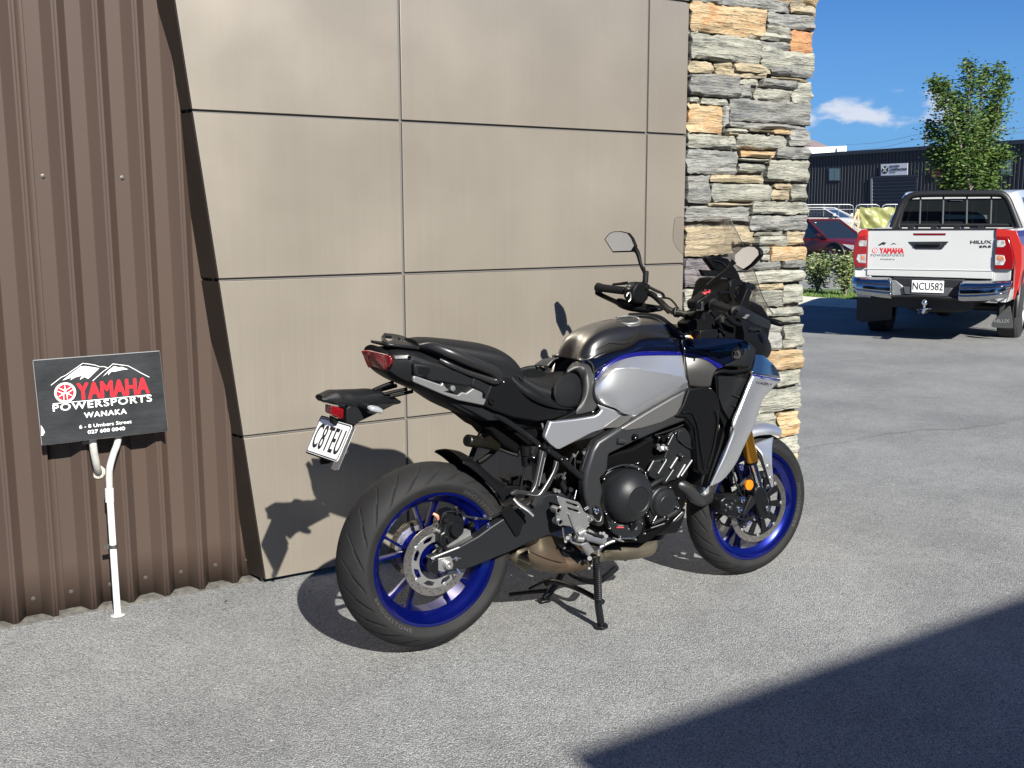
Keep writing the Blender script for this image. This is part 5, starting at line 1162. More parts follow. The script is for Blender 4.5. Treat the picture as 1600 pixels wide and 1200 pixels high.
part('pedal_tip', lambda bm: (b_box(bm, zZ(850, 745, -.235), (.045, .012, .005), Matrix.Rotation(math.radians(24), 3, 'Y')), b_cyl(bm, zZ(600, 860, -.215), zZ(600, 930, -.215), .004, n=8), b_cyl(bm, zZ(600, 925, -.215), zZ(600, 945, -.215), .0065, n=10)), K_alu, bike, 35)
tube('brake_light_rod', [zZ(155, 590, -.18), zZ(170, 680, -.18), zZ(185, 760, -.18)], .004, K_bolt, bike, 8)
for x, y, r in ((210, 720, .009), (185, 765, .006), (240, 690, .007), (485, 975, .010), (400, 900, .006), (480, 1100, .006), (510, 1065, .004), (690, 700, .009), (660, 665, .008), (620, 660, .006), (860, 740, .007)):
    part('fitting', lambda bm: b_cyl(bm, zZ(x, y, -.17), zZ(x + 6, y + 4, -.19), r * .8, n=10), K_dalu, bike, 35)
for y, s in ((350, 0), (570, 0)):
    for k in (0, 1): tube('shift_rod_end', [zZ(420 + 10 * k, y + 10 + 18 * k, -.17), zZ(470 + 10 * k, y - 20 + 18 * k, -.17)], .002, K_bolt, bike, 6, 1)
# -------- exhaust
ex = half = None
def ex_sec(c, ry, rz, n=10): return [Vector((c.x, c.y + ry * math.cos(2 * math.pi * i / n), c.z + rz * math.sin(2 * math.pi * i / n))) for i in range(n)]
mf = [(zN(802, 858, 0), .05, .02), (zN(822, 866, 0), .12, .045), (zN(850, 868, 0), .14, .055), (zN(885, 868, 0), .13, .05), (zN(910, 866, 0), .08, .038), (zN(940, 862, -.02), .045, .036), (zN(980, 860, -.03), .045, .036), (zN(1010, 856, -.03), .04, .034), (zN(1020, 850, -.03), .03, .028)]
loft_sections('muffler', [ex_sec(c, a_, b_) for c, a_, b_ in mf[:5]], K_exh, bike, 4, 2)
loft_sections('collector_pipe', [ex_sec(c, a_, b_) for c, a_, b_ in mf[4:]], K_exh2, bike, 4, 2)
surf('heat_shield', [[z4(320, 480, -.13), z4(400, 430, -.12), z4(430, 365, -.10), z4(490, 390, -.10), z4(520, 395, -.10)],
                     [z4(318, 490, -.14), z4(400, 500, -.14), z4(450, 470, -.135), z4(510, 480, -.13), z4(575, 520, -.12)],
                     [z4(325, 500, -.145), z4(420, 545, -.148), z4(500, 575, -.146), z4(560, 590, -.14), z4(635, 605, -.135)]], K_exh, bike, .003)
surf('heat_shield', [[z4(325, 505, -.147), z4(420, 552, -.150), z4(500, 580, -.148), z4(560, 596, -.144), z4(638, 608, -.138)],
                     [z4(330, 560, -.142), z4(400, 600, -.146), z4(500, 618, -.145), z4(580, 625, -.14), z4(640, 640, -.135)],
                     [z4(340, 600, -.11), z4(400, 640, -.12), z4(500, 655, -.12), z4(580, 650, -.12), z4(640, 648, -.12)]], K_exh, bike, .003)
part('muffler_tip', lambda bm: b_tube(bm, [z4(200, 500, -.03), z4(250, 530, -.03), z4(330, 570, -.03)], [.03, .04, .045], 16, 2), K_exh2, bike, 50)
part('muffler_vent', lambda bm: b_plate(bm, [z4(x, y, -.07) for x, y in ((915, 520), (975, 510), (980, 545), (925, 555))], (0, .01, 0)), K_exh2, bike, 30)
part('linkage_block', lambda bm: b_plate(bm, [z4(x, y, -.12) for x, y in ((590, 480), (680, 440), (760, 520), (840, 540), (830, 620), (700, 640), (600, 590))], (0, .2, 0)), K_eng2, bike, 30, bev=.01)
# -------- centre stand
foot = V3(.625, -.165, .004)
sl_ = [z4(858, 560, -.15), z4(865, 720, -.16), z4(872, 900, -.165), V3(foot.x, foot.y, .012)]
cs = part('centre_stand', lambda bm: (b_tube(bm, sl_, [.013, .014, .014, .014], 10, 3), b_tube(bm, [V3(.72, -.13, .20), V3(.66, -.08, .14), V3(.65, .08, .14), V3(.70, .13, .20)], .012, 10, 4),
      b_tube(bm, [V3(.72, .13, .20), V3(.66, .155, .08), V3(.60, .165, .012)], .014, 10, 3), b_tube(bm, [V3(.64, -.155, .09), V3(.62, -.02, .105), V3(.60, .10, .10), V3(.60, .155, .075)], .0105, 10, 4),
      b_tube(bm, [z4(500, 810, .17), z4(350, 825, .19), z4(180, 845, .20)], .0085, 10, 2), b_tube(bm, [z4(330, 800, .17), z4(430, 750, .16), z4(520, 720, .14)], .006, 8, 2)), K_met, bike, 50)
part('stand_foot', lambda bm: (b_plate(bm, [V3(foot.x + dx, foot.y + dy, .002) for dx, dy in ((-.028, -.01), (-.012, -.026), (.014, -.024), (.026, -.004), (.02, .02), (-.015, .02))], (0, 0, .010))), K_met, cs, 30, bev=.003)
part('stand_foot', lambda bm: (b_plate(bm, [V3(.60 + dx, .165 + dy, .002) for dx, dy in ((-.028, -.02), (.014, -.024), (.026, -.004), (.02, .02), (-.025, .02))], (0, 0, .010))), K_met, cs, 30, bev=.003)
def coil(bm):
    a_, b_ = z4(872, 612, -.178), z4(880, 890, -.185); d = b_ - a_; u, v = ortho(d); pts = []
    turns = 19
    for i in range(turns * 10 + 1):
        t = i / (turns * 10); an = 2 * math.pi * turns * t; pts.append(a_ + d * t + (u * math.cos(an) + v * math.sin(an)) * .0105)
    b_tube(bm, pts, .0020, 5, 1)
part('stand_spring', coil, K_frame, cs, 60)
part('spring_core', lambda bm: b_cyl(bm, z4(872, 600, -.176), z4(880, 900, -.183), .006, n=10), K_met, cs, 50)
tube('side_stand', [V3(.80, .16, .26), V3(.66, .20, .215), V3(.50, .21, .20)], .011, K_met, bike, 10)

# -------- front: fork, fender, calipers
def both(fn):
    for s in (-1, 1): fn(s)
fk_t, fk_m, fk_b = zG(445, 700, -.104), zG(472, 905, -.104), zG(530, 1115, -.104)
ax_dir = (fk_t - fk_b).normalized()
top = fk_t + ax_dir * .36
def fork(s):
    f = (lambda v: Vector(v)) if s < 0 else mir
    fo = part('fork_tube', lambda bm: b_lathe(bm, f(fk_m), f(top) - f(fk_m), [(0, .0225), (.004, .0265), (.05, .0265), (.058, .0250), (.2, .0245), ((top - fk_m).length, .0245)], 28), K_gold, bike, 30)
    part('fork_slider', lambda bm: b_cyl(bm, f(fk_m + ax_dir * .01), f(fk_b), .0175, n=24), K_chr, fo, 40)
    part('fork_seal', lambda bm: b_cyl(bm, f(fk_m - ax_dir * .008), f(fk_m + ax_dir * .004), .0235, n=24), K_pl, fo, 40)
fork(-1); fork(1)
def lower(s):
    f = (lambda v: Vector(v)) if s < 0 else mir
    bm = bmesh.new(); b_plate(bm, [f(zG(x, y, -.128)) for x, y in ((500, 1112), (560, 1105), (590, 1130), (608, 1200), (625, 1280), (618, 1340), (585, 1360), (545, 1340), (520, 1260), (498, 1180))], (0, -s * .045, 0))
    o = finish('axle_clamp', bm, K_met, bike, 40); mods_bevel(o, .008, 2)
    bolt(f(zH(652, 627, -.131)), .0155, bike, K_frame, (0, s, 0), .006); bolt(f(zH(655, 627, -.135)), .0085, bike, K_chr, (0, s, 0), .004)
    b = bmesh.new(); b_plate(b, [f(zH(x, y, -.122)) for x, y in ((515, 512), (568, 545), (560, 570), (460, 690), (440, 700), (455, 640), (490, 560))], (0, -s * .02, 0)); o = finish('caliper_bracket', b, K_pl2, bike, 30); mods_bevel(o, .003, 2)
    b = bmesh.new(); b_plate(b, [f(zH(x, y, -.125)) for x, y in ((250, 560), (300, 520), (360, 530), (420, 515), (475, 560), (460, 600), (450, 680), (400, 700), (330, 700), (270, 650))], (0, -s * .075, 0)); cf_ = finish('front_caliper', b, K_met, bike, 30); mods_bevel(cf_, .008, 2)
    for x, y in ((440, 550), (415, 635)):
        part('caliper_bolt', lambda bm: b_lathe(bm, f(zH(x, y, -.13)), (0, s, 0), [(-.01, .0135), (.005, .0135), (.008, .011), (.008, .005), (.003, .005), (.003, .0002)], 18), K_chr, cf_, 30)
    for x, y, r in ((300, 600, .009), (345, 585, .007), (330, 620, .010), (290, 640, .006), (370, 560, .006), (320, 690, .005), (400, 700, .006)):
        part('caliper_detail', lambda bm: b_lathe(bm, f(zH(x, y, -.127)), (0, s, 0), [(-.01, r), (.004, r), (.006, r * .7), (.006, .0002)], 12), K_frame, cf_, 30)
lower(-1); lower(1)
tube('brake_hose', [zH(440, 525, -.13), zH(400, 460, -.125), zH(365, 350, -.11), zH(340, 260, -.09), zH(330, 180, -.08)], .004, K_rubber, bike, 8)
tube('brake_hose', [zH(330, 690, -.13), zH(400, 705, -.135), zH(470, 720, -.13), zH(520, 690, -.12)], .004, K_rubber, bike, 8)
amb = part('side_reflector', lambda bm: b_lathe(bm, zH(495, 425, -.132), (0, -1, 0), [(-.008, .021), (.001, .0215), (.004, .019), (.005, .0002)], 28), K_amb, bike, 25)
part('reflector_stay', lambda bm: b_box(bm, zH(495, 430, -.120), (.03, .008, .05)), K_pl, bike, 30)
# fender
def fd(x, y, Y): return zG(x, y, Y)
Fr = [[fd(442, 668, -.070), fd(470, 735, -.083), fd(488, 785, -.098), fd(535, 835, -.108)],
      [fd(500, 612, -.050), fd(560, 690, -.070), fd(590, 760, -.085), fd(610, 800, -.092)],
      [fd(590, 618, -.010), fd(640, 655, -.04), fd(660, 690, -.060), fd(668, 700, -.066)]]
fen_rows = []
def fpt(a, y, rr_=.332):      # point on an arc round the front axle
    aa = math.radians(a); v = TF(rr_ * math.cos(aa), y, rr_ * math.sin(aa)); return v
rows_f = []
for y, r in ((-.078, .300), (-.072, .322), (-.045, .337), (0, .341), (.045, .337), (.072, .322), (.078, .300)):
    rows_f.append([fpt(a, y * (.72 if a < 70 else .88 if a < 80 else 1.), r - (.02 if a > 150 else 0)) for a in (66, 72, 82, 96, 112, 130, 150, 165)])
surf('front_fender', rows_f, K_sil, bike, .003, ku=4, kv=4)
def fside(s):
    f = (lambda v: Vector(v)) if s < 0 else mir
    rows = [[f(fd(478, 775, -.088)), f(fd(540, 835, -.120)), f(fd(570, 920, -.127)), f(fd(600, 1020, -.130)), f(fd(625, 1105, -.130))],
            [f(fd(560, 740, -.080)), f(fd(600, 830, -.112)), f(fd(612, 920, -.127)), f(fd(622, 1020, -.130)), f(fd(632, 1105, -.130))],
            [f(fd(640, 715, -.074)), f(fd(628, 800, -.098)), f(fd(628, 920, -.122)), f(fd(634, 1010, -.126)), f(fd(640, 1095, -.128))]]
    surf('fender_side', rows, K_sil, bike, .004)
    surf('fender_brace', [[f(fd(470, 770, -.084)), f(fd(520, 860, -.112)), f(fd(560, 960, -.118)), f(fd(600, 1080, -.122))], [f(fd(540, 835, -.118)), f(fd(566, 915, -.124)), f(fd(598, 1015, -.127)), f(fd(622, 1100, -.128))]], K_pl2, bike, .004)
    for x, y in ((600, 945), (620, 1035)): bolt(f(fd(x, y, -.130)), .010, bike, K_alu, (0, s, 0), .004)
fside(-1); fside(1)
# -------- side cowls
SC1 = [[zG(470, 232, -.205), zG(440, 300, -.212), zG(390, 430, -.218), zG(330, 570, -.222), zG(318, 620, -.222), zG(322, 660, -.222), zG(250, 860, -.212), zG(185, 1010, -.204), zG(145, 1098, -.198)],
       [zG(500, 240, -.214), zG(468, 310, -.222), zG(415, 440, -.228), zG(360, 580, -.231), zG(340, 640, -.232), zG(340, 690, -.230), zG(270, 870, -.220), zG(200, 1010, -.210), zG(160, 1092, -.202)],
       [zG(600, 255, -.190), zG(550, 330, -.200), zG(490, 460, -.208), zG(440, 600, -.212), zG(415, 680, -.214), zG(390, 750, -.212), zG(310, 900, -.208), zG(235, 1020, -.203), zG(185, 1080, -.200)],
       [zG(690, 272, -.130), zG(620, 345, -.155), zG(555, 420, -.165), zG(500, 590, -.185), zG(455, 690, -.190), zG(415, 770, -.194), zG(350, 910, -.198), zG(270, 1020, -.200), zG(215, 1066, -.199)]]
surf('side_cowl', SC1, K_sil, bike, .005, mirror=True, ku=5, kv=5, smooth=30)
surf('cowl_stripe', [[zG(470, 222, -.205), zG(540, 236, -.206), zG(620, 250, -.175), zG(692, 262, -.128)], [zG(468, 240, -.2065), zG(540, 256, -.208), zG(620, 270, -.178), zG(690, 280, -.131)]], K_blue, bike, .006, mirror=True)
surf('nose_side', [[zG(500, 70, -.16), zG(560, 80, -.15), zG(620, 130, -.12), zG(628, 150, -.10)],
                   [zG(495, 120, -.18), zG(560, 130, -.17), zG(630, 150, -.14), zG(665, 180, -.11)],
                   [zG(470, 218, -.203), zG(545, 232, -.204), zG(625, 246, -.172), zG(694, 255, -.125)]], mat('nose_blue_black', (.010, .022, .050), .15, coat=1., coatr=.03), bike, .004, mirror=True)
text_fit('cowl_lettering', 'TRACER 9', zG(495, 296, -.2165), zG(622, 312, -.186), .009, (0, 0, 1), K_frame, bike, .0010, .008, lift=(-.001, -.003, 0))
# side air duct, black
plate('air_duct', zG, [(175, 190), (240, 185), (300, 195), (470, 200), (470, 235), (430, 330), (380, 450), (325, 580), (318, 640), (308, 640), (290, 590), (230, 490), (200, 380), (190, 260), (160, 230)], -.185, .03, K_pl, bev=.006)
plate('duct_panel', zG, [(215, 245), (300, 240), (400, 250), (440, 262), (380, 400), (320, 560), (300, 580), (250, 500), (215, 400)], -.192, .006, K_pl2, bev=.002)
for y in (385, 465): tube('duct_slat', [zG(325, y, -.197), zG(378, y + 22, -.197)], .0022, K_frame, bike, 6, 1)
tube('duct_rim', [zG(170, 235, -.19), zG(190, 215, -.195), zG(240, 200, -.197), zG(320, 205, -.2), zG(420, 190, -.2), zG(460, 170, -.2)], .008, K_pl, bike, 8)
plate('lower_cowl', zG, [(200, 420), (290, 590), (312, 640), (300, 720), (220, 900), (150, 1080), (120, 1120), (150, 1000), (220, 800), (262, 640), (215, 520)], -.178, .03, K_pl, bev=.005)
# navy side cowl with badge
NC = [[z5(822, 852, -.120), z5(940, 842, -.135), z5(1060, 838, -.15), z5(1180, 838, -.16), z5(1270, 862, -.165)],
      [z5(826, 890, -.140), z5(940, 895, -.165), z5(1060, 905, -.182), z5(1180, 915, -.190), z5(1290, 920, -.186)],
      [z5(838, 932, -.150), z5(930, 948, -.172), z5(1010, 975, -.188), z5(1100, 1018, -.198), z5(1230, 1022, -.200)]]
surf('upper_cowl', NC, K_navy, bike, .004, mirror=True, ku=6, kv=6)
surf('cowl_blue_line', [[z5(838, 934, -.151), z5(930, 950, -.174), z5(1010, 978, -.190), z5(1115, 1032, -.2)], [z5(842, 950, -.153), z5(925, 964, -.176), z5(1005, 996, -.192), z5(1075, 1050, -.2)]], K_blue, bike, .004, mirror=True)
surf('front_tank_panel', [[z5(842, 952, -.154), z5(925, 966, -.177), z5(1005, 998, -.193), z5(1068, 1048, -.2)], [z5(858, 1070, -.172), z5(930, 1070, -.186), z5(1000, 1075, -.196), z5(1040, 1090, -.2)], [z5(878, 1172, -.165), z5(940, 1180, -.175), z5(990, 1180, -.182), z5(1022, 1170, -.19)]], K_grey2, bike, .004, mirror=True)
surf('cowl_corner', [[z5(1230, 850, -.163), z5(1290, 870, -.168), z5(1335, 915, -.175)], [z5(1255, 950, -.196), z5(1290, 960, -.196), z5(1325, 970, -.19)], [z5(1110, 1032, -.2), z5(1240, 1036, -.204), z5(1305, 1040, -.2)]], K_pl2, bike, .006, mirror=True)
em = z5(1203, 945, -.198)
bm = bmesh.new(); b_lathe(bm, em, (-.35, -1, .12), [(-.004, .0235), (.002, .0235), (.003, .021), (.002, .0205), (.002, .0002)], 32); eo = finish('badge', bm, [K_ink], bike, 25)
nE = Vector((-.35, -1, .12)).normalized(); ux = Vector((1, -.35, 0)).normalized(); uz = nE.cross(ux); uz = uz if uz.z > 0 else -uz
emblem('badge_emblem', em + nE * .0062, ux, uz, .0225, K_chr, None, eo, nE, .0006)
# -------- head: nose, lamps, dash, bars
nose = half_loft('headlamp_cowl', [
    [V3(1.30, 0, 1.13), V3(1.30, -.10, 1.12), V3(1.30, -.155, 1.04), V3(1.30, -.15, .93), V3(1.30, -.08, .86), V3(1.30, 0, .85)],
    [V3(1.38, 0, 1.13), V3(1.38, -.09, 1.11), V3(1.38, -.145, 1.02), V3(1.38, -.14, .92), V3(1.38, -.08, .86), V3(1.38, 0, .85)],
    [V3(1.45, 0, 1.09), V3(1.45, -.08, 1.07), V3(1.45, -.125, 1.00), V3(1.45, -.12, .92), V3(1.45, -.07, .87), V3(1.45, 0, .86)],
    [V3(1.52, 0, 1.01), V3(1.52, -.05, 1.00), V3(1.52, -.085, .97), V3(1.52, -.085, .93), V3(1.52, -.05, .90), V3(1.52, 0, .89)]], K_pl, 4, 3)
for s in (-1, 1): part('headlamp', lambda bm: b_lathe(bm, (1.50, s * .05, .955), (1, s * .35, -.1), [(0, .032), (.01, .03), (.016, .02), (.018, .0002)], 20), K_clear, nose, 40)
part('fairing_stay', lambda bm: (b_box(bm, (1.27, 0, 1.00), (.10, .22, .22))), K_pl, bike, 30, bev=.02)
plate('dash_shroud', zF, [(770, 600), (880, 650), (950, 760), (945, 830), (935, 950), (920, 1050), (860, 1100), (800, 1040), (700, 960), (600, 960), (560, 900), (600, 800), (640, 660)], -.10, .06, K_pl, bev=.012)
# dash display: faces the rider
dn_ = Vector((-.86, 0, .5)).normalized()
def od(x, y, d=0): 
    p0 = zF(330, 500, .04); v = OP(1060 + x / (20 / 3), 380 + y / (20 / 3), np.array(p0), np.array(dn_)); return v + dn_ * d
dash = part('display', lambda bm: b_plate(bm, [od(x, y) for x, y in ((105, 655), (175, 400), (220, 355), (300, 345), (560, 370), (700, 400), (720, 470), (640, 665), (560, 680), (110, 668))], -dn_ * .03), K_pl, bike, 30, bev=.004)
part('display_screen', lambda bm: b_plate(bm, [od(x, y, .0015) for x, y in ((125, 630), (195, 410), (235, 370), (540, 385), (600, 400), (540, 640))], dn_ * .0008), mat('display_glass', (.004, .004, .0045), .6, spec=.1), dash, 0)
plate('dash_visor', zF, [(290, 150), (310, 138), (430, 140), (520, 160), (560, 210), (600, 260), (640, 330), (660, 400), (560, 340), (480, 300), (380, 285), (350, 240), (310, 190)], -.03, .03, K_pl, bev=.006)
plate('dash_brow', zF, [(235, 275), (400, 285), (560, 300), (680, 400), (660, 410), (540, 370), (400, 350), (270, 345), (255, 310)], -.04, .02, K_pl, bev=.003)
tube('dash_trim_line', [zF(370, 180, -.035), zF(450, 200, -.035), zF(500, 250, -.035)], .002, K_frame, bike, 6)
plate('screen_bracket', zF, [(545, 385), (600, 375), (700, 410), (730, 440), (745, 560), (735, 660), (700, 680), (640, 650), (690, 560), (690, 470), (640, 440), (600, 460), (590, 560), (560, 600), (540, 560), (530, 450)], -.115, .012, K_pl, bev=.003)
part('screen_knob', lambda bm: (b_cyl(bm, zF(720, 440, -.11), zF(770, 460, -.08), .014, n=18, bev=.003), b_cyl(bm, zF(600, 480, -.11), zF(620, 560, -.11), .010, n=12)), K_pl, bike, 35)
part('screen_rail', lambda bm: (b_box(bm, zF(570, 500, -.10), (.02, .02, .05)), b_cyl(bm, zF(540, 400, -.11), zF(535, 450, -.11), .006, n=8)), K_frame, bike, 30)
part('vent_slats', lambda bm: [b_box(bm, zF(600, 430 + i * 26, -.108), (.03, .004, .003)) for i in range(7)], K_frame, bike, 0)
# windscreen
def wrow(tl_, tr_, bulge):
    a_, b_ = Vector(tl_), Vector(tr_); o_ = []
    for k in range(7):
        t = k / 6; p = a_.lerp(b_, t); q = 1 - (2 * t - 1) ** 2; o_.append(p + Vector((bulge * q, 0, 0)))
    return o_
def sym(pr): return Vector((pr.x, -pr.y, pr.z))
Wt = zW(890, 178, -.157); Wm1 = zW(1045, 490, -.1945); Wm2 = zW(1135, 690, -.182); Wm3 = zW(1205, 880, -.165); Wm4 = zF(880, 560, -.17); Wb = zF(985, 745, -.125)
Wt2 = Vector((Wt.x + .004, -.140, Wt.z + .005))
scr = surf('windscreen', [wrow(sym(Wt2), Wt2, .03), wrow(sym(Wt), Wt, .035), wrow(sym(Wm1), Wm1, .05), wrow(sym(Wm2), Wm2, .065), wrow(sym(Wm3), Wm3, .075), wrow(sym(Wm4), Wm4, .08), wrow(sym(Wb), Wb, .08)], K_scr, bike, .0035, ku=4, kv=4)
tube('screen_edge', [Wt, Wm1, Wm2, Wm3, Wm4, Wb], .0014, K_ink, bike, 6)
tube('screen_edge', [sym(p) for p in (Wt, Wm1, Wm2, Wm3, Wm4, Wb)], .0006, K_frame, bike, 6)
# front indicator right, brake lever tips
part('turn_signal', lambda bm: b_tube(bm, [zF(930, 800, -.20), zF(1000, 820, -.23), zF(1060, 838, -.25), zF(1100, 852, -.255)], [.010, .012, .012, .004], 12, 3), K_pl, bike, 50)
part('turn_signal', lambda bm: b_tube(bm, [V3(1.33, .16, .97), V3(1.34, .22, .965), V3(1.33, .26, .96)], [.010, .012, .006], 12, 3), K_pl, bike, 50)
# handlebar
hb = [zX(120, 270, .43), zX(480, 300, .33), zX(800, 350, .27), zX(960, 380, .22), zX(1060, 480, .17), zX(1150, 580, .12), zX(1260, 625, .06), zX(1400, 660, -.02), zN(1085, 497, -.07), zN(1100, 500, -.12)]
hbR = [zN(1100, 500, -.12), zF(330, 620, -.22), zF(400, 625, -.28), zF(560, 690, -.42)]
tube('handlebar', [zX(480, 300, .33), zX(760, 340, .28), zX(900, 365, .23), zX(1010, 450, .18), zX(1120, 560, .12), zX(1220, 620, .07), zX(1320, 640, .02), zX(1450, 665, -.04), zN(1090, 488, -.12), zF(330, 600, -.20), zF(360, 620, -.26)], .0125, K_met, bike, 14, 5)
part('bar_clamp', lambda bm: (b_cyl(bm, zX(1230, 630, .06), zX(1285, 622, .045), .020, n=18, bev=.003), b_cyl(bm, zX(1440, 680, -.02), zX(1500, 660, -.04), .019, n=18, bev=.003)), K_pl, bike, 35)
part('clamp_ring', lambda bm: b_cyl(bm, zX(1278, 628, .047), zX(1290, 628, .043), .0205, n=20), K_alu, bike, 35)
part('top_yoke', lambda bm: (b_box(bm, (1.15, 0, 1.035), (.09, .25, .035)), b_cyl(bm, top - ax_dir * .03, top + ax_dir * .02, .034, n=20), b_cyl(bm, mir(top) - mir(ax_dir) * .03, mir(top) + V3(0, 0, .02), .034, n=20)), K_met, bike, 35, bev=.003)
part('lower_yoke', lambda bm: (b_box(bm, (1.24, 0, .84), (.09, .26, .04))), K_met, bike, 35, bev=.006)
part('steering_head', lambda bm: b_cyl(bm, V3(1.13, 0, 1.02), V3(1.22, 0, .82), .035, n=20), K_met, bike, 35)
# left grip side
part('left_grip', lambda bm: b_cyl(bm, zX(130, 270, .425), zX(500, 315, .32), .0165, n=20), K_rubber, bike, 40)
part('bar_end', lambda bm: b_cyl(bm, zX(118, 262, .44), zX(190, 285, .41), .0195, n=20, bev=.004), K_pl, bike, 40)
part('left_switch_box', lambda bm: (b_plate(bm, [zX(x, y, .30) for x, y in ((500, 290), (560, 190), (680, 180), (740, 240), (730, 420), (660, 500), (540, 480), (490, 400))], (.0, -.06, 0))), K_pl, bike, 40, bev=.008)
for x, y in ((540, 240), (590, 245), (575, 285)): part('switch_button', lambda bm: b_box(bm, zX(x, y, .238), (.010, .006, .006)), K_alu, bike, 30, bev=.001)
tube('switch_ring', [zX(545, 400, .236), zX(560, 360, .236), zX(590, 345, .236), zX(605, 380, .236), zX(600, 440, .236), zX(570, 475, .236)], .0028, K_alu, bike, 6)
part('left_handguard', lambda bm: b_grid(bm, interp_grid([[zX(100, 300, .45), zX(220, 360, .43), zX(400, 440, .36), zX(600, 510, .30), zX(820, 540, .25), zX(1010, 570, .21)],
      [zX(110, 335, .46), zX(250, 400, .44), zX(420, 480, .38), zX(520, 560, .33), zX(780, 605, .27), zX(960, 625, .22)]], 4, 4)), K_pl, bike, 50).modifiers.new('s', 'SOLIDIFY').thickness = .014
part('guard_body', lambda bm: b_plate(bm, [zX(x, y, Y) for x, y, Y in ((380, 420, .36), (540, 470, .32), (740, 500, .27), (1000, 540, .22), (1030, 590, .21), (960, 625, .22), (780, 605, .26), (520, 560, .33), (420, 480, .37))], (.03, 0, 0)), K_pl, bike, 40, bev=.006)
tube('clutch_lever', [zX(560, 205, .30), zX(460, 215, .33), zX(350, 225, .39)], [.007, .006, .005], K_pl, bike, 8)
part('lever_perch', lambda bm: b_cyl(bm, zX(740, 230, .27), zX(860, 290, .24), .017, n=12, bev=.004), K_pl, bike, 40)
tube('clutch_cable', [zX(860, 260, .24), zX(960, 310, .22), zX(1060, 360, .2), zX(1090, 420, .18)], .006, K_pl, bike, 8)
tube('cable', [zX(1060, 415, .17), zX(1160, 430, .13), zX(1230, 490, .08), zX(1285, 570, .03)], .004, K_rubber, bike, 8)
tube('cable', [zX(960, 540, .16), zX(1060, 560, .13), zX(1150, 640, .1)], .005, K_rubber, bike, 8)
bolt(zX(1010, 390, .16), .009, bike, K_bolt, (-.3, -1, .2))
part('reservoir', lambda bm: b_cyl(bm, zF(250, 720, -.14), zF(250, 790, -.14), .020, n=16), K_pl, bike, 35)
for a_, b_ in (((100, 800), (135, 890)), ((205, 850), (218, 905))): tube('cable_sleeve', [zF(*a_, -.05), zF(*b_, -.05)], .003, K_tape, bike, 6, 1)
part('connector', lambda bm: b_cyl(bm, zF(290, 945, -.10), zF(385, 955, -.10), .014, n=8), K_frame, bike, 35)
part('connector', lambda bm: b_box(bm, zF(440, 960, -.10), (.03, .02, .02)), K_pl2, bike, 35, bev=.003)
# right grip side
rg0, rg1 = zF(370, 640, -.30), zF(560, 705, -.41)
part('right_grip', lambda bm: (b_cyl(bm, rg0, rg1, .0175, n=22), b_cyl(bm, rg0 - (rg1 - rg0) * .10, rg0 + (rg1 - rg0) * .05, .022, n=22, bev=.004)), K_rubber, bike, 40)
part('right_switch_box', lambda bm: b_plate(bm, [zF(x, y, -.27) for x, y in ((190, 600), (240, 570), (290, 540), (330, 500), (400, 495), (420, 560), (430, 590), (340, 600), (330, 720), (300, 725), (200, 700), (190, 650))], (0, .055, 0)), K_pl, bike, 40, bev=.008)
part('kill_switch', lambda bm: (b_box(bm, zF(300, 500, -.275), (.018, .014, .012)), b_box(bm, zF(270, 522, -.275), (.012, .012, .009))), K_redsw, bike, 30, bev=.002)
part('switch_frame', lambda bm: b_plate(bm, [zF(x, y, -.275) for x, y in ((240, 620), (262, 600), (268, 700), (190, 705), (200, 690), (245, 690))], (0, .006, 0)), K_frame, bike, 30, bev=.002)
HG = [[zF(550, 670, -.425), zF(600, 650, -.43), zF(660, 662, -.43), zF(740, 710, -.41), zF(850, 765, -.36), zF(940, 810, -.30)],
      [zF(545, 720, -.43), zF(600, 720, -.435), zF(670, 730, -.435), zF(760, 780, -.41), zF(860, 830, -.36), zF(950, 850, -.30)],
      [zF(570, 765, -.425), zF(620, 780, -.43), zF(700, 795, -.425), zF(780, 840, -.40), zF(870, 870, -.36), zF(945, 885, -.30)]]
surf('right_handguard', HG, K_pl2, bike, .010)
plate('guard_patch', zF, [(665, 775), (715, 740), (748, 745), (700, 790)], -.437, .003, K_alu, bev=.0005)
bolt(zF(592, 712, -.437), .009, bike, K_pl); bolt(zF(590, 714, -.44), .004, bike, K_bolt)
tube('guard_inner', [zF(720, 880, -.38), zF(780, 900, -.38), zF(840, 890, -.36), zF(830, 930, -.34), zF(740, 915, -.36)], .006, K_pl2, bike, 8)
tube('brake_lever', [zF(400, 790, -.30), zF(470, 740, -.34), zF(500, 760, -.37)], .005, K_frame, bike, 8)
tube('brake_lever', [zF(330, 720, -.26), zF(400, 800, -.30), zF(450, 860, -.33), zF(480, 940, -.36)], .0035, K_pl2, bike, 8)
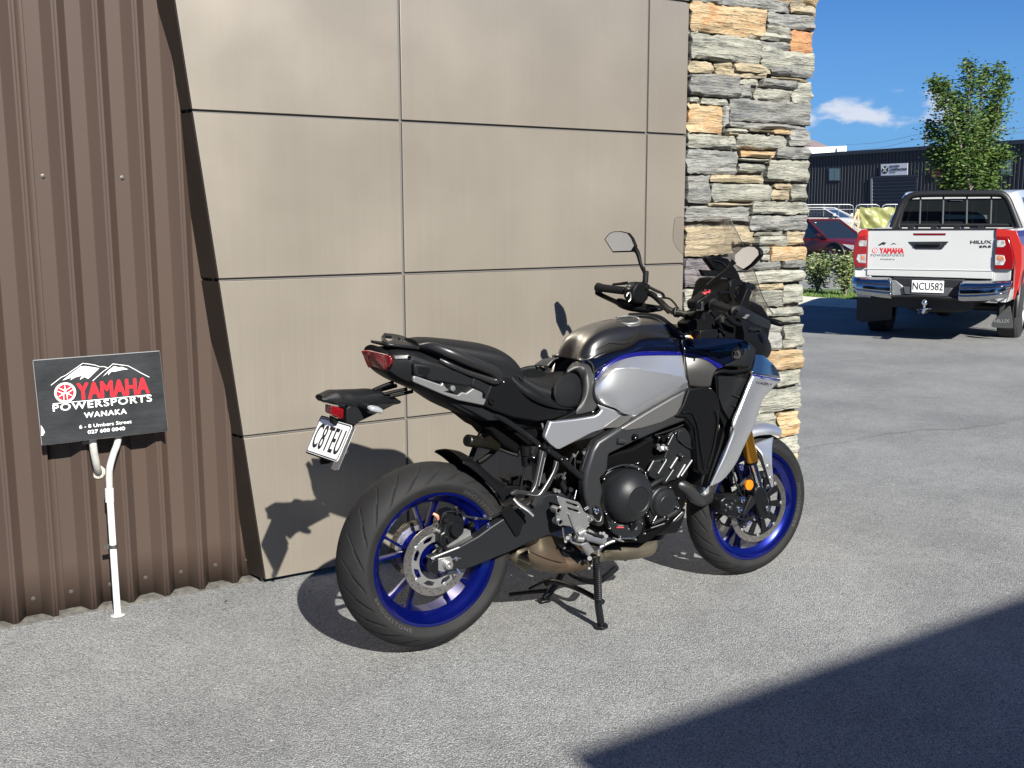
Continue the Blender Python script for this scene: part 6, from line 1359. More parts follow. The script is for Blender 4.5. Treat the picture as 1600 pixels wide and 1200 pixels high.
# mirrors
def mirror(poly, glass, x0, nrm, stalk, sr, lines):
    nrm = Vector(nrm).normalized(); p0 = np.array([x0[0], x0[1], x0[2]])
    def mp_(x, y, d=0): return OP(x, y, p0, np.array(nrm)) + nrm * d
    bm = bmesh.new(); c0 = sum((mp_(*q) for q in poly), Vector()) / len(poly)
    r0 = [bm.verts.new(mp_(*q)) for q in poly]; r1 = [bm.verts.new(mp_(*q, -.012) ) for q in poly]; r2 = [bm.verts.new(c0 + (mp_(*q) - c0) * .62 - nrm * .032) for q in poly]
    rin = [bm.verts.new(c0 + (mp_(*q) - c0) * .93 + nrm * .001) for q in poly]; n = len(poly)
    for a_, b_ in ((rin, r0), (r0, r1), (r1, r2)):
        for i in range(n): bm.faces.new((a_[i], a_[(i + 1) % n], b_[(i + 1) % n], b_[i]))
    bm.faces.new(rin[::-1]); bm.faces.new(r2)
    mo = finish('mirror', bm, K_pl, bike, 40); mods_bevel(mo, .002, 2)
    part('mirror_glass', lambda b: b_plate(b, [c0 + (mp_(*q) - c0) * .90 + nrm * .0022 for q in poly], nrm * .0006), K_mirror, mo, 0)
    tube('mirror_stalk', stalk, sr, K_pl, bike, 10, 5)
    return mo
def cz(pts, ox, oy, s): return [(ox + x / s, oy + y / s) for x, y in pts]
mr_c = P(1168, 402, -.38); ml_c = P(969, 378, .39)
m1 = mirror(cz([(938, 660), (945, 620), (1048, 530), (1130, 510), (1212, 518), (1262, 565), (1268, 625), (1150, 755), (1062, 815), (1045, 815), (945, 755)], 1030, 320, 8), None, mr_c, (-.97, .18, .14), [zW(935, 705, -.36), zW(900, 745, -.355), zW(860, 800, -.35), zW(760, 890, -.33), zW(690, 950, -.31), zW(620, 1020, -.29)], [.012, .008, .006, .0075, .010, .012], 1)
m2 = mirror(cz([(284, 150), (318, 108), (350, 96), (400, 94), (452, 106), (480, 140), (505, 200), (480, 238), (342, 242)], 880, 340, 40 / 9), None, ml_c, (-.975, -.18, .08), [z5(480, 210, .36), z5(515, 240, .35), z5(540, 330, .33), z5(560, 370, .31), z5(572, 400, .30), z5(570, 480, .29)], [.014, .010, .007, .008, .010, .010], 1)
part('stalk_boot', lambda bm: b_cyl(bm, z5(575, 370, .30), z5(570, 450, .295), .012, n=14, bev=.003), K_rubber, bike, 40)
# cockpit clutter beneath the screen
for pts, r in (([zF(420, 790, -.12), zF(450, 880, -.12), zF(490, 950, -.12)], .005), ([zF(60, 740, -.03), zF(100, 820, -.03), zF(140, 900, -.03)], .006), ([zF(500, 760, -.15), zF(560, 820, -.15), zF(640, 850, -.15)], .010), ([zF(420, 520, -.16), zF(520, 515, -.14)], .006)):
    tube('cable', pts, r, K_pl, bike, 8)
plate('inner_fairing', zN, [(1075, 505), (1130, 470), (1175, 480), (1205, 510), (1200, 545), (1180, 560), (1150, 540), (1110, 530), (1080, 530)], -.08, .07, K_pl, bev=.01)
# ------------------------------------------------------------------ parked ute
PHI = math.radians(26.5)
UF = np.array([math.cos(PHI), math.sin(PHI), 0]); UR = np.array([math.sin(PHI), -math.cos(PHI), 0])
d0 = ray(1454.5, 400); UO = CAM + d0 * 12.3; UO[2] = -.05
ute = empty('pickup_truck', tuple(UO), PHI); tag(ute, 'white dual cab ute with red and blue wrap parked with its tailgate towards us', 'pickup truck')
def ul(px, py, fo=0.):
    v = OP(px, py, UO + UF * fo, UF); r = np.array(v) - UO
    return Vector((float(r @ UF), -float(r @ UR), r[2]))
def u8(x, y, fo=0.): return ul(1250 + x / 4.4457, 290 + y / 4.4457, fo)
def uR(x, y, fo=0.): return ul(1480 + x / 4.283, 280 + y / 4.283, fo)
def uL(x, y, fo=0.): return ul(1255 + x / 10, 300 + y / 10, fo)
M_wp = mat('white_vehicle_paint', (.50, .51, .50), .24, coat=.7, coatr=.05, nscale=2, namt=.05)
M_wr = mat('red_wrap', (.42, .020, .014), .35, coat=.4); M_wb = mat('blue_wrap', (.02, .035, .22), .3, coat=.4)
M_blk = mat('vehicle_black_trim', (.012, .012, .013), .5); M_vg = mat('vehicle_glass', (.012, .015, .016), .03, spec=1., coat=.5)
M_vg2 = mat('glass_view_through', (.10, .14, .13), .05, spec=.8, coat=.6)
M_lr = mat('tail_red', (.22, .005, .008), .1, coat=1.); M_lc = mat('tail_clear', (.55, .55, .55), .15, coat=1., nscale=25, namt=.6); M_lo = mat('tail_amber_bulb', (.62, .24, .12), .2, coat=1., nscale=40, namt=.5)
M_tyre = mat('car_tyre', (.022, .022, .022), .8, nscale=20, namt=.3)
def uplate(name, pts, th, m, par=ute, bev=.01, sm=40, holes=(), label=None):
    bm = bmesh.new(); b_plate(bm, pts, (th, 0, 0), holes); o = finish(name, bm, m, par, sm, label)
    if bev: mods_bevel(o, bev, 2)
    return o
def up(name, fn, m, par=ute, sm=40, bev=0, label=None): 
    bm = bmesh.new(); fn(bm); o = finish(name, bm, m, par, sm, label)
    if bev: mods_bevel(o, bev, 2)
    return o
tg = uplate('tailgate', [u8(470, 303), u8(1362, 299), u8(1340, 650), u8(457, 625)], .06, M_wp, bev=.012)
zt_ = u8(900, 300).z; zbt = u8(900, 636).z
uplate('tailgate_cap', [u8(462, 300, -.01), u8(1366, 296, -.01), u8(1364, 306, -.01), u8(464, 310, -.01)], .09, M_blk, bev=.004)
up('tailgate_crease', lambda bm: b_tube(bm, [u8(457, 578, -.002), u8(1343, 592, -.002)], .006, 6, 1), M_wp, tg)
# bed sides and cab share one lower body
HWd = .872
def lbody(s):
    sy = -s
    secs = []
    for f, zt2, w_ in ((.010, zt_, HWd - .05), (.05, zt_, HWd - .01), (.5, zt_, HWd), (1.5, zt_, HWd)):
        secs.append([(f, sy * (w_ - .16), zt2), (f, sy * (w_ - .02), zt2), (f, sy * w_, zt2 - .05), (f, sy * (w_ + .015), 1.0), (f, sy * (w_ + .005), .72), (f, sy * (w_ - .03), .55), (f, sy * (w_ - .16), .55)])
    return loft_sections('bedside', secs, M_wp, ute, 3, 1, 40)
for s in (-1, 1): lbody(s)
# red wrap and blue wrap over the right rear corner
def skin(name, pts, m): return up(name, lambda bm: b_plate(bm, pts, (.0, .006, 0)), m)
yR = -(HWd + .016)
uplate('corner_wrap', [uR(328, 332, -.022), uR(462, 344, -.022), uR(475, 380, -.022), uR(498, 440, -.022), uR(500, 560, -.022), uR(490, 640, -.022), uR(470, 740, -.022), uR(448, 808, -.022), uR(440, 800, -.022), uR(452, 700, -.022), uR(458, 620, -.022), uR(450, 540, -.022), uR(438, 470, -.022), uR(412, 388, -.022), uR(326, 385, -.022)], .03, M_wr, bev=.004)
skin('flank_red', [(0.02, yR, zt_ - .14), (1.5, yR, zt_ - .20), (1.5, yR, .58), (.75, yR, .58), (.5, yR, .75), (.02, yR, .70)], M_wr)
skin('flank_blue', [(-.0, yR - .001, zt_ - .02), (1.5, yR - .001, zt_ - .02), (1.5, yR - .001, zt_ - .22), (0, yR - .001, zt_ - .16)], M_wb)
uplate('corner_wrap', [uL(905, 588, -.02), uL(1003, 582, -.02), uL(1000, 690, -.02), uL(840, 700, -.02)], .03, M_wr, bev=.004)
# tail lamps
ll = uplate('tail_lamp', [uL(840, 690, -.03), uL(1000, 690, -.03), uL(985, 860, -.03), uL(980, 1180, -.03), uL(800, 1180, -.03), uL(768, 1000, -.03), uL(795, 800, -.03)], .12, M_lr, bev=.012)
uplate('lamp_window', [uL(880, 760, -.034), uL(990, 755, -.034), uL(985, 850, -.034), uL(870, 850, -.034), uL(860, 800, -.034)], .01, M_lc, ll, .003)
uplate('lamp_window', [uL(850, 975, -.034), uL(978, 970, -.034), uL(975, 1110, -.034), uL(870, 1110, -.034), uL(830, 1050, -.034)], .01, M_lc, ll, .003)
uplate('bulb', [uL(900, 1000, -.037), uL(950, 1000, -.037), uL(950, 1060, -.037), uL(900, 1060, -.037)], .004, M_lo, ll, .002)
lr = uplate('tail_lamp', [uR(330, 385, -.03), uR(410, 390, -.03), uR(437, 470, -.03), uR(447, 540, -.03), uR(440, 605, -.03), uR(312, 603, -.03), uR(318, 480, -.03)], .12, M_lr, bev=.012)
uplate('lamp_window', [uR(332, 408, -.034), uR(385, 410, -.034), uR(390, 440, -.034), uR(375, 455, -.034), uR(330, 455, -.034)], .01, M_lc, lr, .003)
uplate('lamp_window', [uR(320, 505, -.034), uR(380, 510, -.034), uR(390, 545, -.034), uR(375, 575, -.034), uR(318, 575, -.034)], .01, M_lc, lr, .003)
uplate('bulb', [uR(335, 515, -.037), uR(380, 515, -.037), uR(380, 542, -.037), uR(335, 542, -.037)], .004, M_lo, lr, .002)
# tailgate fittings
uplate('high_stop_lamp', [u8(785, 331, -.004), u8(1014, 331, -.004), u8(1010, 346, -.004), u8(790, 346, -.004)], .02, mat('stop_lamp', (.13, .006, .012), .2, coat=1.), tg, .003)
hd = uplate('tailgate_handle', [u8(750, 390, -.008), u8(1034, 388, -.008), u8(985, 443, -.008), u8(800, 441, -.008)], .03, mat('dark_chrome', (.10, .11, .12), .25, metal=.8), tg, .006)
uplate('handle_recess', [u8(800, 402, -.010), u8(985, 400, -.010), u8(968, 430, -.010), u8(815, 430, -.010)], .01, M_blk, hd, .003)
up('handle_bar', lambda bm: b_tube(bm, [u8(815, 405, -.03), u8(975, 404, -.03)], .014, 10, 1), M_blk, hd)
UPZ = (0, 0, 1)
def ut(s, x0, y0, x1, y1, h, m, bold=0., space=1.): return text_fit('lettering', s, u8(x0, y0, -.0035), u8(x1, y1, -.0035), h, UPZ, m, tg, .001, bold, (0, 0, 0), space)
px2m = 12.3 / 1650 / 4.4457
ut('YAMAHA', 555, 470, 720, 471, 38 * px2m, M_red, .03)
M_gp = mat('grey_print', (.22, .22, .22), .5)
ut('POWERSPORTS', 493, 490, 725, 491, 15 * px2m, M_gp, .0, 1.2); ut('WANAKA', 560, 515, 658, 516, 10 * px2m, M_gp, .02, 1.3)
ut('HILUX', 1185, 403, 1330, 402, 21 * px2m, K_ink, .03); ut('SR5', 1246, 431, 1328, 430, 14 * px2m, K_ink, .04)
emblem('emblem', u8(521, 450, -.002), (0, -1, 0), (0, 0, 1), 18 * px2m, M_red, M_wht, tg, (-1, 0, 0), .002)
for pts in ([(540, 414), (575, 392), (600, 396), (585, 412), (570, 408), (555, 416)], [(625, 412), (650, 398), (670, 408), (652, 405)]):
    uplate('mountain_print', [u8(x, y, -.003) for x, y in pts], .002, K_ink, tg, 0)
# bumper
M_ch = mat('bumper_chrome', (.50, .51, .52), .09, metal=1.)
uplate('bumper_core', [u8(640, 640, -.10), u8(1140, 655, -.10), u8(1110, 800, -.10), u8(900, 790, -.10), u8(640, 772, -.10)], .18, M_blk, bev=.01)
uplate('bumper_step', [u8(715, 700, -.15), u8(1060, 712, -.15), u8(1020, 768, -.15), u8(725, 752, -.15)], .08, mat('grey_step', (.06, .063, .065), .5), bev=.006)
def bump(pts_top, pts_bot, nm):
    rows = []
    for t, dx in ((0, .05), (.10, -.01), (.28, -.045), (.34, -.030), (.40, -.048), (.62, -.055), (.70, -.035), (.78, -.04), (1, .0), (1.02, .06)):
        rows.append([Vector(a_).lerp(Vector(b_), t) + Vector((dx + (0.10 * (k in (0,)) if nm == 'l' else .10 * (k == len(pts_top) - 1)), 0, 0)) for k, (a_, b_) in enumerate(zip(pts_top, pts_bot))])
    return surf('bumper_wing', rows, M_ch, ute, .008, ku=4, kv=2, smooth=25)
bump([u8(352, 635, -.14), u8(400, 636, -.14), u8(520, 640, -.14), u8(610, 642, -.14), u8(632, 650, -.14)], [u8(362, 742, -.14), u8(400, 748, -.14), u8(520, 768, -.14), u8(610, 780, -.14), u8(636, 782, -.14)], 'l')
bump([u8(1118, 668, -.14), u8(1150, 665, -.14), u8(1260, 666, -.14), u8(1400, 662, -.14), u8(1474, 660, -.14)], [u8(1100, 796, -.14), u8(1150, 800, -.14), u8(1260, 795, -.14), u8(1380, 782, -.14), u8(1440, 775, -.14)], 'r')
for a_, b_ in (((618, 645), (700, 760)), ((1125, 670), (1105, 790))): up('bumper_corner', lambda bm: b_tube(bm, [u8(*a_, -.15), u8(a_[0] + 8, (a_[1] + b_[1]) / 2, -.17), u8(a_[0] + 12, b_[1] + 10, -.13)], .012, 8, 3), M_ch)
uplate('bumper_wedge', [u8(632, 655, -.12), u8(665, 660, -.12), u8(715, 700, -.12), u8(725, 755, -.12), u8(640, 770, -.12)], .05, mat('step_grey', (.22, .23, .235), .4, metal=.4), bev=.006)
up('bumper_lip', lambda bm: b_tube(bm, [u8(640, 768, -.13), u8(870, 768, -.14), u8(1100, 785, -.13)], .014, 8, 3), M_blk)
np_ = uplate('number_plate', [u8(778, 657, -.165), u8(1000, 662, -.165), u8(996, 746, -.165), u8(774, 740, -.165)], .006, K_plate, bev=.002)
text_fit('plate_number', 'NCU582', u8(782, 722, -.1665), u8(992, 728, -.1665), 50 * px2m, UPZ, K_ink, np_, .001, .008)
up('tow_ball', lambda bm: (b_lathe(bm, u8(865, 812, -.26), (0, 0, 1), [(-.06, .012), (-.03, .014), (-.025, .025), (-.01, .032), (.012, .030), (.028, .016), (.032, .0002)], 20), b_cyl(bm, u8(850, 885, -.24), u8(868, 850, -.24), .018, n=10), b_cyl(bm, u8(815, 862, -.22), u8(912, 854, -.22), .006, n=8)), K_chr, sm=40)
up('tow_tongue', lambda bm: b_box(bm, u8(862, 870, -.02), (.42, .06, .05)), M_blk)
up('rear_axle', lambda bm: (b_cyl(bm, (1.18, -.7, .40), (1.18, .7, .40), .05, n=12), b_lathe(bm, (1.18, 0, .40), (1, 0, 0), [(-.14, .06), (-.06, .14), (.06, .14), (.14, .06)], 16), b_box(bm, (2.2, 0, .52), (4.2, .9, .16))), M_blk)
up('spare_wheel', lambda bm: b_lathe(bm, (.65, 0, .48), (0, 0, 1), [(-.1, .25), (-.1, .34), (-.05, .38), (.05, .38), (.1, .34), (.1, .25)], 28, True), M_tyre)
# mud flaps
mf_ = uplate('mud_flap', [u8(1330, 960, .62), u8(1345, 935, .62), u8(1450, 836, .62), u8(1462, 840, .62), u8(1482, 985, .62), u8(1470, 992, .62), u8(1345, 986, .62), u8(1330, 978, .62)], .008, mat('flap_rubber', (.045, .047, .05), .6), bev=.002)
text_fit('lettering', 'HILUX', u8(1350, 952, .618), u8(1455, 952, .618), 24 * px2m, UPZ, M_gp, mf_, .001, .02)
uplate('mud_flap', [u8(395, 770, .62), u8(640, 775, .62), u8(640, 930, .62), u8(430, 950, .62), u8(392, 930, .62)], .008, M_blk, bev=.002)
def uwheel(f, y):
    wv = up('wheel', lambda bm: b_lathe(bm, (f, y, .385), (0, 1 if y < 0 else -1, 0), [(-.02, .25), (.0, .30), (.02, .36), (.05, .385), (.22, .385), (.25, .36), (.26, .30), (.26, .22)], 40), M_tyre, sm=30)
    up('alloy_rim', lambda bm: (b_lathe(bm, (f, y, .385), (0, 1 if y < 0 else -1, 0), [(.02, .24), (0, .23), (.05, .2), (.05, .0002)], 30), [b_box(bm, (f + math.cos(a) * .12, y + (.02 if y < 0 else -.02), .385 + math.sin(a) * .12), (.2, .03, .045), Matrix.Rotation(-a, 3, 'Y')) for a in [i * 2 * math.pi / 6 for i in range(6)]]), K_alu, wv, 30)
for f in (1.18, 4.25):
    for y in (-.90, .90): uwheel(f, y if y < 0 else y)
for y in (-.875, .875):
    for f in (1.18, 4.25):
        up('wheel_arch', lambda bm: b_tube(bm, [(f + .46 * math.cos(a), y, .40 + .46 * math.sin(a)) for a in [math.radians(q) for q in range(-10, 191, 20)]], .03, 8, 2), M_blk)
# cab
zr_ = ul(1500, 302, 1.9).z; zb_ = zt_
cabs = []
for f, zr2, wt, wb_ in ((1.56, zr_ - .05, .60, .84), (1.72, zr_ + .01, .66, .87), (2.4, zr_ + .04, .68, .885), (3.0, zr_ + .01, .66, .885), (3.75, zb_ - .02, .74, .86)):
    cabs.append([(f, wt, zr2), (f, wt + .04, zr2 - .06), (f, wb_, zb_), (f, wb_ + .01, .62), (f, wb_ - .1, .5), (f, -wb_ + .1, .5), (f, -wb_ - .01, .62), (f, -wb_, zb_), (f, -wt - .04, zr2 - .06), (f, -wt, zr2)])
cab = loft_sections('cab', cabs, M_wp, ute, 3, 1, 40)
up('bonnet', lambda bm: b_box(bm, (4.45, 0, .86), (1.5, 1.74, .62)), M_wp, bev=.10)
for s in (-1, 1):
    up('door_glass', lambda bm: b_plate(bm, [(1.80, s * .868, zb_ + .03), (3.30, s * .892, zb_ + .03), (2.95, s * .735, zr_ - .06), (1.92, s * .722, zr_ - .06)], (0, s * .008, 0)), M_vg, cab, 30)
    up('door_pillar', lambda bm: b_plate(bm, [(2.52, s * .885, zb_ + .01), (2.60, s * .885, zb_ + .01), (2.56, s * .735, zr_ - .04), (2.50, s * .735, zr_ - .04)], (0, s * .014, 0)), M_blk, cab, 30)
    up('side_mirror', lambda bm: b_box(bm, (3.25, s * 1.02, zb_ + .10), (.09, .24, .17)), M_wp, bev=.03)
rwz0 = u8(1000, 268, 1.545).z; rwz1 = u8(1000, 92, 1.545).z
rw = up('rear_window', lambda bm: b_plate(bm, [(1.548, .72, rwz0), (1.548, -.74, rwz0), (1.555, -.62, rwz1), (1.555, .60, rwz1)], (-.008, 0, 0)), M_vg, cab, 30)
for (x0, x1) in ((1005, 1150), (1168, 1300)): uplate('view_through', [u8(x0, 200, 1.535), u8(x1, 205, 1.535), u8(x1, 232, 1.535), u8(x0, 232, 1.535)], .002, M_vg2, rw, 0)
uplate('window_label', [u8(1035, 90, 1.53), u8(1135, 90, 1.53), u8(1130, 104, 1.53), u8(1040, 104, 1.53)], .002, mat('lilac_label', (.20, .20, .30), .5), rw, 0)
bar = [u8(640, 292, 1.30), u8(665, 230, 1.30), u8(700, 140, 1.30), u8(735, 95, 1.30), u8(790, 66, 1.30), u8(900, 58, 1.30), u8(1150, 56, 1.30), u8(1370, 56, 1.30), u8(1420, 72, 1.30), u8(1450, 110, 1.30), u8(1490, 210, 1.30), u8(1525, 300, 1.30)]
up('sports_bar', lambda bm: b_tube(bm, bar, .042, 14, 3), M_blk)
uplate('bar_foot', [u8(622, 300, 1.28), u8(700, 110, 1.28), u8(770, 75, 1.28), u8(715, 170, 1.28), u8(690, 270, 1.28), u8(700, 300, 1.28)], .10, M_blk, bev=.008)
uplate('bar_foot', [u8(1545, 310, 1.28), u8(1470, 290, 1.28), u8(1470, 250, 1.28), u8(1440, 120, 1.28), u8(1420, 80, 1.28)], .06, M_blk, bev=.008)
up('window_guard_rail', lambda bm: b_tube(bm, [u8(690, 276, 1.32), u8(1490, 276, 1.32)], .024, 8, 1), M_blk)
up('window_guard_rail', lambda bm: b_tube(bm, [u8(745, 100, 1.32), u8(1400, 94, 1.32)], .010, 8, 1), M_blk)
M_gb = mat('guard_grey', (.07, .07, .072), .5)
for x0, x1 in ((838, 830), (997, 990), (1160, 1156), (1330, 1322)): up('window_guard_bar', lambda bm: b_tube(bm, [u8(x0, 70, 1.32), u8(x1, 276, 1.32)], .012, 8, 1), M_gb)
for x in (770, 930, 1090, 1255): up('rail_bracket', lambda bm: b_box(bm, u8(x, 292, 1.3), (.05, .07, .06)), M_blk)
up('cargo_cover', lambda bm: b_box(bm, (.78, 0, zt_ - .03), (1.48, 1.45, .03)), M_blk)

# ------------------------------------------------------------------ cars beyond the garden
def car(name, label, px, py, Dp, head, paint, Lc, Wc, Hc, suv, z0=0.):
    """px,py pin the near front wheel hub"""
    d = ray(px, py); hub = CAM + d * Dp
    F = np.array([math.cos(head), math.sin(head), 0]); Rt = np.array([math.sin(head), -math.cos(head), 0])
    hub[2] = z0
    fw = Lc * .5 - .86
    o0 = hub - F * fw - Rt * (Wc / 2 - .1)
    c = empty(name, (o0[0], o0[1], z0), head); tag(c, label, 'car')
    h = Lc / 2; W2 = Wc / 2; belt = Hc * (.75 if suv else .62); low = .26 if not suv else .30
    st_ = [(-h, .45, belt * .80, W2 * .80), (-h + .08, .35, belt * .97, W2 * .93), (-h + .9, low, belt * 1.0, W2), (0, low, belt * .985, W2), (h - 1.35, low, belt * .96, W2), (h - .7, low, belt * .88, W2 * .97), (h - .15, .30, belt * .74, W2 * .86), (h, .42, belt * .60, W2 * .70)]
    secs = [[(x, w2 * .8, zt2), (x, w2 * .97, zt2 - .07), (x, w2, zt2 - .28 if zt2 > .7 else zt2 - .12), (x, w2 * .98, zl + .12), (x, w2 * .85, zl), (x, -w2 * .85, zl), (x, -w2 * .98, zl + .12), (x, -w2, zt2 - .28 if zt2 > .7 else zt2 - .12), (x, -w2 * .97, zt2 - .07), (x, -w2 * .8, zt2)] for x, zl, zt2, w2 in st_]
    body = loft_sections('body', secs, paint, c, 4, 1, 40)
    rr0, rr1 = (-h + .35, -h + .55) if suv else (-h + .25, -h + .75)
    fr0, fr1 = h - 1.25, h - 2.05
    wt = W2 * .74
    g = [[(rr0, W2 * .90, belt - .04), (rr0, -W2 * .90, belt - .04), (rr1, -wt, Hc - .03), (rr1, wt, Hc - .03)], [(fr0, W2 * .88, belt - .05), (fr0, -W2 * .88, belt - .05), (fr1, -wt, Hc - .03), (fr1, wt, Hc - .03)]]
    bm = bmesh.new(); A_ = [bm.verts.new(p) for p in g[0]]; B_ = [bm.verts.new(p) for p in g[1]]
    bm.faces.new(A_); bm.faces.new(B_[::-1])
    for i in range(4): bm.faces.new((A_[i], A_[(i + 1) % 4], B_[(i + 1) % 4], B_[i]))
    gl = finish('glasshouse', bm, M_vg, c, 0)
    rf = up('roof', lambda bm: b_plate(bm, [(rr1 - .05, wt + .03, Hc - .05), (fr1 + .04, wt + .02, Hc - .05), (fr1 + .04, -wt - .02, Hc - .05), (rr1 - .05, -wt - .03, Hc - .05)], (0, 0, .05)), paint, c, bev=.02)
    for s in (-1, 1):
        for (xa, xb, r) in ((rr0, rr1, .055), (fr0, fr1, .030)):
            up('pillar', lambda bm: b_tube(bm, [(xa, s * W2 * .895, belt - .03), (xb, s * (wt + .01), Hc - .03)], r, 8, 1), paint, c)
        xm = (rr0 + fr0) / 2 - .1
        up('pillar', lambda bm: b_tube(bm, [(xm, s * W2 * .90, belt - .03), (xm - .03, s * (wt + .005), Hc - .03)], .028, 8, 1), M_blk, c)
        up('pillar', lambda bm: b_tube(bm, [(xm - .95, s * W2 * .90, belt - .03), (xm - .85, s * (wt + .005), Hc - .03)], .028, 8, 1), paint, c)
        up('roof_rail', lambda bm: b_tube(bm, [(rr1 + .1, s * (wt - .02), Hc + .01), (rr1 + .25, s * (wt - .02), Hc + .05), (fr1 - .3, s * (wt - .02), Hc + .05), (fr1 - .12, s * (wt - .02), Hc + .01)], .018, 8, 3), M_blk, c)
        up('side_mirror', lambda bm: b_box(bm, (fr0 - .12, s * (W2 + .10), belt + .06), (.10, .18, .13)), paint, c, bev=.03)
        hl_ = up('headlamp', lambda bm: b_plate(bm, [(h - .62, s * W2 * .975, belt * .78), (h - .20, s * W2 * .88, belt * .74), (h - .10, s * W2 * .68, belt * .70), (h - .12, s * W2 * .70, belt * .58), (h - .3, s * W2 * .93, belt * .60)], (.02, s * .02, .01)), M_lc, c, bev=.01)
        up('door_line', lambda bm: b_tube(bm, [(xm, s * (W2 + .002), belt - .05), (xm, s * (W2 + .004), low + .15)], .006, 4, 1), M_blk, c)
        up('sill_cladding', lambda bm: b_box(bm, (0, s * (W2 - .02), low + .06), (Lc - 2.4, .06, .14)), M_blk, c, bev=.02)
        for x in (h - .86, -h + .82):
            up('wheel_arch', lambda bm: b_tube(bm, [(x + .37 * math.cos(a), s * (W2 - .015), .33 + .37 * math.sin(a)) for a in [math.radians(q) for q in range(-15, 196, 15)]], .035, 8, 2), M_blk if not suv else paint, c)
            wl = up('wheel', lambda bm: b_lathe(bm, (x, s * (W2 - .01), .33), (0, -s, 0), [(.0, .21), (-.012, .28), (.0, .325), (.03, .335), (.19, .335), (.2, .2)], 32), M_tyre, c, 30)
            up('alloy_rim', lambda bm: (b_lathe(bm, (x, s * (W2 - .01), .33), (0, -s, 0), [(.0, .215), (.04, .20), (.05, .0002)], 24), [b_box(bm, (x + math.cos(a) * .11, s * (W2 - .012), .33 + math.sin(a) * .11), (.2, .02, .03), Matrix.Rotation(-a, 3, 'Y')) for a in [i * 2 * math.pi / 5 for i in range(5)]]), K_alu, wl, 30)
    up('grille', lambda bm: b_box(bm, (h - .03, 0, .52), (.08, Wc * .55, .16)), M_blk, c, bev=.02)
    up('front_bumper', lambda bm: b_box(bm, (h - .10, 0, .36), (.25, Wc * .80, .14)), M_blk, c, bev=.04)
    up('windscreen_sticker', lambda bm: b_box(bm, (fr1 + .12, -.5, Hc - .13), (.01, .07, .05)), M_wht, c)
    return c
M_maroon = mat('maroon_paint', (.10, .006, .007), .35, metal=.1, coat=.4, coatr=.1)
car('red_car', 'dark red crossover car parked beyond the garden bed, facing right', 1306, 399, 30.5, math.radians(-90), M_maroon, 4.45, 1.78, 1.38, False)
car('white_car', 'white station wagon parked farther back behind the wire fence', 1324, 352, 45., math.radians(-70), M_wp, 4.8, 1.86, 1.58, True, .26)
# ------------------------------------------------------------------ garden bed
M_kerb = mat('kerb_concrete', (.58, .55, .47), .85, nscale=6, namt=.2)
gline = [(11.2, 30.0), (11.35, 18.0), (11.75, 11.0), (12.0, 9.0), (12.13, 8.35), (12.35, 8.15), (13.2, 8.55), (16.5, 10.9), (21.0, 14.1)]
def offs(line, d):
    o_ = []
    for i, p in enumerate(line):
        a_ = Vector(line[max(i - 1, 0)]); b_ = Vector(line[min(i + 1, len(line) - 1)]); t = (b_ - a_).normalized(); o_.append((p[0] - t.y * d, p[1] + t.x * d))
    return o_
gi = offs(gline, .26)
bm = bmesh.new(); rows = []
for (a_, b_) in zip(gline, gi):
    rows.append([bm.verts.new(v) for v in ((*a_, -.01), (a_[0] * .6 + b_[0] * .4, a_[1] * .6 + b_[1] * .4, .09), (a_[0] * .4 + b_[0] * .6, a_[1] * .4 + b_[1] * .6, .12), (*b_, .12), (*b_, -.01))])
for a_, b_ in zip(rows, rows[1:]):
    for j in range(4): bm.faces.new((a_[j], a_[j + 1], b_[j + 1], b_[j]))
finish('kerb', bm, M_kerb, None, 30)['kind'] = 'structure'
far = [(21.0, 14.7), (16.3, 11.6), (14.5, 10.7), (13.3, 12.0), (13.1, 30.0)]
bm = bmesh.new(); bm.faces.new([bm.verts.new((x, y, .085)) for x, y in gi + far]); finish('garden_bed', bm, mat('lawn', (.10, .17, .035), .9, nscale=30, namt=.5), None, 0)['kind'] = 'structure'
# blades of grass
rg = random.Random(3); bm = bmesh.new()
for k in range(9000):
    t = rg.random(); s_ = .12 + rg.random() ** 1.2 * 1.3
    y = 7.9 + t * 6; x = 12.1 + (8.4 - y) * .12 + .17 + s_ + max(0, (8.6 - y)) * .8
    h_ = rg.uniform(.03, .075); a_ = rg.uniform(0, 3.14); dx, dy = math.cos(a_) * .012, math.sin(a_) * .012
    bm.faces.new([bm.verts.new(v) for v in ((x - dx, y - dy, .08), (x + dx, y + dy, .08), (x + rg.uniform(-.02, .02), y + rg.uniform(-.02, .02), .08 + h_))])
o = finish('grass', bm, mat('grass_blades', (.12, .20, .04), .8, nscale=3, namt=.4), None, 0); tag(o, kind='stuff')
def leafy(bm, pts, n, size, rnd, spread, up_=.5):
    for k in range(n):
        p, r = rnd.choice(pts)
        q = Vector(p) + Vector((rnd.gauss(0, 1), rnd.gauss(0, 1), rnd.gauss(0, .9))) * r * spread
        nrm = Vector((rnd.uniform(-1, 1), rnd.uniform(-1, 1), rnd.uniform(-.2, 1))).normalized(); u, v = ortho(nrm); s_ = size * rnd.uniform(.6, 1.25)
        mi = rnd.choice((0, 0, 1, 2))
        u2 = u * s_; v2 = v * s_ * .45
        f = bm.faces.new([bm.verts.new(x) for x in (q - u2, q - u2 * .1 + v2, q + u2, q - u2 * .1 - v2)]); f.material_index = mi
def leafmats(pref, a, b2, c3):
    r_ = []
    for i, c in enumerate((a, b2, c3)):
        m = mat('%s_leaf_%d' % (pref, i), c, .55, spec=.2); m.node_tree.nodes['Principled BSDF'].inputs['Subsurface Weight'].default_value = 0
        r_.append(m)
    return r_
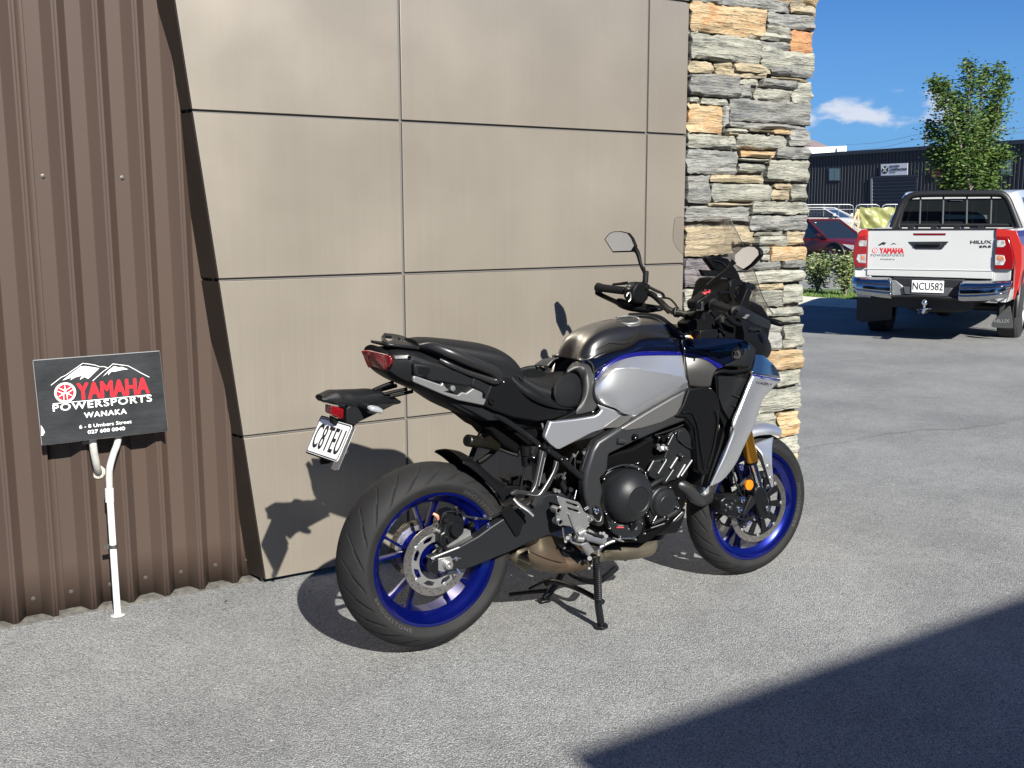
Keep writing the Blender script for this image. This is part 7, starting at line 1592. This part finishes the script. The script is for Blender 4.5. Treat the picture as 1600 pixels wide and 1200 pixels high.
LM = leafmats('tree', (.032, .066, .012), (.055, .10, .018), (.095, .14, .032)); LB = leafmats('shrub', (.10, .14, .045), (.15, .19, .075), (.22, .25, .12))
M_bark = mat('pale_bark', (.22, .19, .16), .85, nscale=12, namt=.4)
def shrub(x, y, h_, w_, sd, label):
    rnd = random.Random(sd); s = empty('shrub', (x, y, .085)); tag(s, label, 'shrub', 'shrubs in the garden bed')
    bm = bmesh.new(); pts = []
    for k in range(9):
        a = rnd.uniform(0, 6.28); r = rnd.uniform(.3, 1) * w_ * .55; tp = Vector((math.cos(a) * r, math.sin(a) * r, h_ * rnd.uniform(.72, 1)))
        b_tube(bm, [(0, 0, 0), tp * .5 + Vector((0, 0, h_ * .06)), tp], [.012, .009, .004], 5, 2)
        for q in range(14): t = .28 + .72 * q / 13; pts.append((tp * t + Vector((0, 0, h_ * .08 * math.sin(t * 3))), .085 * (1.15 - t * .55)))
    finish('stem', bm, M_bark, s, 50)
    bm = bmesh.new(); leafy(bm, pts, 1500, .034, rnd, 1.0); finish('foliage', bm, LB, s, 0)
b1 = G(1277, 459, .09); b2_ = G(1320, 463, .09)
shrub(b1.x, b1.y, .72, .62, 1, 'wide pale green shrub nearest the stone pier in the garden bed')
shrub(b2_.x, b2_.y, .76, .44, 2, 'narrow pale green shrub beside the left tail lamp of the white ute')
b3 = G(1262, 455, .09); shrub(b3.x - .1, b3.y + .5, .62, .5, 5, 'small pale green shrub half hidden by the stone pier')
# ------------------------------------------------------------------ street tree behind the ute
TD = 24.
def tp3(px, py, dd=0.): return Vector(CAM + ray(px, py) * (TD + dd))
tb = tp3(1512, 450); tb.z = 0
tree = empty('street_tree', (tb.x, tb.y, 0)); tag(tree, 'young broadleaf tree with upright forked crown rising behind the white ute', 'tree')
rnd = random.Random(11)
fork_ = tp3(1512, 300) - tb; fork_.x = fork_.y = 0
bm = bmesh.new(); b_tube(bm, [(0, 0, 0), (.02, .01, fork_.z * .5), fork_], [.075, .065, .055], 10, 4); finish('trunk', bm, M_bark, tree, 50)
limbs = [((1506, 260), (1490, 205), (1468, 150), (1462, 128)), ((1508, 262), (1497, 210), (1482, 165), (1475, 130)), ((1512, 250), (1515, 190), (1513, 140), (1511, 97)), ((1514, 250), (1528, 190), (1536, 140), (1540, 108)),
         ((1516, 255), (1540, 200), (1556, 150), (1562, 103)), ((1518, 262), (1545, 215), (1560, 170), (1569, 125)), ((1506, 268), (1480, 235), (1462, 210), (1452, 195)), ((1520, 270), (1545, 255), (1562, 245), (1571, 240)),
         ((1505, 275), (1482, 262), (1466, 250), (1460, 240)), ((1511, 258), (1505, 200), (1497, 170), (1492, 150)), ((1516, 250), (1530, 215), (1545, 190), (1552, 168)), ((1510, 280), (1495, 288), (1485, 292), (1478, 296)), ((1516, 280), (1530, 288), (1542, 290), (1548, 280))]
pts = []; bm = bmesh.new()
for lb in limbs:
    d2 = rnd.uniform(-.75, .75)
    P_ = [fork_ * .92] + [tp3(x, y, d2 * (i + 1) / 4) - tb for i, (x, y) in enumerate(lb)]
    b_tube(bm, P_, [.045, .035, .024, .014, .006], 7, 4)
    sp = smooth_path(P_, 8)
    for i, p in enumerate(sp):
        t = i / (len(sp) - 1)
        if t > .16:
            pts += [(p, .26 * (1 - t) + .085)] * (3 if t < .5 else 2)
            if rnd.random() < .4:
                q = p + Vector((rnd.uniform(-1, 1), rnd.uniform(-1, 1), rnd.uniform(.1, .9))).normalized() * rnd.uniform(.15, .40) * (1.1 - t * .7)
                b_tube(bm, [p, q], [.007, .003], 4, 1); pts += [(q, .09), (p.lerp(q, .6), .08)]
finish('branch', bm, M_bark, tree, 50)
bm = bmesh.new(); leafy(bm, pts, 20000, .046, rnd, .95); finish('crown', bm, LM, tree, 0)
# ------------------------------------------------------------------ site fence, tarpaulin, brace
FD = 43.
RT = Vector(RC[0]); RT.z = 0; RT.normalize()
def fp(px, py, dd=0.): return Vector(CAM + ray(px, py) * (FD + dd))
M_galv = mat('galvanised_tube', (.26, .27, .28), .45, metal=.6)
zf_ = fp(1350, 319.5).z
pairs = [(1240, 1333.5), (1336, 1374.2), (1377, 1420), (1423, 1480)]
for i, (xa, xb) in enumerate(pairs):
    a_ = fp(xa, 338); b_ = fp(xb, 338); o_ = empty('fence_panel', (a_.x, a_.y, 0))
    tag(o_, ['galvanised wire fence panel in front of the white station wagon', 'short galvanised fence panel right of the white station wagon, by the timber brace', 'galvanised fence panel holding up the yellow green tarpaulin', 'galvanised fence panel hidden behind the ute cab window'][i], 'fence panel', 'temporary site fence panels')
    v = b_ - a_; v.z = 0; Lp = v.length; v.normalize()
    fr_ = [Vector((0, 0, .08)), Vector((0, 0, zf_ - .18)), v * .05 + Vector((0, 0, zf_ - .05)), v * .18 + Vector((0, 0, zf_)), v * (Lp - .18) + Vector((0, 0, zf_)), v * (Lp - .05) + Vector((0, 0, zf_ - .05)), v * Lp + Vector((0, 0, zf_ - .18)), v * Lp + Vector((0, 0, .08))]
    up('frame_tube', lambda bm: b_tube(bm, fr_, .014, 6, 1), M_galv, o_)
    up('lower_rail', lambda bm: b_tube(bm, [Vector((0, 0, .15)), v * Lp + Vector((0, 0, .15))], .012, 6, 1), M_galv, o_)
    up('upper_rail', lambda bm: b_tube(bm, [Vector((0, 0, zf_ - .20)), v * Lp + Vector((0, 0, zf_ - .20))], .012, 6, 1), M_galv, o_)
    n_ = max(1, int(Lp / .8))
    for k in range(1, n_ + 1): up('post', lambda bm: b_tube(bm, [v * Lp * k / (n_ + 1) + Vector((0, 0, .1)), v * Lp * k / (n_ + 1) + Vector((0, 0, zf_))], .011, 6, 1), M_galv, o_)
    up('wire_mesh', lambda bm: [b_tube(bm, [v * (Lp * k / 40) + Vector((0, 0, .15)), v * (Lp * k / 40) + Vector((0, 0, zf_ - .02))], .0022, 3, 1, False) for k in range(1, 40)] + [b_tube(bm, [Vector((0, 0, z)), v * Lp + Vector((0, 0, z))], .0022, 3, 1, False) for z in (.4, .65, .9, 1.15, 1.4, 1.6)], M_galv, o_)['kind'] = 'stuff'
tm = mat('yellow_green_tarp', (.30, .30, .10), .35, nscale=3.2, base2=(.16, .17, .06), stretch=(1, 1, .35), coat=.4)
rws = []
tbm = bmesh.new(); c0 = fp(1343, 340, -.15); base = Vector((c0.x, c0.y, 0))
for i in range(41):
    col = []
    for j in range(25):
        u, vv = i / 40, j / 24; px = 1343 + 66 * u + 3 * vv * (1 - u); q = fp(px, 338, -.15); zt2 = zf_ - .10 - .05 * math.sin(u * 9) ** 2; z = zt2 - (zt2 - .35) * vv
        w2 = .10 * math.sin((u * 2.0 - vv * 1.6) * 8 + 2 * mnoise.noise(Vector((u * 2, vv * 2, 0)))) * (.3 + vv) + .05 * mnoise.noise(Vector((u * 8, vv * 8, 1)))
        col.append(tbm.verts.new(Vector((q.x, q.y, z)) - base + Vector((-.5, -.8, 0)) * w2))
    rws.append(col)
for a_, b_ in zip(rws, rws[1:]):
    for j in range(24): tbm.faces.new((a_[j], b_[j], b_[j + 1], a_[j + 1]))
ta = empty('tarpaulin', tuple(base)); tag(ta, 'crumpled yellow green tarpaulin hung on the site fence', 'tarpaulin'); finish('sheet', tbm, tm, ta, 60)
M_pine = mat('raw_pine', (.52, .34, .17), .7, nscale=5, namt=.2, stretch=(4, 4, 1))
br_b = fp(1341.5, 330, -.6); br = empty('timber_brace', (br_b.x, br_b.y, 0)); tag(br, 'raw timber post with a leaning brace at the edge of the tarpaulin', 'timber brace')
def rel(v): return v - Vector((br_b.x, br_b.y, 0))
up('post', lambda bm: b_tube(bm, [rel(fp(1341.6, 327, -.6)), rel(fp(1340.8, 366, -.6)), rel(Vector((fp(1340.5, 370, -.6).x, fp(1340.5, 370, -.6).y, 0)))], .05, 4, 1), M_pine, br, 20)
lo_ = fp(1318, 377, -.9)
up('brace', lambda bm: b_tube(bm, [rel(fp(1341, 327.5, -.7)), rel(fp(1328.5, 358, -.8)), rel(fp(1321, 376, -.9))], .055, 4, 1), M_pine, br, 20)
# ------------------------------------------------------------------ dark shed
FX = 62.4
def sh(px, py, d=0.): v = OP(px, py, (FX - d, 0, 0), (1, 0, 0)); return v
shed = empty('shed', (FX, 45, 0)); tag(shed, 'long charcoal ribbed steel shed with roller door across the yard', 'building')
def sr(v): return Vector((v[0] - FX, v[1] - 45, v[2]))
M_shed = mat('charcoal_cladding', (.016, .018, .025), .5, nscale=.6, namt=.15); M_shedt = mat('shed_trim', (.022, .026, .034), .4)
h1 = sh(1268, 245).z; h2 = sh(1600, 220.5).z; hs_ = (h1 + h2) / 2
bm = bmesh.new(); prev = None; y = 10.; k = 0
while y < 84:
    for dy, dx in ((0, 0), (.17, 0), (.19, -.05), (.27, -.05), (.29, 0)):
        yy = y + dy; cur = [bm.verts.new(sr((FX + dx, yy, z))) for z in (-.05, hs_)]
        if prev: bm.faces.new((prev[0], cur[0], cur[1], prev[1]))
        prev = cur
    y += .29
finish('cladding', bm, M_shed, shed, 0)
up('roof', lambda bm: b_box(bm, sr((FX + 9, 47, hs_ + .02)), (18.3, 75, .12)), M_shedt, shed)
up('parapet_cap', lambda bm: b_box(bm, sr((FX - .10, 47, hs_ + .03)), (.22, 75, .26)), M_shedt, shed)
up('end_wall', lambda bm: b_box(bm, sr((FX + 9, 84.2, hs_ / 2)), (18, .3, hs_)), M_shed, shed)
up('end_wall', lambda bm: b_box(bm, sr((FX + 9, 9.8, hs_ / 2)), (18, .3, hs_)), M_shed, shed)
def shplate(name, pts, th, m, par=shed, bev=0, d=.06): 
    bm = bmesh.new(); b_plate(bm, [sr(sh(x, y, d)) for x, y in pts], (th, 0, 0)); o = finish(name, bm, m, par, 30)
    return o
def z7(x, y): return (1240 + x / 4.4444, 90 + y / 4.4444)
def shwin(x0, y0, x1, y1, n=2):
    f = shplate('window', [z7(x0 - 8, y0 - 8), z7(x1 + 8, y0 - 8), z7(x1 + 8, y1 + 8), z7(x0 - 8, y1 + 8)], .1, M_shedt, d=.08)
    for k in range(n):
        a_ = x0 + (x1 - x0) * k / n + 2; b_ = x0 + (x1 - x0) * (k + 1) / n - 2
        shplate('pane', [z7(a_, y0), z7(b_, y0), z7(b_, y1), z7(a_, y1)], .02, M_vg2, f, d=.10)
shwin(245, 770, 318, 852); shwin(1440, 712, 1512, 812)
rd = shplate('roller_door', [z7(548, 838), z7(858, 824), z7(858, 1120), z7(548, 1120)], .05, mat('roller_door_navy', (.014, .018, .032), .45), d=.10)
for k in range(12): up('door_slat', lambda bm: b_tube(bm, [sr(sh(*z7(550, 850 + k * 24), .12)), sr(sh(*z7(856, 838 + k * 25), .12))], .02, 4, 1), M_shedt, rd)
shplate('door_jamb', [z7(534, 838), z7(546, 838), z7(546, 1120), z7(534, 1120)], .1, mat('jamb_grey', (.20, .21, .23), .5), d=.14)
shplate('door_head', [z7(534, 826), z7(864, 812), z7(864, 824), z7(534, 838)], .1, M_shedt, d=.14)
ss = empty('shed_sign', tuple(sh(*z7(700, 775), .1))); tag(ss, 'white rectangular sign with black round tool emblem on the dark shed', 'sign')
s0 = sh(*z7(700, 775), .1)
def sp_(x, y, d=.12): return sh(*z7(x, y), d) - s0
up('sign_panel', lambda bm: b_plate(bm, [sp_(606, 740), sp_(792, 732), sp_(790, 814), sp_(606, 820)], (.03, 0, 0)), mat('sign_white', (.55, .57, .62), .5), ss)
ec = sp_(635, 780, .125); up('sign_emblem', lambda bm: b_lathe(bm, ec, (-1, 0, 0), [(0, 26 / 4.4444 * 78 / 1650), (.01, .0002)], 28), K_ink, ss, 0)
up('sign_tools', lambda bm: [b_box(bm, ec + Vector((-.03, 0, 0)), (.01, .40, .05), Matrix.Rotation(a, 3, 'X')) for a in (.8, -.8)] + [b_box(bm, ec + Vector((-.035, s * .12, .12)), (.01, .15, .08), Matrix.Rotation(s * .8, 3, 'X')) for s in (-1, 1)], M_wht, ss, 0)
pm = 78 / 1650 / 4.4444
text_fit('lettering', 'BAYVIEW', sp_(668, 763, .125), sp_(735, 760, .125), 13 * pm, (0, 0, 1), K_ink, ss, .01, .02, space=1.2)
text_fit('lettering', 'CONSTRUCTION', sp_(668, 785, .125), sp_(788, 780, .125), 13 * pm, (0, 0, 1), K_ink, ss, .01, .02)
text_fit('lettering', 'Group', sp_(668, 800, .125), sp_(708, 798, .125), 8 * pm, (0, 0, 1), K_ink, ss, .01)
s2 = sh(*z7(985, 805), .1); so_ = empty('small_sign', tuple(s2)); tag(so_, 'small dark red sign on the shed partly hidden by the tree', 'sign')
up('sign_panel', lambda bm: b_plate(bm, [sh(*z7(x, y), .12) - s2 for x, y in ((955, 780), (1015, 775), (1015, 828), (955, 832))], (.03, 0, 0)), mat('dull_red_sign', (.14, .03, .03), .5), so_)
# white roof plant behind
def far_pt(px, py, Dp): return Vector(CAM + ray(px, py) * Dp)
a_ = far_pt(1240, 232, 96); b_ = far_pt(1323, 228, 96); wb = empty('white_building', (a_.x, a_.y, 0)); tag(wb, 'white parapet building showing above the left end of the shed roof', 'building')
v = b_ - a_; v.z = 0
nb_ = Vector((RC[2][0], RC[2][1], 0)).normalized()
up('wall', lambda bm: b_plate(bm, [Vector((0, 0, 0)), v, v + Vector((0, 0, b_.z)), Vector((0, 0, a_.z))], nb_ * 10), mat('white_wall', (.75, .76, .78), .6), wb)
c1 = far_pt(1308, 230, 95.8) - Vector((a_.x, a_.y, 0)); c2 = far_pt(1320, 229.5, 95.8) - Vector((a_.x, a_.y, 0)); c3 = far_pt(1320, 243, 95.8) - Vector((a_.x, a_.y, 0)); c4 = far_pt(1308, 243.5, 95.8) - Vector((a_.x, a_.y, 0))
up('louvre', lambda bm: b_plate(bm, [c1, c2, c3, c4], nb_ * .1), mat('louvre_grey', (.30, .32, .35), .6), wb)
# power pole and wires
pp = far_pt(1446.5, 206, 130); pole = empty('power_pole', (pp.x, pp.y, 0)); tag(pole, 'thin timber power pole with crossarm beyond the shed roof', 'power pole')
M_pole = mat('pole_timber', (.16, .15, .15), .8)
up('pole', lambda bm: b_cyl(bm, (0, 0, 0), (0, 0, pp.z), .14, .11, n=8), M_pole, pole)
up('crossarm', lambda bm: b_box(bm, (0, 0, far_pt(1446, 215, 130).z), (.12, 1.6, .12), Matrix.Rotation(-.5, 3, 'Z')), M_pole, pole)
up('insulator', lambda bm: [b_cyl(bm, (dx, dx * 1.1, far_pt(1446, 215, 130).z), (dx, dx * 1.1, far_pt(1446, 212, 130).z), .06, n=6) for dx in (-.5, .5)], M_pole, pole)['kind'] = 'stuff'
for q, (y0, y1) in enumerate(((207, 226), (214, 236))):
    e0 = far_pt(1446.5, y0, 130) - Vector((pp.x, pp.y, 0)); e1 = far_pt(1322, y1, 175) - Vector((pp.x, pp.y, 0)); e2 = far_pt(1640, y0 - 12, 120) - Vector((pp.x, pp.y, 0))
    up('wire', lambda bm: (b_tube(bm, [e0, e0.lerp(e1, .5) + Vector((0, 0, -.4)), e1], .02, 4, 6)), M_pole, pole)
    up('wire', lambda bm: (b_tube(bm, [e0, e0.lerp(e2, .5) + Vector((0, 0, -.3)), e2], .02, 4, 6)), M_pole, pole)
# distant hills
bm = bmesh.new(); rr = []
hill = [(1060, 250), (1130, 240), (1190, 226), (1235, 214), (1262, 216), (1275, 219), (1288, 224), (1302, 232), (1325, 246), (1360, 262), (1420, 276), (1500, 270), (1600, 282), (1750, 268), (1900, 280)]
for i, (x, y) in enumerate(hill):
    tpt = far_pt(x, y, 2000); fw_ = nb_
    rr.append([bm.verts.new(p) for p in (Vector((tpt.x, tpt.y, 0)) - fw_ * 500, (Vector((tpt.x, tpt.y, tpt.z * .55)) - fw_ * 230), tpt, Vector((tpt.x, tpt.y, tpt.z * .3)) + fw_ * 300)])
for a_, b_ in zip(rr, rr[1:]):
    for j in range(3): bm.faces.new((a_[j], b_[j], b_[j + 1], a_[j + 1]))
bmesh.ops.subdivide_edges(bm, edges=bm.edges[:], cuts=4, use_grid_fill=True)
for v_ in bm.verts: v_.co.z = max(-5, v_.co.z + 14 * mnoise.noise(v_.co * .006) * (v_.co.z > 5))
finish('hills', bm, mat('bare_hills', (.20, .15, .15), .95, nscale=.01, namt=.35), None, 0)['kind'] = 'structure'

# the yard rises a little towards the shed
f2 = nb_; r2 = RT
bm = bmesh.new(); o3 = Vector((CAM[0], CAM[1], 0)); rr = []
for dd, zz in ((34, -.02), (36, .06), (38.5, .20), (41, .22), (75, .24)):
    rr.append([bm.verts.new(o3 + f2 * dd + r2 * s_ + Vector((0, 0, zz))) for s_ in (-20, -5, 10, 30, 60)])
for a_, b_ in zip(rr, rr[1:]):
    for j in range(4): bm.faces.new((a_[j], b_[j], b_[j + 1], a_[j + 1]))
finish('yard', bm, M_asph2, None, 30)['kind'] = 'structure'
# grit and small pale chips lying on the asphalt, thicker along the wall foot
rg = random.Random(21); bm = bmesh.new()
def chip(x, y, s_):
    q = [Vector((rg.uniform(-1, 1), rg.uniform(-1, 1), rg.uniform(0, .8))) * s_ for _ in range(5)]
    vs = [bm.verts.new(Vector((x, y, .001)) + v) for v in q]
    for t in ((0, 1, 2), (0, 2, 3), (0, 3, 4), (1, 2, 4), (2, 3, 4), (0, 1, 4)): bm.faces.new([vs[i] for i in t])
for k in range(260): chip(rg.uniform(-1.6, 7), rg.uniform(-1.4, 3.5), rg.uniform(.0015, .004))
for k in range(420): chip(rg.uniform(-3, 2.8), .93 + rg.random() ** 2 * -.16 + (.07 if rg.random() < .5 else 0), rg.uniform(.0012, .0045))
o = finish('grit', bm, mat('pale_grit', (.42, .40, .35), .8, nscale=60, namt=.6), None, 0); o['kind'] = 'stuff'
# a few dry leaves blown against the wall
rg = random.Random(4); bm = bmesh.new()
for k in range(9):
    x = rg.uniform(-1.5, 1.9); y = .9 - rg.random() ** 2 * .18; a_ = rg.uniform(0, 6.28); u = Vector((math.cos(a_), math.sin(a_), 0)) * rg.uniform(.006, .012); v = Vector((-math.sin(a_), math.cos(a_), 0)) * rg.uniform(.003, .006); c = Vector((x, y, .003))
    bm.faces.new([bm.verts.new(q) for q in (c - u, c + v + Vector((0, 0, .003)), c + u + Vector((0, 0, .004)), c - v)])
o = finish('dry_leaves', bm, mat('dry_leaf', (.09, .06, .03), .8), None, 0); o['kind'] = 'stuff'
